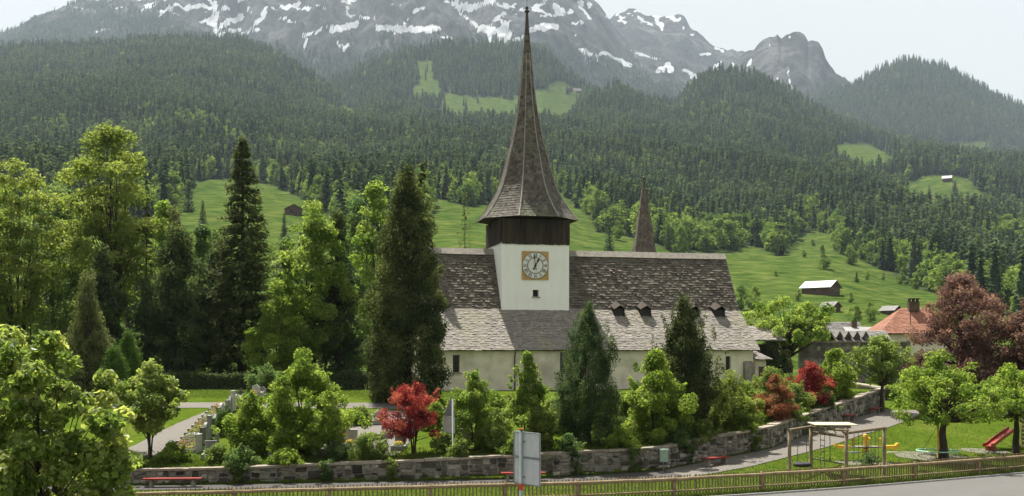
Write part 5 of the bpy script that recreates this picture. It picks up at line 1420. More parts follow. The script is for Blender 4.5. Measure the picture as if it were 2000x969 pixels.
shrub('sapling', 'light green sapling with a tall shoot before the church window', 1030, 60.6, 690, [(0.04, 46), (0.25, 62), (0.45, 58), (0.62, 36), (0.8, 18), (1.0, 6)], 'leaf_lime', 17550, 0.129, 412, nc=110, r0=0.2, r1=0.48, stems=3, n_limbs=45, top=0.9)
shrub('low_shrub', 'yellow-green low bush between the sapling and the dark juniper', 1062, 59.8, 800, [(0.05, 28), (0.4, 36), (0.8, 24), (1.0, 6)], 'leaf_yellow', 6750, 0.120, 413, nc=42, r0=0.2, r1=0.42)
shrub('low_shrub', 'loose green growth at the wall between the two saplings', 968, 59.6, 806, [(0.0, 34), (0.4, 38), (0.8, 24), (1.0, 6)], 'leaf_hedge', 6075, 0.112, 414, nc=40, r0=0.2, r1=0.4)
shrub('juniper', 'tall dark blue-green juniper column in front of the church', 1150, 62.4, 600, [(0.0, 58), (0.15, 66), (0.4, 64), (0.6, 55), (0.78, 40), (0.9, 22), (1.0, 5)], 'leaf_juniper', 59400, 0.129, 415, 'tree', nc=460, r0=0.2, r1=0.44, squash=1.7, stems=3, tr=0.1, out=0.65, vert=0.75, aspect=0.36, lump=0.42, shoots=30, n_limbs=10, tint_c=0.26, top=0.7)
shrub('acer_shrub', 'vivid green maple bush in front of the dark spiky yew', 1280, 63.8, 692, [(0.03, 58), (0.2, 74), (0.42, 74), (0.65, 54), (0.85, 30), (1.0, 8)], 'leaf_bright', 25650, 0.146, 416, nc=115, r0=0.3, r1=0.6, aspect=0.7)
# loose bushes filling the churchyard between the taller shrubs
shrub('churchyard_bush', 'low bush on the gravel right of the large maple bush', 705, 70, 800, [(0.0, 26), (0.3, 30), (0.65, 24), (1.0, 8)], 'leaf_hedge', 7425, 0.138, 700, group='low bushes before the church', nc=48, r0=0.25, r1=0.55, n_limbs=20)
shrub('churchyard_bush', 'low bush behind the two small signs', 850, 68, 790, [(0.0, 30), (0.3, 34), (0.65, 27), (1.0, 8)], 'leaf_bright', 7425, 0.138, 701, group='low bushes before the church', nc=48, r0=0.25, r1=0.55, n_limbs=20)
shrub('churchyard_bush', 'bush behind the airy sapling, nearer one', 900, 66, 770, [(0.0, 32), (0.3, 36), (0.65, 28), (1.0, 8)], 'leaf_mid', 7425, 0.138, 702, group='low bushes before the church', nc=48, r0=0.25, r1=0.55, n_limbs=20)
shrub('churchyard_bush', 'bush between the two saplings before the church wall', 965, 68, 770, [(0.0, 34), (0.3, 38), (0.65, 30), (1.0, 8)], 'leaf_lime', 7425, 0.138, 703, group='low bushes before the church', nc=48, r0=0.25, r1=0.55, n_limbs=20)
shrub('churchyard_bush', 'farther bush below the church window', 1000, 72, 772, [(0.0, 34), (0.3, 38), (0.65, 30), (1.0, 8)], 'leaf_yellow', 7425, 0.138, 704, group='low bushes before the church', nc=48, r0=0.25, r1=0.55, n_limbs=20)
shrub('churchyard_bush', 'yellow-green bush at the left foot of the dark juniper', 1085, 66, 778, [(0.0, 36), (0.3, 40), (0.65, 32), (1.0, 8)], 'leaf_hedge', 7425, 0.138, 705, group='low bushes before the church', nc=48, r0=0.25, r1=0.55, n_limbs=20)
shrub('churchyard_bush', 'bush behind the left side of the dark juniper', 1115, 72, 775, [(0.0, 36), (0.3, 40), (0.65, 32), (1.0, 8)], 'leaf_bright', 7425, 0.138, 706, group='low bushes before the church', nc=48, r0=0.25, r1=0.55, n_limbs=20)
shrub('churchyard_bush', 'bush at the right foot of the dark juniper', 1200, 68, 770, [(0.0, 32), (0.3, 36), (0.65, 28), (1.0, 8)], 'leaf_mid', 7425, 0.138, 707, group='low bushes before the church', nc=48, r0=0.25, r1=0.55, n_limbs=20)
shrub('churchyard_bush', 'farther bush between the juniper and the vivid maple bush', 1235, 75, 775, [(0.0, 36), (0.3, 40), (0.65, 32), (1.0, 8)], 'leaf_lime', 7425, 0.138, 708, group='low bushes before the church', nc=48, r0=0.25, r1=0.55, n_limbs=20)
shrub('churchyard_bush', 'small bush touching the left side of the vivid maple bush', 1225, 66, 782, [(0.0, 30), (0.3, 34), (0.65, 27), (1.0, 8)], 'leaf_yellow', 7425, 0.138, 709, group='low bushes before the church', nc=48, r0=0.25, r1=0.55, n_limbs=20)
shrub('churchyard_bush', 'bush right of the spiky yew', 1360, 69, 770, [(0.0, 36), (0.3, 40), (0.65, 32), (1.0, 8)], 'leaf_hedge', 7425, 0.138, 710, group='low bushes before the church', nc=48, r0=0.25, r1=0.55, n_limbs=20)
shrub('churchyard_bush', 'farther bush behind the loose yellow-green bush', 1385, 74, 762, [(0.0, 38), (0.3, 42), (0.65, 33), (1.0, 8)], 'leaf_bright', 7425, 0.138, 711, group='low bushes before the church', nc=48, r0=0.25, r1=0.55, n_limbs=20)
shrub('churchyard_bush', 'small bush at the right foot of the spiky yew', 1410, 70, 776, [(0.0, 32), (0.3, 36), (0.65, 28), (1.0, 8)], 'leaf_mid', 7425, 0.138, 712, group='low bushes before the church', nc=48, r0=0.25, r1=0.55, n_limbs=20)
shrub('churchyard_bush', 'bush below the right church window', 1455, 74, 752, [(0.0, 36), (0.3, 40), (0.65, 32), (1.0, 8)], 'leaf_lime', 7425, 0.138, 713, group='low bushes before the church', nc=48, r0=0.25, r1=0.55, n_limbs=20)
shrub('churchyard_bush', 'bush below the church buttress at the right corner', 1480, 78, 745, [(0.0, 32), (0.3, 36), (0.65, 28), (1.0, 8)], 'leaf_yellow', 7425, 0.138, 714, group='low bushes before the church', nc=48, r0=0.25, r1=0.55, n_limbs=20)
shrub('churchyard_bush', 'bush behind the deep red shrub by the porch', 1545, 84, 735, [(0.0, 30), (0.3, 34), (0.65, 27), (1.0, 8)], 'leaf_hedge', 7425, 0.138, 715, group='low bushes before the church', nc=48, r0=0.25, r1=0.55, n_limbs=20)
shrub('churchyard_bush', 'low bush on the wall left of the rust red shrub', 1452, 70, 782, [(0.0, 30), (0.3, 34), (0.65, 27), (1.0, 8)], 'leaf_bright', 7425, 0.138, 716, group='low bushes before the church', nc=48, r0=0.25, r1=0.55, n_limbs=20)
# growth spilling over the coping
for k, (px, yt, w, mt, lab) in enumerate([(470, 872, 30, 'leaf_mid', 'low green growth on the wall left of the large maple bush'), (560, 878, 32, 'leaf_bright', 'green growth spilling over the wall under the large maple bush'), (900, 862, 30, 'leaf_hedge', 'grassy clump on the wall right of the small signs'), (1000, 858, 30, 'leaf_lime', 'low growth on the wall at the left of the tall grey sign'), (1110, 850, 30, 'leaf_mid', 'low growth on the wall under the dark juniper'), (1210, 838, 34, 'leaf_bright', 'low growth on the wall between juniper and vivid maple bush'), (1370, 818, 34, 'leaf_hedge', 'low growth on the wall right of the vivid maple bush'), (1450, 800, 34, 'leaf_lime', 'low growth on the wall before the rust red shrub'), (1545, 782, 28, 'leaf_hedge', 'low growth on the wall between the two red shrubs'), (1330, 836, 28, 'leaf_mid', 'dark low growth on the wall under the vivid maple bush'), (1610, 765, 24, 'leaf_mid', 'low growth on the wall right of the deep red shrub'), (255, 888, 26, 'leaf_fore', 'low growth on the wall by the thin-stemmed maple')]):
    dd = 57.0
    for _ in range(6): dd = float(w_y((px - 1000) / F * dd)) + 0.25
    shrub('wall_plant', lab, px, dd, yt, [(0.0, w), (0.4, w), (0.75, w * 0.6), (1.0, 6)], mt, 3200, 0.12, 740 + k, nc=30, r0=0.15, r1=0.36, tr=0.02, n_limbs=10)
for k, (px, w, lab) in enumerate([(465, 17, 'creeper hanging down the wall face near the long red bench'), (640, 15, 'creeper hanging down the wall face under the dark low foliage'), (762, 16, 'creeper hanging down the wall face below the red maple'), (1128, 16, 'creeper hanging down the wall face below the juniper'), (1235, 17, 'creeper on the wall face left of the litter bin'), (1345, 16, 'creeper on the wall face between the bin and the red bench'), (1470, 18, 'creeper on the wall face right of the red bench'), (1575, 16, 'creeper on the wall face behind the swing')]):
    dd = 57.0
    for _ in range(6): dd = float(w_y((px - 1000) / F * dd)) - 0.32
    x = (px - 1000) / F * dd
    shrub('wall_creeper', lab, px, dd, HOR + (ZC - float(w_t(x)) - 0.05) / dd * F, [(0.0, w * 0.5), (0.5, w), (1.0, w * 1.2)], 'leaf_mid' if k % 2 else 'leaf_hedge', 1500, 0.10, 760 + k, nc=26, r0=0.1, r1=0.24, tr=0.012, n_limbs=6, shoots=0)
# spiky yew made of several upright shoots
H8 = H_at(1335, 66.6, 566)
ex = []
r8 = np.random.default_rng(8)
for (dx, top, w) in ((0, 1.0, 0.7), (-1.0, 0.84, 0.6), (1.05, 0.88, 0.62), (1.6, 0.76, 0.55), (-1.75, 0.68, 0.5), (0.45, 0.93, 0.62), (2.15, 0.58, 0.5), (-0.5, 0.92, 0.6)):
    for z in np.arange(0.35, H8 * top, 0.32):
        f = z / (H8 * top)
        rr = 0.82 * w * (1.0 - f) ** 0.6 + 0.07
        ex.append(((dx * 1.15 * (0.35 + 0.65 * f) + r8.normal() * 0.12, r8.normal() * 0.35, z), rr))
broadleaf('spiky_yew', 'dark spiky yew with several upright shoots against the church roof', 'tree', place(1335, 66.6), H8, [(0.2, 1.9), (0.3 * H8, 2.1), (0.5 * H8, 1.7), (0.72 * H8, 1.0), (0.92 * H8, 0.3)], 'leaf_yew', 56000, 0.17, 0.42, 250, 0.25, 0.5, 1.5, 3, 0.1, 417, out=0.7, n_limbs=20, vert=0.7, tint_c=0.24, extra=ex)
shrub('low_shrub', 'loose yellow-green bush right of the vivid green maple bush', 1425, 67.6, 728, [(0.0, 44), (0.3, 52), (0.65, 42), (1.0, 8)], 'leaf_yellow', 12150, 0.129, 418, nc=70)
shrub('low_shrub', 'light green bush behind the smaller red shrub', 1505, 72.8, 726, [(0.0, 48), (0.4, 52), (0.75, 38), (1.0, 8)], 'leaf_hedge', 10800, 0.129, 419, nc=65)
shrub('barberry_shrub', 'rust red upright shrub near the bend of the wall', 1512, 71.0, 738, [(0.05, 34), (0.3, 44), (0.6, 34), (0.85, 16), (1.0, 5)], 'leaf_rust', 10125, 0.120, 420, nc=65, r0=0.2, r1=0.42, stems=5, aspect=0.45, lump=0.5)
shrub('barberry_shrub', 'broad deep red shrub beside the bright green bush', 1585, 77.5, 712, [(0.1, 40), (0.4, 50), (0.7, 38), (1.0, 8)], 'leaf_red', 11475, 0.138, 421, nc=70, r0=0.25, r1=0.5, stems=5, aspect=0.45)
shrub('low_shrub', 'yellow-green bush at the foot of the broad deep red shrub', 1552, 75.4, 752, [(0.0, 36), (0.5, 38), (1.0, 8)], 'leaf_hedge', 6750, 0.129, 422, nc=40)
shrub('acer_shrub', 'bright green upright bush right of the red shrubs', 1632, 82.0, 682, [(0.05, 26), (0.3, 38), (0.6, 33), (0.85, 16), (1.0, 4)], 'leaf_bright', 12150, 0.163, 423, nc=70, aspect=0.7)
shrub('lime_sapling', 'airy young tree with dark leaning trunk at the end of the wall', 1722, 87.0, 660, [(0.40, 36), (0.55, 56), (0.75, 56), (0.9, 34), (1.0, 10)], 'leaf_hedge', 6500, 0.2, 424, 'tree', nc=70, r0=0.3, r1=0.65, stems=1, tr=0.2, clear=0.35, top=0.75, bark='bark', n_limbs=55)
p, H, pr = tall(1535, 116, 586, [(0.46, 30), (0.56, 78), (0.7, 92), (0.85, 80), (0.95, 50), (1.0, 14)])
broadleaf('pollard_lime', 'lime-green pollarded tree with stout dark trunk right of the church', 'tree', p, H, pr, 'leaf_lime', 9000, 0.30, 0.65, 64, 0.5, 1.0, 0.75, 1, 0.8, 425, out=0.6, lump=0.5, n_limbs=64, clear=0.3, top=0.6)
p, H, pr = tall(1600, 121, 620, [(0.1, 30), (0.5, 40), (0.8, 25), (1.0, 6)])
broadleaf('garden_tree', 'soft green garden tree behind the pollarded tree', 'tree', p, H, pr, 'leaf_hedge', 5000, 0.3, 0.65, 45, 0.5, 1.0, 0.75, 1, 0.2, 426, n_limbs=20)
p, H, pr = tall(1505, 112, 668, [(0.0, 40), (0.5, 46), (1.0, 20)])
broadleaf('ivy_bush', 'dark ivy-covered bush behind the right end of the church', 'shrub', p, H, pr, 'leaf_dark', 7000, 0.24, 0.6, 60, 0.4, 0.8, 0.85, 2, 0.15, 427, n_limbs=10)
p, H, pr = tall(1878, 104, 528, [(0.05, 100), (0.2, 116), (0.38, 120), (0.55, 105), (0.7, 78), (0.84, 48), (0.94, 26), (1.0, 8)])
broadleaf('copper_beech', 'large copper beech with dark purple-red foliage at the right', 'tree', p, H, pr, 'leaf_copper', 24000, 0.27, 0.6, 190, 0.55, 1.15, 0.7, 1, 0.5, 428, out=0.72, lump=0.4, n_limbs=60, tint_c=0.25)
p, H, pr = tall(2010, 100, 590, [(0.05, 50), (0.4, 60), (0.8, 40), (1.0, 8)])
broadleaf('copper_beech', 'smaller copper beech cut by the right edge', 'tree', p, H, pr, 'leaf_copper', 9000, 0.27, 0.6, 80, 0.55, 1.1, 0.7, 1, 0.3, 429, out=0.7, n_limbs=30)
# playground trees
ptd = 66.0
H = H_at(1843, ptd, 684)
broadleaf('linden_tree', 'vivid green playground tree with a straight dark trunk', 'tree', place(1843, ptd), H, [(0.36 * H, 1.6), (0.46 * H, 3.0), (0.58 * H, 3.3), (0.72 * H, 2.5), (0.86 * H, 1.2), (1.0 * H, 0.3)], 'leaf_bright', 10500, 0.175, 0.7, 95, 0.3, 0.68, 0.7, 1, 0.28, 430, out=0.6, lump=0.8, shoots=10, n_limbs=90, clear=0.35, top=0.72,
          extra=[((2.4, 0, 0.50 * H), 0.7), ((3.2, 0.2, 0.44 * H), 0.7), ((-2.6, 0, 0.42 * H), 0.6), ((-2.2, 0, 0.36 * H), 0.5), ((1.6, 0, 0.38 * H), 0.6), ((2.9, 0, 0.56 * H), 0.6)])
H = H_at(1960, 69.0, 712)
broadleaf('linden_tree', 'second vivid green playground tree at the right edge over the slide', 'tree', place(1985, 69.5), H + 0.5, [(0.40 * H, 1.8), (0.5 * H, 3.2), (0.66 * H, 3.4), (0.82 * H, 2.4), (1.0 * H, 0.6)], 'leaf_bright', 10000, 0.175, 0.7, 90, 0.3, 0.7, 0.7, 1, 0.24, 431, out=0.6, lump=0.8, shoots=10, n_limbs=70, clear=0.4, top=0.72)

# --- single trees on the hillside meadow
leaf_kinds = []
for k in range(3):
    rng = np.random.default_rng(500 + k); mb = MB()
    cl = make_clumps(rng, [(0.06, 0.16), (0.25, 0.34), (0.5, 0.38), (0.78, 0.26), (0.97, 0.06)], 46, 0.07, 0.14, 0.9, 0.65, 0.4, seed=k)
    crown_leaves(mb, rng, cl, 2600, 0.045, 0.7, 0.9, 0.5, 0.15)
    t = MB(); t.tube([(0, 0, -0.05), (0, 0, 0.3), (0, 0, 0.7)], [0.03, 0.022, 0.008], 6)
    leaf_kinds.append((mb.mesh('crown', M['far_leaf']), t.mesh('trunk', M['bark'])))
fir_kinds = []
for k in range(3):
    rng = np.random.default_rng(520 + k)
    mb = conifer_mesh(rng, 1.0, 0.17 + 0.02 * k, whorls=24, per=8, sprays=9, droop=0.4, base=0.05, power=0.85, L=0.07, aspect=0.5, rag=0.18, irregular=0.3, seed=k)
    t = MB(); t.tube([(0, 0, -0.05), (0, 0, 0.5), (0, 0, 0.95)], [0.022, 0.014, 0.003], 6)
    fir_kinds.append((mb.mesh('crown', M['far_fir']), t.mesh('trunk', M['bark'])))
def meadow_tree(px, py, hpx, kind, label, group=None, wide=1.0, k=0):
    d = s1_depth(px, py)
    x = (px - 1000) / F * d
    z = float(s1_z(np.array([px]), np.array([d]))[0])
    H = hpx * d / F
    nm = 'spruce_tree' if kind == 'fir' else 'meadow_tree'
    r = empty(nm, (x, d, z - 0.2), (px * 0.7) % 6.28); r.scale = (H * wide, H * wide, H)
    tag(r, label, 'tree', group)
    c, t = (fir_kinds if kind == 'fir' else leaf_kinds)[(k + int(px)) % 3]
    link_mesh('trunk', t, r); link_mesh('crown', c, r)
MT = [
 (1190, 496, 62, 'fir', 'lone dark spruce on the meadow left of the turret spire', 1.0),
 (1205, 470, 40, 'leaf', 'round broadleaf tree on the meadow edge above the lone spruce', 1.0),
 (1165, 432, 62, 'leaf', 'tall pale green tree at the top right corner of the meadow behind the tower', 0.8),
 (1330, 500, 58, 'leaf', 'light green tree just right of the turret spire', 0.9),
 (1305, 488, 52, 'fir', 'dark spruce behind the turret spire', 1.0),
 (1587, 481, 14, 'leaf', 'tiny round bush high on the right meadow', 1.3),
 (1570, 502, 14, 'leaf', 'small bush left of the middle of the right meadow', 1.3),
 (1606, 503, 26, 'leaf', 'slender light tree in the middle of the right meadow', 0.7),
 (1609, 526, 30, 'leaf', 'broad dark bush in the middle of the right meadow', 1.4),
 (1660, 516, 36, 'leaf', 'large round tree at the upper edge of the right meadow', 1.35),
 (1635, 490, 40, 'leaf', 'tall tree leaning on the wood above the right meadow', 0.8),
 (1673, 551, 20, 'fir', 'small cone-shaped tree, first of three in a line on the right meadow', 1.6),
 (1695, 547, 17, 'leaf', 'small tree, middle of three in a line on the right meadow', 1.0),
 (1725, 547, 14, 'leaf', 'small tree, last of three in a line on the right meadow', 1.1),
 (1515, 541, 12, 'leaf', 'tiny bush alone on the left part of the right meadow', 1.2),
 (1560, 588, 24, 'leaf', 'small light bush beside the big barn', 1.0),
 (1636, 568, 14, 'leaf', 'dark bush against the right end of the big barn', 1.2),
 (1661, 591, 20, 'leaf', 'dark round bush between the big barn and the two small barns', 1.0),
 (1670, 632, 38, 'leaf', 'left of two rounded bushes below the barns', 1.2),
 (1700, 630, 42, 'leaf', 'right of two rounded bushes below the barns', 1.0),
 (1475, 607, 48, 'leaf', 'dark round tree just beyond the right end of the church roof', 1.1),
 (1448, 606, 52, 'leaf', 'lighter tree touching the right end of the church roof', 0.9),
 (1760, 556, 26, 'leaf', 'round tree where the meadow meets the wood on the right', 1.2),
 (1790, 566, 32, 'leaf', 'taller round tree at the lower end of the wood edge', 1.1),
 (1835, 572, 50, 'leaf', 'big pale green tree left of the copper beech top', 1.1),
 (1985, 555, 46, 'leaf', 'pale green tree at the right edge above the copper beech', 1.0),
 (1978, 580, 40, 'leaf', 'mid green tree at the right edge beside the copper beech', 1.2),
 (1765, 384, 28, 'fir', 'dark spruce alone in the clearing high on the right', 1.0),
 (1815, 386, 26, 'fir', 'dark spruce in the middle of the clearing high on the right', 1.0),
 (1865, 386, 36, 'fir', 'dense dark spruce at the right side of the high clearing', 1.6),
 (368, 412, 62, 'fir', 'dark spruce on the meadow left of the tall fir', 1.1),
 (396, 440, 50, 'fir', 'spruce in the hollow left of the tall fir', 1.1),
 (610, 380, 36, 'leaf', 'pale tree at the upper end of the left meadow', 1.0),
 (330, 420, 60, 'leaf', 'bright green tree behind the narrow dark spruce', 1.0),
 (880, 396, 22, 'leaf', 'bush at the top of the meadow left of the spire', 1.4),
 (935, 395, 30, 'leaf', 'pale tree touching the left side of the spire', 1.1),
 (555, 470, 55, 'fir', 'spruce on the slope just right of the tall fir', 1.0),
 (695, 430, 55, 'leaf', 'pale tree on the slope above the slim dark evergreen', 1.0),
 (1215, 440, 50, 'leaf', 'yellow-green tree in the wood edge left of the turret', 1.0),
 (1290, 470, 52, 'leaf', 'yellow-green tree in the wood edge right of the turret', 1.0),
 (1380, 490, 46, 'leaf', 'round tree above the right half of the nave ridge', 1.1),
 (1420, 486, 40, 'fir', 'spruce above the right end of the nave ridge', 1.0)]
for k, (px, py, h, kind, lab, wd) in enumerate(MT): meadow_tree(px, py, h, kind, lab, None, wd, k)
SLOPE_LABELS = ['pale tree on the slope behind the narrow dark spruce, left one', 'pale tree on the slope left of the black evergreen mass', 'spruce on the slope behind the gap left of the tall fir', 'rounded tree on the slope directly behind the tall fir', 'tree on the slope between the tall fir and the lime-green maple', 'spruce on the slope behind the lime-green maple', 'tree on the slope behind the slim dark evergreen', 'tree on the slope behind the slender trunks at the left edge', 'spruce on the slope behind the slender trunks', 'tree on the slope behind the gap between the yellow-green trees', 'tree on the slope behind the tallest yellow-green tree', 'higher tree on the slope at the very left edge', 'tree on the slope behind the bright maple beside the big yew', 'higher tree on the slope right of the tall fir', 'higher tree on the slope behind the lime-green maple top']
for k, (px, py, h, kind, wd) in enumerate([(318, 600, 190, 'leaf', .8), (352, 640, 200, 'leaf', .8), (392, 620, 170, 'fir', 1.0), (420, 600, 150, 'leaf', .9), (560, 640, 170, 'leaf', .8), (590, 600, 150, 'fir', 1.0), (690, 640, 190, 'leaf', .8), (40, 620, 210, 'leaf', .8), (90, 640, 230, 'fir', .9), (150, 610, 200, 'leaf', .8), (250, 640, 220, 'leaf', .8), (10, 560, 190, 'leaf', .9), (720, 560, 120, 'leaf', .9), (500, 560, 120, 'leaf', 1.0), (650, 560, 130, 'leaf', 1.0)]):
    meadow_tree(px, py, h, kind, SLOPE_LABELS[k], 'trees behind the churchyard', wd, k)
# ------------------------------------------------------------------ barns and houses
def gable_house(name, label, cat, loc, rz, L, W, hw, hr, wallm, roofm, over=0.6, windows=(), door=None, course=0.0, group=None, chimney=None, seed=1, post=None):
    """ridge along local x; gable at +x carries windows (y, z, w, h)"""
    r = empty(name, loc, rz); tag(r, label, cat, group)
    m = MB(); m.prism([(-W / 2, -1.5), (W / 2, -1.5), (W / 2, hw), (0, hr - 0.12), (-W / 2, hw)], -L / 2, L / 2); m.build('wall', M[wallm], r)
    sl = (hr - hw) / (W / 2)
    m = MB(); ye = W / 2 + over; ze = hw - sl * over
    for s in (-1, 1):
        y0, y1 = s * ye, 0.0
        v = [(-L / 2 - over, y0, ze), (L / 2 + over, y0, ze), (L / 2 + over, y1, hr), (-L / 2 - over, y1, hr)]
        up = [(a, b, c + 0.16) for a, b, c in v]
        m.hexa(v + up)
    rf = m.build('roof', M[roofm if not course else 'wood_barn'], r)
    if course:
        m = MB(); rg = np.random.default_rng(seed)
        for s in (-1, 1):
            a, b = (-L / 2 - over - .03, L / 2 + over + .03) if s < 0 else (L / 2 + over + .03, -L / 2 - over - .03)
            shingles(m, (a, s * ye, ze + 0.16), (b, s * ye, ze + 0.16), (b, 0, hr + 0.16), (a, 0, hr + 0.16), rg, course, course * 0.7, course * 1.4, 0.04, 0.01)
        tag(m.build('tiles', M[roofm], rf), kind='stuff')
    for (y, z, w, h) in windows:
        f = MB(); f.box((L / 2 + 0.03, y, z), (0.06, w + 0.2, h + 0.2)); f = f.build('window', M['headstone_pale'], r)
        g = MB(); g.box((L / 2 + 0.075, y, z), (0.04, w, h)); g.build('pane', M['glass'], f)
    if door:
        y, w, h = door
        g = MB(); g.box((L / 2 + 0.04, y, h / 2), (0.08, w, h)); g.build('door', M['dark_void'], r)
    if chimney:
        cx, cy, cw, ch = chimney
        g = MB(); g.box((cx, cy, hr + ch / 2 - 0.4), (cw, cw * 0.7, ch + 0.8)); g.build('chimney', M['wood_barn'], rf)
    return r
def on_slope(px, py):
    d = s1_depth(px, py); return Vector(((px - 1000) / F * d, d, float(s1_z(np.array([px]), np.array([d]))[0])))
R = math.radians
p = on_slope(1603, 574); gable_house('barn', 'big brown barn with pale metal roof on the right meadow', 'barn', p, R(-42), 12.5, 9.5, 2.6, 5.2, 'wood_barn', 'metal_roof', 0.9, [(-2.4, 1.3, 0.9, 0.8), (-0.6, 1.3, 0.9, 0.8), (1.4, 1.3, 0.9, 0.8), (3.0, 1.3, 0.9, 0.8)])
p = on_slope(1622, 608); gable_house('barn', 'small weathered barn below the big barn', 'barn', p, R(-52), 5.2, 4.4, 1.7, 3.2, 'wood_barn', 'roof_slate', 0.6, door=(0.2, 1.0, 1.5))
p = on_slope(1740, 615); gable_house('barn', 'small weathered barn furthest right on the meadow, left of the tiled house', 'barn', p, R(-52), 5.6, 5.0, 1.7, 3.2, 'wood_barn', 'roof_slate', 0.6, door=(0.2, 1.2, 1.5))
p = on_slope(573, 418); gable_house('barn', 'dark brown barn on the steep left meadow', 'barn', p, R(-75), 8.0, 9.5, 2.8, 5.4, 'wood_barn', 'wood_barn', 0.8, door=(-1.5, 1.6, 2.0))
def far_barn(px, py, P, label, L, W, rz):
    fx, fy = pxy(P); k = np.argmin((fx - px) ** 2 + (fy - py) ** 2); q = P.reshape(-1, 3)[k]
    gable_house('barn', label, 'barn', Vector(q), R(rz), L, W, 5, 12, 'wood_barn', 'roof_slate', 1.5)
far_barn(1108, 178, PB, 'far chalet on the meadow terrace beside the spire', 26, 18, -70)
far_barn(1127, 180, PB, 'far long low barn with pale roof right of the far chalet', 24, 10, 5)
p = on_slope(1850, 352); gable_house('barn', 'tiny pale barn at the top of the high clearing', 'barn', p, R(-30), 14, 9, 3, 7, 'wood_barn', 'metal_roof', 1.0)
p = on_slope(1792, 352); gable_house('barn', 'tiny pale barn left of the high clearing', 'barn', p, R(-20), 10, 7, 3, 6, 'wood_barn', 'metal_roof', 1.0)
# village houses at the right
def zpx(py, d): return ZC - (py - HOR) / F * d
def hx(px, d): return (px - 1000) / F * d
# stone boundary wall behind the churchyard
bw = empty('boundary_wall', (hx(1560, 118), 118.0, GZ1)); tag(bw, 'high old stone wall below the village roofs right of the church', 'wall')
LW = hx(1790, 116) - hx(1560, 118)
m = MB(); m.box((LW / 2, 0, (zpx(669, 118) - GZ1) / 2 - 0.2), (LW, 0.5, zpx(669, 118) - GZ1 + 0.4)); m.build('masonry', M['mortar'], bw)
m = MB(); rg = np.random.default_rng(4)
zt = zpx(669, 118) - GZ1
for row in range(10):
    x = rg.uniform(0, 0.4)
    while x < LW - 0.5:
        w = rg.uniform(0.35, 0.9); h = zt / 10
        m.box((x + w / 2, -0.25, (row + 0.5) * h), (w - 0.03, 0.06 + rg.uniform(0, 0.05), h - 0.03), tint=float(rg.uniform(0.2, 0.8))); x += w
tag(m.build('rubble_stones', M['stone'], bw), kind='stuff')
x = 0.0
while x < LW - 0.1:
    w = min(rg.uniform(0.9, 1.6), LW - x)
    m = MB(); m.box((x + w / 2, 0, zt + 0.06), (w - 0.02, 0.75, 0.13 + rg.uniform(0, 0.03)), tint=float(rg.uniform(.3, .8))); m.build('coping_stone', M['coping'], bw); x += w
d = 152
gable_house('house', 'grey-roofed house behind the pollarded tree', 'house', Vector((hx(1636, d), d, GZ1)), R(8), 5.2, 6, zpx(664, d) - GZ1, zpx(631, d) - GZ1, 'plaster_cream', 'roof_slate', 0.5, course=0.4, seed=2, chimney=None)
d = 148
gable_house('house', 'low house with pale flat roof and a small chimney', 'house', Vector((hx(1704, d), d + 3, GZ1)), R(4), 5.6, 5, zpx(657, d) - GZ1, zpx(640, d) - GZ1, 'plaster_cream', 'metal_roof', 0.4, chimney=(-1.6, 0, 0.7, 0.9))
# long low roof with four dormers
d = 131.0
lr = empty('dormer_house', (hx(1640, d), d, GZ1), R(-2)); tag(lr, 'long low grey roof with four small pointed dormers above the wall', 'house')
Lh = hx(1738, d) - hx(1640, d); ze = zpx(668, d) - GZ1; zr = zpx(645, d) - GZ1
m = MB(); m.box((Lh / 2, 3.0, ze / 2 - 0.3), (Lh, 5.4, ze + 0.4)); m.build('wall', M['plaster_cream'], lr)
m = MB()
m.hexa([(-0.3, 0, ze - 0.15), (Lh + 0.3, 0, ze - 0.15), (Lh + 0.3, 3, zr - 0.15), (-0.3, 3, zr - 0.15), (-0.3, 0, ze), (Lh + 0.3, 0, ze), (Lh + 0.3, 3, zr), (-0.3, 3, zr)])
m.hexa([(-0.3, 6, ze - 0.15), (Lh + 0.3, 6, ze - 0.15), (Lh + 0.3, 3, zr - 0.15), (-0.3, 3, zr - 0.15), (-0.3, 6, ze), (Lh + 0.3, 6, ze), (Lh + 0.3, 3, zr), (-0.3, 3, zr)])
rf = m.build('roof', M['wood_barn'], lr)
m = MB(); shingles(m, (-0.3, -0.05, ze), (Lh + 0.3, -0.05, ze), (Lh + 0.3, 3, zr), (-0.3, 3, zr), rg, 0.35, 0.25, 0.5, 0.04); tag(m.build('tiles', M['roof_slate'], rf), kind='stuff')
for k in range(4):
    u = hx(1642 + 16.8 * k, d) - hx(1640, d)
    dm = empty('dormer', (u, 0.35, ze + 0.1)); dm.parent = lr
    m = MB(); m.prism([(-0.34, 0), (0.34, 0), (0.34, 0.55), (0, 1.15), (-0.34, 0.55)], 0.0, 1.4, axis=1); m.build('dormer_wall', M['wood_barn'], dm)
    m = MB()
    for s in (-1, 1):
        m.hexa([(s * 0.42, -0.03, 0.43), (0, -0.03, 1.16), (0, 1.5, 1.16), (s * 0.42, 1.5, 0.43), (s * 0.42, -0.03, 0.47), (0, -0.03, 1.21), (0, 1.5, 1.21), (s * 0.42, 1.5, 0.47)])
    m.build('dormer_roof', M['roof_slate'], dm)
    m = MB(); m.box((0, -0.02, 0.42), (0.36, 0.04, 0.5)); m.build('dormer_window', M['glass'], dm)
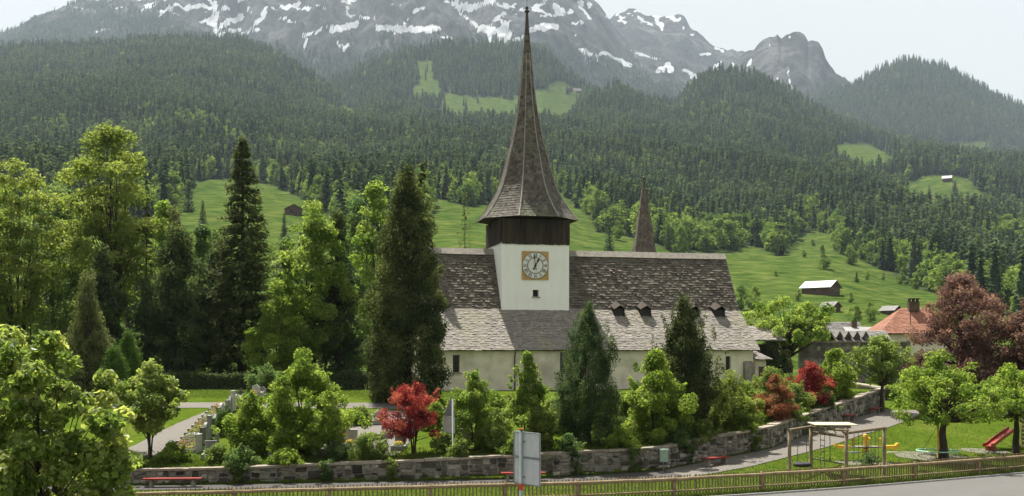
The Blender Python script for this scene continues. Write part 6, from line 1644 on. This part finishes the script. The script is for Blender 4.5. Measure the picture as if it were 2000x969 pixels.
# red tiled hip roof house
d = 138.0
rh = empty('tiled_house', (hx(1722, d), d, GZ1), R(0)); tag(rh, 'house with salmon red tiled hip roof and chimney beside the copper beech', 'house')
ze = zpx(651, d) - GZ1; zr = zpx(600, d) - GZ1; Lh = 9.5; Dp = 7.0
rp = [(-0.3, -0.2, ze), (Lh, -0.2, ze), (Lh, Dp, ze), (-0.3, Dp, ze)]; r0 = (hx(1779, d) - hx(1722, d), 3.4, zr); r1 = (Lh - 2.2, 3.4, zr)
m = MB(); m.box((Lh / 2 - 0.1, Dp / 2, ze / 2 - 0.35), (Lh - 1.0, Dp - 0.8, ze + 0.4)); m.build('wall', M['plaster_cream'], rh)
m = MB(); m.add(rp + [r0, r1], [(0, 1, 5, 4)]); m.add([rp[0], r0, rp[3]], [(0, 1, 2)]); m.add([rp[1], rp[2], r1], [(0, 1, 2)]); m.add([rp[2], rp[3], r0, r1], [(0, 1, 2, 3)]); m.add([(a, b, c - 0.12) for a, b, c in rp], [(0, 1, 2, 3)])
rf = m.build('roof', M['roof_red'], rh)
m = MB(); shingles(m, rp[0], rp[1], r1, r0, rg, 0.3, 0.18, 0.3, 0.04, 0.008); shingles(m, rp[3], rp[0], r0, np.array(r0) + [0.0, 0.02, 0], rg, 0.3, 0.18, 0.3, 0.04, 0.008); tag(m.build('tiles', M['roof_red'], rf), kind='stuff')
m = MB(); m.box((Lh / 2 - 0.15, -0.22, ze - 0.06), (Lh + 0.3, 0.1, 0.12)); m.build('gutter', M['wood_barn'], rf)
ch = empty('chimney', (hx(1801, d) - hx(1722, d), 3.0, zr)); ch.parent = rh
m = MB(); m.box((0, 0, 0.2), (1.3, 0.8, 1.2)); m.build('stack', M['wood_barn'], ch)
for s in (-1, 0, 1):
    m = MB(); m.box((s * 0.5, 0, 0.98), (0.14, 0.7, 0.36)); m.build('support', M['wood_barn'], ch)
m = MB(); m.box((0, 0, 1.22), (1.5, 0.95, 0.1)); m.build('cap', M['roof_slate'], ch)
pl = at(1778, 600, 139); m = MB(); m.tube([(0, 0, -3), (0, 0, 0.9)], 0.05, 6); o = m.build('roof_pole', M['iron'], None, loc=pl); tag(o, 'thin dark pole sticking up behind the red tiled roof', 'pole')
# lean-to and porch at the right end of the church
d = 111.0
ln = empty('lean_to', (hx(1476, d), d, GZ1), TH); tag(ln, 'grey-roofed lean-to behind the right end of the church', 'shed')
m = MB(); m.box((1.4, 2, 1.9), (2.6, 3.4, 4.4)); m.build('wall', M['wood_dark'], ln)
z0 = zpx(664, d) - GZ1; z1 = zpx(646, d) - GZ1
m = MB(); m.hexa([(-0.4, -0.6, z0 - .12), (3.0, -0.6, z0 - .12), (3.0, 3.2, z1 + .4), (-0.4, 3.2, z1 + .4), (-0.4, -0.6, z0), (3.0, -0.6, z0), (3.0, 3.2, z1 + .55), (-0.4, 3.2, z1 + .55)]); rf = m.build('roof', M['roof_slate'], ln)
m = MB(); shingles(m, (-0.4, -0.6, z0), (3.0, -0.6, z0), (3.0, 3.2, z1 + .55), (-0.4, 3.2, z1 + .55), rg, 0.3, .2, .4); tag(m.build('shingles', M['shingle_lower'], rf), kind='stuff')
d = 103.5
pc = empty('porch', (hx(1480, d), d, GZ1), TH); tag(pc, 'small shingled porch roof at the right corner of the church', 'porch')
z0 = zpx(702, d) - GZ1; z1 = zpx(684, d) - GZ1
m = MB(); m.box((0.5, 1.3, z0 / 2 - 0.1), (1.1, 1.8, z0 + 0.1)); m.build('wall', M['plaster_cream'], pc)
m = MB(); m.box((0.6, 0.37, 1.0), (0.6, 0.06, 1.9)); m.build('door', M['wood_barn'], pc)
m = MB(); m.hexa([(-0.2, 0, z0 - .08), (1.55, 0, z0 - .08), (0.7, 2.3, z1 - .08), (-0.2, 2.3, z1 - .08), (-0.2, 0, z0), (1.55, 0, z0), (0.7, 2.3, z1), (-0.2, 2.3, z1)]); rf = m.build('roof', M['wood_dark'], pc)
m = MB(); shingles(m, (-0.2, -0.03, z0), (1.55, -0.03, z0), (0.7, 2.3, z1), (-0.2, 2.3, z1), rg, 0.25, .15, .35); tag(m.build('shingles', M['shingle_lower'], rf), kind='stuff')
# old slab leaning in the gardens
p = ground_at(1592, 108); m = MB(); m.hexa([(-1.2, -0.8, 0), (1.2, -0.8, 0), (1.2, 0.9, 0), (-1.2, 0.9, 0), (-1.0, -0.6, 0.9), (0.9, -0.6, 0.75), (0.6, 0.6, 1.5), (-0.7, 0.6, 1.6)])
o = m.build('garden_shed', M['roof_slate'], None, loc=p); tag(o, 'low grey stone-roofed garden hut behind the broad deep red shrub', 'hut')

# ------------------------------------------------------------------ graves
def flowers(root, name, cx, cy, z, w, l, n, mat, L, seed, hh=0.18):
    rng = np.random.default_rng(seed); mb = MB()
    P = np.stack([cx + rng.uniform(-w / 2, w / 2, n), cy + rng.uniform(-l / 2, l / 2, n), z + rng.uniform(0.03, hh, n)], axis=1)
    N = unit(np.array([0, 0, 1.0]) + rng.normal(size=(n, 3)) * 0.6)
    leaf_quads(mb, P, N, L, L * 0.8, rng); mb.build(name, M[mat], root)
def grave(loc, rz, w, h, th, stone, shape, petal, label, group, seed, length=1.5, plant=True):
    g = empty('grave', loc, rz); tag(g, label, 'grave', group)
    rng = np.random.default_rng(seed)
    if shape == 'cross':
        m = MB(); m.box((0, 0, h / 2), (0.16, th, h)); m.box((0, 0, h * 0.68), (w, th * 0.96, 0.16))
    elif shape == 'round':
        m = MB(); an = np.linspace(0, math.pi, 9)
        m.prism([(-w / 2, -0.15), (w / 2, -0.15)] + [(w / 2 * math.cos(a), h - w / 2 + w / 2 * math.sin(a)) for a in an], -th / 2, th / 2, axis=1)
    elif shape == 'slant':
        m = MB(); m.prism([(-w / 2, -0.15), (w / 2, -0.15), (w / 2, h * 0.72), (w * 0.1, h), (-w / 2, h * 0.86)], -th / 2, th / 2, axis=1)
    else:
        m = MB(); m.box((0, 0, h / 2 - 0.08), (w, th, h + 0.16)); m.box((0, 0, h + 0.03), (w + 0.06, th + 0.05, 0.06))
    m.build('headstone', M[stone], g)
    m = MB()
    for x in (-w / 2 - 0.05, w / 2 + 0.05): m.box((x, -length / 2 - th / 2, 0.05), (0.09, length, 0.24))
    m.box((0, -length - th / 2, 0.05), (w + 0.19, 0.09, 0.24)); m.build('border', M['headstone'], g)
    m = MB(); m.box((0, -length / 2 - th / 2, 0.03), (w, length - 0.02, 0.14)); m.build('soil', M['grave_soil'], g)
    if plant:
        flowers(g, 'leaves', 0, -length / 2 - 0.1, 0.10, w * 0.85, length * 0.8, 140, 'leaf_mid', 0.11, seed)
        flowers(g, 'blossoms', 0, -length / 2 - 0.1, 0.14, w * 0.8, length * 0.7, 60, petal, 0.09, seed + 50, 0.26)
petals = ['petal_yellow', 'petal_orange', 'petal_pink', 'petal_white', 'petal_yellow']
pname = {'petal_yellow': 'yellow', 'petal_orange': 'orange', 'petal_pink': 'pink', 'petal_white': 'white'}
srow = ['headstone_pale', 'headstone_dark', 'headstone', 'headstone', 'headstone_dark', 'headstone', 'headstone', 'headstone_pale', 'headstone', 'headstone', 'headstone', 'headstone_pale', 'headstone_pale']
ordn = ['nearest', 'second', 'third', 'fourth', 'fifth', 'sixth', 'seventh', 'eighth', 'ninth', 'tenth', 'eleventh', 'twelfth', 'farthest']
sname = {'headstone_pale': 'pale', 'headstone_dark': 'dark', 'headstone': 'grey'}
for k in range(13):
    t = k / 12
    px = 385 + (458 - 385) * t ** 0.9; dd = 61.5 + (77.0 - 61.5) * t
    x = hx(px, dd) + 0.1
    sh = ['slab', 'slab', 'round', 'slab', 'slab', 'slant', 'slab', 'round', 'slab', 'slab', 'slant', 'slab', 'round'][k]
    pt = petals[k % 5]
    grave((x, dd, float(gz(x, dd))), R(-90 + (k * 37 % 7 - 3)), 0.62 + 0.06 * (k % 3), 0.95 + 0.13 * (k * 5 % 4), 0.16, srow[k], sh, pt,
          '%s headstone with %s flowers, %s in the long row beside the gravel walk' % (sname[srow[k]], pname[pt], ordn[k]), 'graves in the long row', 600 + k)
other = [(412, 60.6, 10, 'headstone', 'slab', 'petal_white', 'grey headstone behind the nearest end of the long row'), (424, 62.5, -85, 'headstone', 'slab', 'petal_pink', 'second grey headstone behind the near end of the long row'),
 (500, 84.0, 0, 'headstone_pale', 'slant', 'petal_orange', 'tilted pale headstone at the edge of the lawn'), (512, 85.0, 5, 'headstone', 'slant', 'petal_white', 'grey pointed headstone beside the tilted pale one'),
 (470, 80.5, 0, 'headstone_dark', 'cross', 'petal_white', 'thin dark grave cross at the edge of the lawn'),
 (672, 65.2, 8, 'headstone_pale', 'slab', 'petal_orange', 'white grave with orange flowers right of the large maple bush'), (658, 61.6, 0, 'headstone', 'slab', 'petal_yellow', 'narrow grey headstone below the white grave'),
 (688, 62.8, -4, 'headstone_pale', 'slab', 'petal_yellow', 'flat white grave with yellow flowers'), (548, 60.9, 0, 'headstone_pale', 'slab', 'petal_orange', 'grave with orange flowers below the large maple bush'),
 (755, 66.0, 0, 'headstone', 'round', 'petal_pink', 'grave with pink flowers left of the red maple'), (782, 62.0, 0, 'headstone', 'slab', 'petal_yellow', 'grave with yellow flowers at the foot of the red maple'),
 (905, 61.6, 0, 'headstone_pale', 'slab', 'petal_yellow', 'pale grave with yellow flowers behind the airy sapling'), (740, 71.0, 6, 'headstone_pale', 'round', 'petal_pink', 'pale grave behind the red maple on the gravel'),
 (630, 71.5, 0, 'headstone', 'slab', 'petal_pink', 'grave with pink flowers behind the large maple bush'), (600, 66.0, 0, 'headstone_pale', 'slab', 'petal_yellow', 'grave hidden among leaves of the large maple bush')]
for k, (px, dd, rz, st, sh, pt, lab) in enumerate(other):
    x = hx(px, dd)
    grave((x, dd, float(gz(x, dd))), R(rz), 0.6, 0.75 + 0.1 * (k % 3), 0.15, st, sh, pt, lab, 'graves among the shrubs', 640 + k, 1.3)

# ------------------------------------------------------------------ benches and street furniture
def bench(px, d, rz, ln, label):
    p = ground_at(px, d)
    b = empty('bench', p, rz); tag(b, label, 'bench', 'red benches along the churchyard wall')
    for k, y in enumerate((-0.13, 0.13)):
        m = MB(); m.box((0, y, 0.44), (ln, 0.23, 0.07)); m.build('seat_plank', M['bench_red'], b)
    for s in (-1, 1):
        m = MB(); m.hexa([(s * ln * 0.36 - 0.09, -0.2, -0.15), (s * ln * 0.36 + 0.09, -0.2, -0.15), (s * ln * 0.36 + 0.09, 0.2, -0.15), (s * ln * 0.36 - 0.09, 0.2, -0.15), (s * ln * 0.36 - 0.07, -0.17, 0.4), (s * ln * 0.36 + 0.07, -0.17, 0.4), (s * ln * 0.36 + 0.07, 0.17, 0.4), (s * ln * 0.36 - 0.07, 0.17, 0.4)]); m.build('leg', M['mortar'], b)
def wall_rz(x):
    a, b = float(w_y(x - 0.7)), float(w_y(x + 0.7)); return math.atan2(b - a, 1.4)
bench(337, 55.6, R(4), 2.9, 'long red bench below the wall at the left')
bench(1022, 57.0, R(5), 2.3, 'red bench half hidden behind the tall grey sign')
bench(1398, 62.2, R(38), 2.0, 'red bench on the gravel at the bend of the wall')
bench(1659, 80.2, R(58), 1.9, 'small red bench far along the path by the swing frame')
bench(1709, 85.6, R(58), 1.9, 'farthest red bench at the end of the wall')
# litter bin on a post
p = ground_at(1296, 60.6); b = empty('litter_bin', p); tag(b, 'pale green litter bin on a thin post before the wall', 'bin')
m = MB(); m.tube([(0, 0.05, -0.2), (0, 0.05, 1.25)], 0.025, 7); m.build('post', M['steel'], b)
m = MB(); m.box((0, -0.08, 0.85), (0.42, 0.26, 0.62)); m.build('bin_body', M['bin_green'], b)
m = MB(); m.hexa([(-0.24, -0.24, 1.16), (0.24, -0.24, 1.16), (0.24, 0.08, 1.16), (-0.24, 0.08, 1.16), (-0.24, -0.22, 1.2), (0.24, -0.22, 1.2), (0.24, 0.08, 1.26), (-0.24, 0.08, 1.26)]); m.build('lid', M['bin_green'], b)
# big sign seen from behind
d = 49.12; x = hx(1021, d)
b = empty('road_sign', (x, d, GZ0), R(-52)); tag(b, 'tall grey sign panel seen from behind on a steel post by the fence', 'sign')
zb = zpx(946, d) - GZ0; zt = zpx(840, d) - GZ0
m = MB(); m.tube([(0, -0.10, -0.3), (0, -0.10, zt + 0.02)], 0.085, 12); m.build('post', M['teal_steel'], b, smooth=True)
m = MB(); m.tube([(0, -0.10, zt + 0.02), (0, -0.10, zt + 0.07)], 0.09, 12); m.build('post_cap', M['red_paint'], b)
m = MB(); m.tube([(0, -0.10, 0.75), (0, -0.10, 1.05)], 0.09, 12); m.build('reflector_band', M['red_paint'], b)
zm = (zb + zt) / 2
for (z0, z1) in ((zb, zm - 0.012), (zm + 0.012, zt - 0.08)):
    m = MB(); m.box((0.28, 0.03, (z0 + z1) / 2), (1.85, 0.03, z1 - z0)); pn = m.build('panel', M['sign_back'], b)
    m = MB()
    for zz in (z0 + 0.02, z1 - 0.02): m.box((0.28, 0.0, zz), (1.87, 0.05, 0.035))
    for xx in (-0.64, 1.2): m.box((xx, 0.0, (z0 + z1) / 2), (0.03, 0.05, z1 - z0))
    m.build('edge_frame', M['steel'], pn)
m = MB()
for zz in (zb + 0.35, zt - 0.5): m.box((0, -0.02, zz), (0.3, 0.12, 0.06))
m.build('clamp', M['steel'], b)
# two small signs on one post
d = 59.0; p = ground_at(884, d)
b = empty('warning_sign', p, R(-48)); tag(b, 'small triangular and square signs seen from behind on a grey post', 'sign')
zt = zpx(776, d) - p.z
m = MB(); m.tube([(0, 0, -0.3), (0, 0, zt - 0.1)], 0.045, 9); m.build('post', M['steel'], b, smooth=True)
m = MB(); m.prism([(-0.85, zt - 1.05), (0.12, zt - 0.98), (-0.2, zt)], 0.045, 0.06, axis=1); m.build('triangle_panel', M['steel'], b)
m = MB(); m.box((-0.38, 0.055, zt - 1.5), (0.95, 0.02, 0.85)); m.build('square_panel', M['sign_back'], b)
m = MB(); m.box((-0.38, 0.045, zt - 1.07), (0.97, 0.05, 0.03)); m.build('panel_edge', M['headstone_pale'], b)

# ------------------------------------------------------------------ playground
P1 = ground_at(1542, 59.0); P2 = ground_at(1584, 61.6); P3 = ground_at(1653, 57.6); P4 = ground_at(1727, 60.2)
TOP = {1: zpx(840, 59.0), 2: zpx(834, 61.6), 3: zpx(842, 57.6), 4: zpx(834, 60.2)}
cf = empty('climbing_gym', P1); tag(cf, 'wooden climbing and swing frame of round logs behind the fence', 'climbing frame')
o0 = np.array(P1)
def rel(v): return np.array(v) - o0
tops = {}
for k, p in ((1, P1), (2, P2), (3, P3), (4, P4)):
    m = MB(); z = TOP[k]; tops[k] = np.array([p.x, p.y, z])
    m.tube([rel((p.x, p.y, p.z - 0.4)), rel((p.x, p.y, (p.z + z) / 2)), rel((p.x, p.y, z))], 0.095, 10); m.build('post', M['wood_log'], cf, smooth=True)
def log(a, b, r, name='beam', mat='wood_log', e0=0.0, e1=0.0):
    a = np.array(a, dtype=float); b = np.array(b, dtype=float); d_ = unit(b - a)
    m = MB(); m.tube([rel(a - d_ * e0), rel((a + b) / 2), rel(b + d_ * e1)], r, 9); return m.build(name, M[mat], cf, smooth=True)
log(tops[1] + [0, 0, 0.0], tops[2] + [0, 0, 0.02], 0.08, e0=0.15, e1=2.6)
log(tops[2] + [0.1, -0.1, -0.28], tops[3] + [0, 0, -0.30], 0.08, e0=0.1, e1=0.1)
log(tops[2] + [0.1, -0.1, 0.0], tops[3] + [0, 0, 0.02], 0.07, e0=0.1, e1=0.1)
log(tops[3] + [0, 0, -0.10], tops[4] + [0, 0, -0.05], 0.085, e0=0.2, e1=0.12)
log(tops[2] + [0, 0, -1.75], tops[3] + [0, 0, -1.75], 0.035, 'hand_rail', 'rope')
# plank deck over the middle
c = (tops[2] + tops[3]) / 2 + np.array([0.25, 0.3, 0.26])
for k in range(6):
    m = MB(); m.box(rel(c + np.array([0.02 * k, -0.95 + 0.36 * k, 0.0])), (2.25, 0.31, 0.05), R(-4 + (k % 3) * 1.5)); m.build('deck_plank', M['wood_board'], cf)
for dx in (-0.8, 0.75):
    m = MB(); m.box(rel(c + np.array([dx, 0, -0.10])), (0.12, 2.1, 0.13), R(-3)); m.build('deck_joist', M['wood_log'], cf)
for q in np.linspace(-0.6, 0.6, 4):
    a = c + np.array([q, -0.7, -0.12]); m = MB(); m.tube([rel(a), rel(a + [0.3, 0.1, -0.35])], 0.035, 6); m.build('brace', M['wood_board'], cf)
# tyre swing between first and second post
mid = tops[1] * 0.42 + tops[2] * 0.58
sw = empty('swing', (mid[0], mid[1], mid[2])); tag(sw, 'tyre swing hanging from the log beam on two ropes', 'swing')
gzz = float(gz(mid[0], mid[1])) - mid[2]
for s in (-0.28, 0.28):
    m = MB(); m.tube([(s * 0.7, 0, 0), (s, 0.02, gzz + 0.45)], 0.018, 6); m.build('rope', M['rope'], sw)
m = MB()
an = np.linspace(0, 2 * math.pi, 20, endpoint=False)
ring = np.stack([0.38 * np.cos(an), 0.38 * np.sin(an), np.full(20, gzz + 0.36)], axis=1)
m.tube(np.concatenate([ring, ring[:1]]), 0.12, 8, cap=False); m.build('tyre', M['rubber'], sw, smooth=True)
# rope ladder and knotted ropes
la = tops[2] * 0.66 + tops[3] * 0.34 + np.array([0, 0, -0.3]); dl = unit((tops[3] - tops[2]) * np.array([1, 1, 0]))
ld = empty('rope_ladder', la); tag(ld, 'rope ladder with thin rungs hanging in the middle of the climbing frame', 'rope ladder')
for s in (-0.24, 0.24):
    m = MB(); m.tube([dl * s, dl * s + [0, 0, -1.95]], 0.016, 5); m.build('side_rope', M['rope'], ld)
for q in range(6):
    m = MB(); m.tube([dl * -0.27 + [0, 0, -0.35 - 0.31 * q], dl * 0.27 + [0, 0, -0.35 - 0.31 * q]], 0.026, 6); m.build('rung', M['rope_red' if q == 0 else 'wood_log'], ld)
a = tops[2] * 0.45 + tops[3] * 0.55 + np.array([0, 0, -0.3]); m = MB(); m.tube([(0, 0, 0), (0.02, 0, -1.3)], 0.02, 6); m.lathe([(0, -1.42), (0.06, -1.38), (0.06, -1.3), (0, -1.26)], 8); o = m.build('climbing_rope', M['rope'], None, loc=a); tag(o, 'single hanging rope with a knot beside the rope ladder', 'rope')
nt_ = empty('climbing_net', tops[3]); tag(nt_, 'open net of vertical ropes and rungs between the two right posts', 'net')
v34 = tops[4] - tops[3]
for q in np.linspace(0.2, 0.86, 7):
    m = MB(); m.tube([v34 * q + [0, 0, -0.1], v34 * q + [0.03 * math.sin(q * 20), 0, -1.7]], 0.014, 5); m.build('rope', M['rope'], nt_)
for zq in (-0.7, -1.2, -1.6):
    m = MB(); m.tube([v34 * 0.2 + [0, 0, zq], v34 * 0.5 + [0, 0, zq - 0.05], v34 * 0.86 + [0, 0, zq]], 0.013, 5); m.build('cross_rope', M['rope'], nt_)
# seesaw
p = ground_at(1692, 64.4)
se = empty('seesaw', p, R(-2)); tag(se, 'yellow spring seesaw with four seats and a bright yellow figure in the middle', 'seesaw')
m = MB(); m.box((0, 0, 0.78), (2.6, 0.16, 0.07), M=Matrix.Rotation(R(1.2), 4, 'Y')); m.box((0, 0, 0.82), (1.3, 0.5, 0.04)); m.build('beam', M['wood_grey'], se)
for s in (-1, 1):
    m = MB(); m.prism([(s * 1.0, 0.70), (s * 1.75, 0.70 - s * 0.02), (s * 1.84, 0.84), (s * 1.84, 1.03), (s * 1.72, 1.0), (s * 1.68, 0.9), (s * 1.0, 0.87)], -0.17, 0.17, axis=1); m.build('seat', M['toy_yellow'], se)
    m = MB(); m.tube([(s * 0.78, 0, 0.8), (s * 0.8, 0, 1.28)], 0.03, 7); m.tube([(s * 0.8, -0.22, 1.28), (s * 0.8, 0.22, 1.28)], 0.028, 7); m.build('handle', M['slide_red' if s < 0 else 'toy_yellow'], se)
    m = MB(); m.box((s * 1.1 + 0.25, -0.55, 0.52), (0.62, 0.2, 0.07)); m.build('foot_board', M['wood_board' if s > 0 else 'steel'], se)
m = MB(); m.box((0, 0, 1.05), (0.3, 0.12, 0.5)); m.lathe([(0, 0), (0.15, 0.05), (0.18, 0.16), (0.13, 0.28), (0, 0.32)], 9, (-0.06, 0, 1.24)); m.lathe([(0, 0), (0.10, 0.03), (0.12, 0.1), (0, 0.2)], 9, (0.14, 0, 1.2)); m.hexa([(-0.25, -0.06, 0.45), (0.05, -0.06, 0.45), (0.05, 0.06, 0.45), (-0.25, 0.06, 0.45), (-0.18, -0.06, 0.8), (0.12, -0.06, 0.8), (0.12, 0.06, 0.8), (-0.18, 0.06, 0.8)]); m.build('figure_board', M['toy_yellow'], se)
m = MB(); an = np.linspace(0, 5 * 2 * math.pi, 60); m.tube(np.stack([0.12 * np.cos(an), 0.12 * np.sin(an), np.linspace(0.02, 0.75, 60)], axis=1), 0.025, 5); m.build('spring', M['iron'], se, smooth=True)
shrub('weed_clump', 'dark green clump of weeds under the yellow seesaw', 1700, 62.6, 886, [(0.0, 18), (0.5, 20), (1.0, 5)], 'leaf_mid', 1500, 0.1, 470, nc=16, r0=0.12, r1=0.26, tr=0.015, stems=2, n_limbs=5)
# hoop carousel
p = ground_at(1832, 66.6)
hc = empty('hoop_carousel', p); tag(hc, 'pale green hoop hanging round a yellow pole on the playground', 'carousel')
m = MB(); m.tube([(0, 0, -0.2), (0, 0, 2.0)], 0.055, 8); m.build('pole', M['toy_yellow'], hc, smooth=True)
an = np.linspace(0, 2 * math.pi, 40, endpoint=False); ring = np.stack([1.23 * np.cos(an), 1.23 * np.sin(an), np.full(40, 0.42)], axis=1)
m = MB(); m.tube(np.concatenate([ring, ring[:1]]), 0.042, 7, cap=False); m.build('hoop', M['hoop_green'], hc, smooth=True)
for a in np.linspace(0, 2 * math.pi, 5)[:-1] + 0.4:
    m = MB(); m.tube([(0, 0, 1.92), (1.23 * math.cos(a), 1.23 * math.sin(a), 0.44)], 0.009, 5); m.build('rope', M['rope'], hc)
# slide
a = ground_at(1934, 70.4); b = np.array(at(1978, 838, 72.0))
sl = empty('slide', a); tag(sl, 'red playground slide coming down to the left', 'slide')
top_ = b - np.array(a); dh = unit(top_ * np.array([1, 1, 0])); sd = np.array([-dh[1], dh[0], 0])
path = [np.array([0, 0, 0.30]) - dh * 0.35, np.array([0, 0, 0.32]), top_ * 0.18 + np.array([0, 0, 0.30]), top_ * 0.55 + np.array([0, 0, 0.18]), top_ + np.array([0, 0, 0.0])]
m = MB()
for k in range(len(path) - 1):
    p0, p1 = path[k], path[k + 1]
    m.hexa([p0 - sd * 0.26 - [0, 0, .04], p1 - sd * 0.26 - [0, 0, .04], p1 + sd * 0.26 - [0, 0, .04], p0 + sd * 0.26 - [0, 0, .04], p0 - sd * 0.26, p1 - sd * 0.26, p1 + sd * 0.26, p0 + sd * 0.26])
m.build('chute', M['slide_red'], sl)
for s in (-1, 1):
    m = MB()
    for k in range(len(path) - 1):
        p0, p1 = path[k] + sd * s * 0.28, path[k + 1] + sd * s * 0.28
        w = sd * 0.02
        m.hexa([p0 - w - [0, 0, .06], p1 - w - [0, 0, .06], p1 + w - [0, 0, .06], p0 + w - [0, 0, .06], p0 - w + [0, 0, .17], p1 - w + [0, 0, .17], p1 + w + [0, 0, .17], p0 + w + [0, 0, .17]])
    m.build('side_rail', M['slide_red'], sl)
m = MB(); m.box((0.0, 0, 0.12), (0.5, 0.4, 0.36)); m.build('foot', M['slide_red'], sl)
# slide tower at the edge
tp_ = ground_at(2006, 72.8); st = empty('slide_tower', tp_); tag(st, 'wooden ladder tower of the slide at the right edge', 'play tower')
for s in (-0.55, 0.55):
    for q in (-0.5, 0.5):
        m = MB(); m.tube([(s, q, -0.3), (s, q, 2.6)], 0.07, 8); m.build('post', M['wood_log'], st, smooth=True)
for k in range(7):
    m = MB(); m.box((0, -0.58, 0.25 + 0.27 * k), (1.2, 0.05, 0.18)); m.build('plank', M['wood_log'], st)
m = MB(); m.box((0, 0, 1.75), (1.15, 1.05, 0.06)); m.build('deck', M['wood_log'], st)

# ------------------------------------------------------------------ grass blades and weeds (uncountable)
def tufts(name, n, fx, L, mat, label, seed, hmul=1.0):
    rng = np.random.default_rng(seed)
    x, y = fx(rng, n)
    z = gz(x, y) + 0.05 * (fbm(x * 0.3, y * 0.3, 3, 5) - 0.45)
    P = np.stack([x, y, z + L * 0.35 * hmul], axis=1)
    T = unit(np.array([0, 0, 1.0]) + rng.normal(size=(len(x), 3)) * 0.35)
    N = unit(rng.normal(size=(len(x), 3)) * np.array([1, 1, 0.3]))
    mb = MB(); leaf_quads(mb, P, N, L * rng.uniform(0.6, 1.4, len(x)) * hmul, L * 0.22, rng, T, 0.5 + rng.normal(size=len(x)) * 0.22)
    o = mb.build(name, M[mat]); tag(o, label, kind='stuff')
def verge(rng, n):
    x = rng.uniform(-17, 33, n); y = f_y(x) + rng.normal(size=n) * 0.22 + 0.1; return x, np.maximum(y, f_y(x) - 0.5)
tufts('grass', 20000, verge, 0.22, 'blade', 'rough grass and weeds along the foot of the fence', 1)
def play(rng, n):
    x = rng.uniform(-16, 38, n * 3); yf = f_y(x); yw = w_y(x)
    y = yf + rng.uniform(0, 1, len(x)) * np.maximum(yw - yf + 6 * (x > 28), 1)
    po = np.interp(x, [p[0] for p in pth_out], [p[1] for p in pth_out])
    ok = (y < po + 0.1); x, y = x[ok][:n], y[ok][:n]
    return x, y
tufts('grass', 40000, play, 0.11, 'blade', 'short bright grass of the playground', 2)
def lawn(rng, n):
    x = rng.uniform(-34, -4, n); y = rng.uniform(80.8, 97, n); return x, y
tufts('grass', 22000, lawn, 0.12, 'blade', 'mown grass of the churchyard lawn', 3)
def yard(rng, n):
    x = rng.uniform(-24, 28, n); y = w_y(x) + 0.3 + np.abs(rng.normal(size=n)) * 1.6
    return x, y
tufts('grass', 18000, yard, 0.2, 'blade', 'grass and weeds along the top of the churchyard wall', 4)
def foot(rng, n):
    x = rng.uniform(-20, 29, n); y = w_y(x) - 0.3 - np.abs(rng.normal(size=n)) * 0.12
    return x, y
tufts('grass', 7000, foot, 0.16, 'blade', 'weeds growing at the foot of the churchyard wall', 5)
def vf(rng, n):
    x = rng.uniform(-14, 33, n); return x, f_y(x) + rng.normal(size=n) * 0.25 - 0.1
tufts('wild_flowers', 900, vf, 0.09, 'petal_white', 'small white wild flowers along the fence', 6, 1.6)

# ------------------------------------------------------------------ haze
def build_haze():
    mb = MB(); x = 11000.0; y0, y1 = -300.0, 9400.0; z0, z1 = -2.0, 3100.0
    mb.hexa([(-x, y0, z0), (x, y0, z0), (x, y1, z0), (-x, y1, z0), (-x, y0, z1), (x, y0, z1), (x, y1, z1), (-x, y1, z1)])
    o = mb.build('haze'); tag(o, 'thin summer haze filling the valley', kind='stuff')
    m = bpy.data.materials.new('haze'); m.use_nodes = True; nt = m.node_tree; nt.nodes.clear()
    out = nt.nodes.new("ShaderNodeOutputMaterial"); v = nt.nodes.new("ShaderNodeVolumePrincipled")
    v.inputs['Color'].default_value = (0.70, 0.85, 1.0, 1); v.inputs['Density'].default_value = HAZE
    v.inputs['Anisotropy'].default_value = 0.2
    nt.links.new(v.outputs[0], out.inputs['Volume'])
    o.data.materials.clear(); o.data.materials.append(m)
HAZE = 3.6e-5
build_haze()
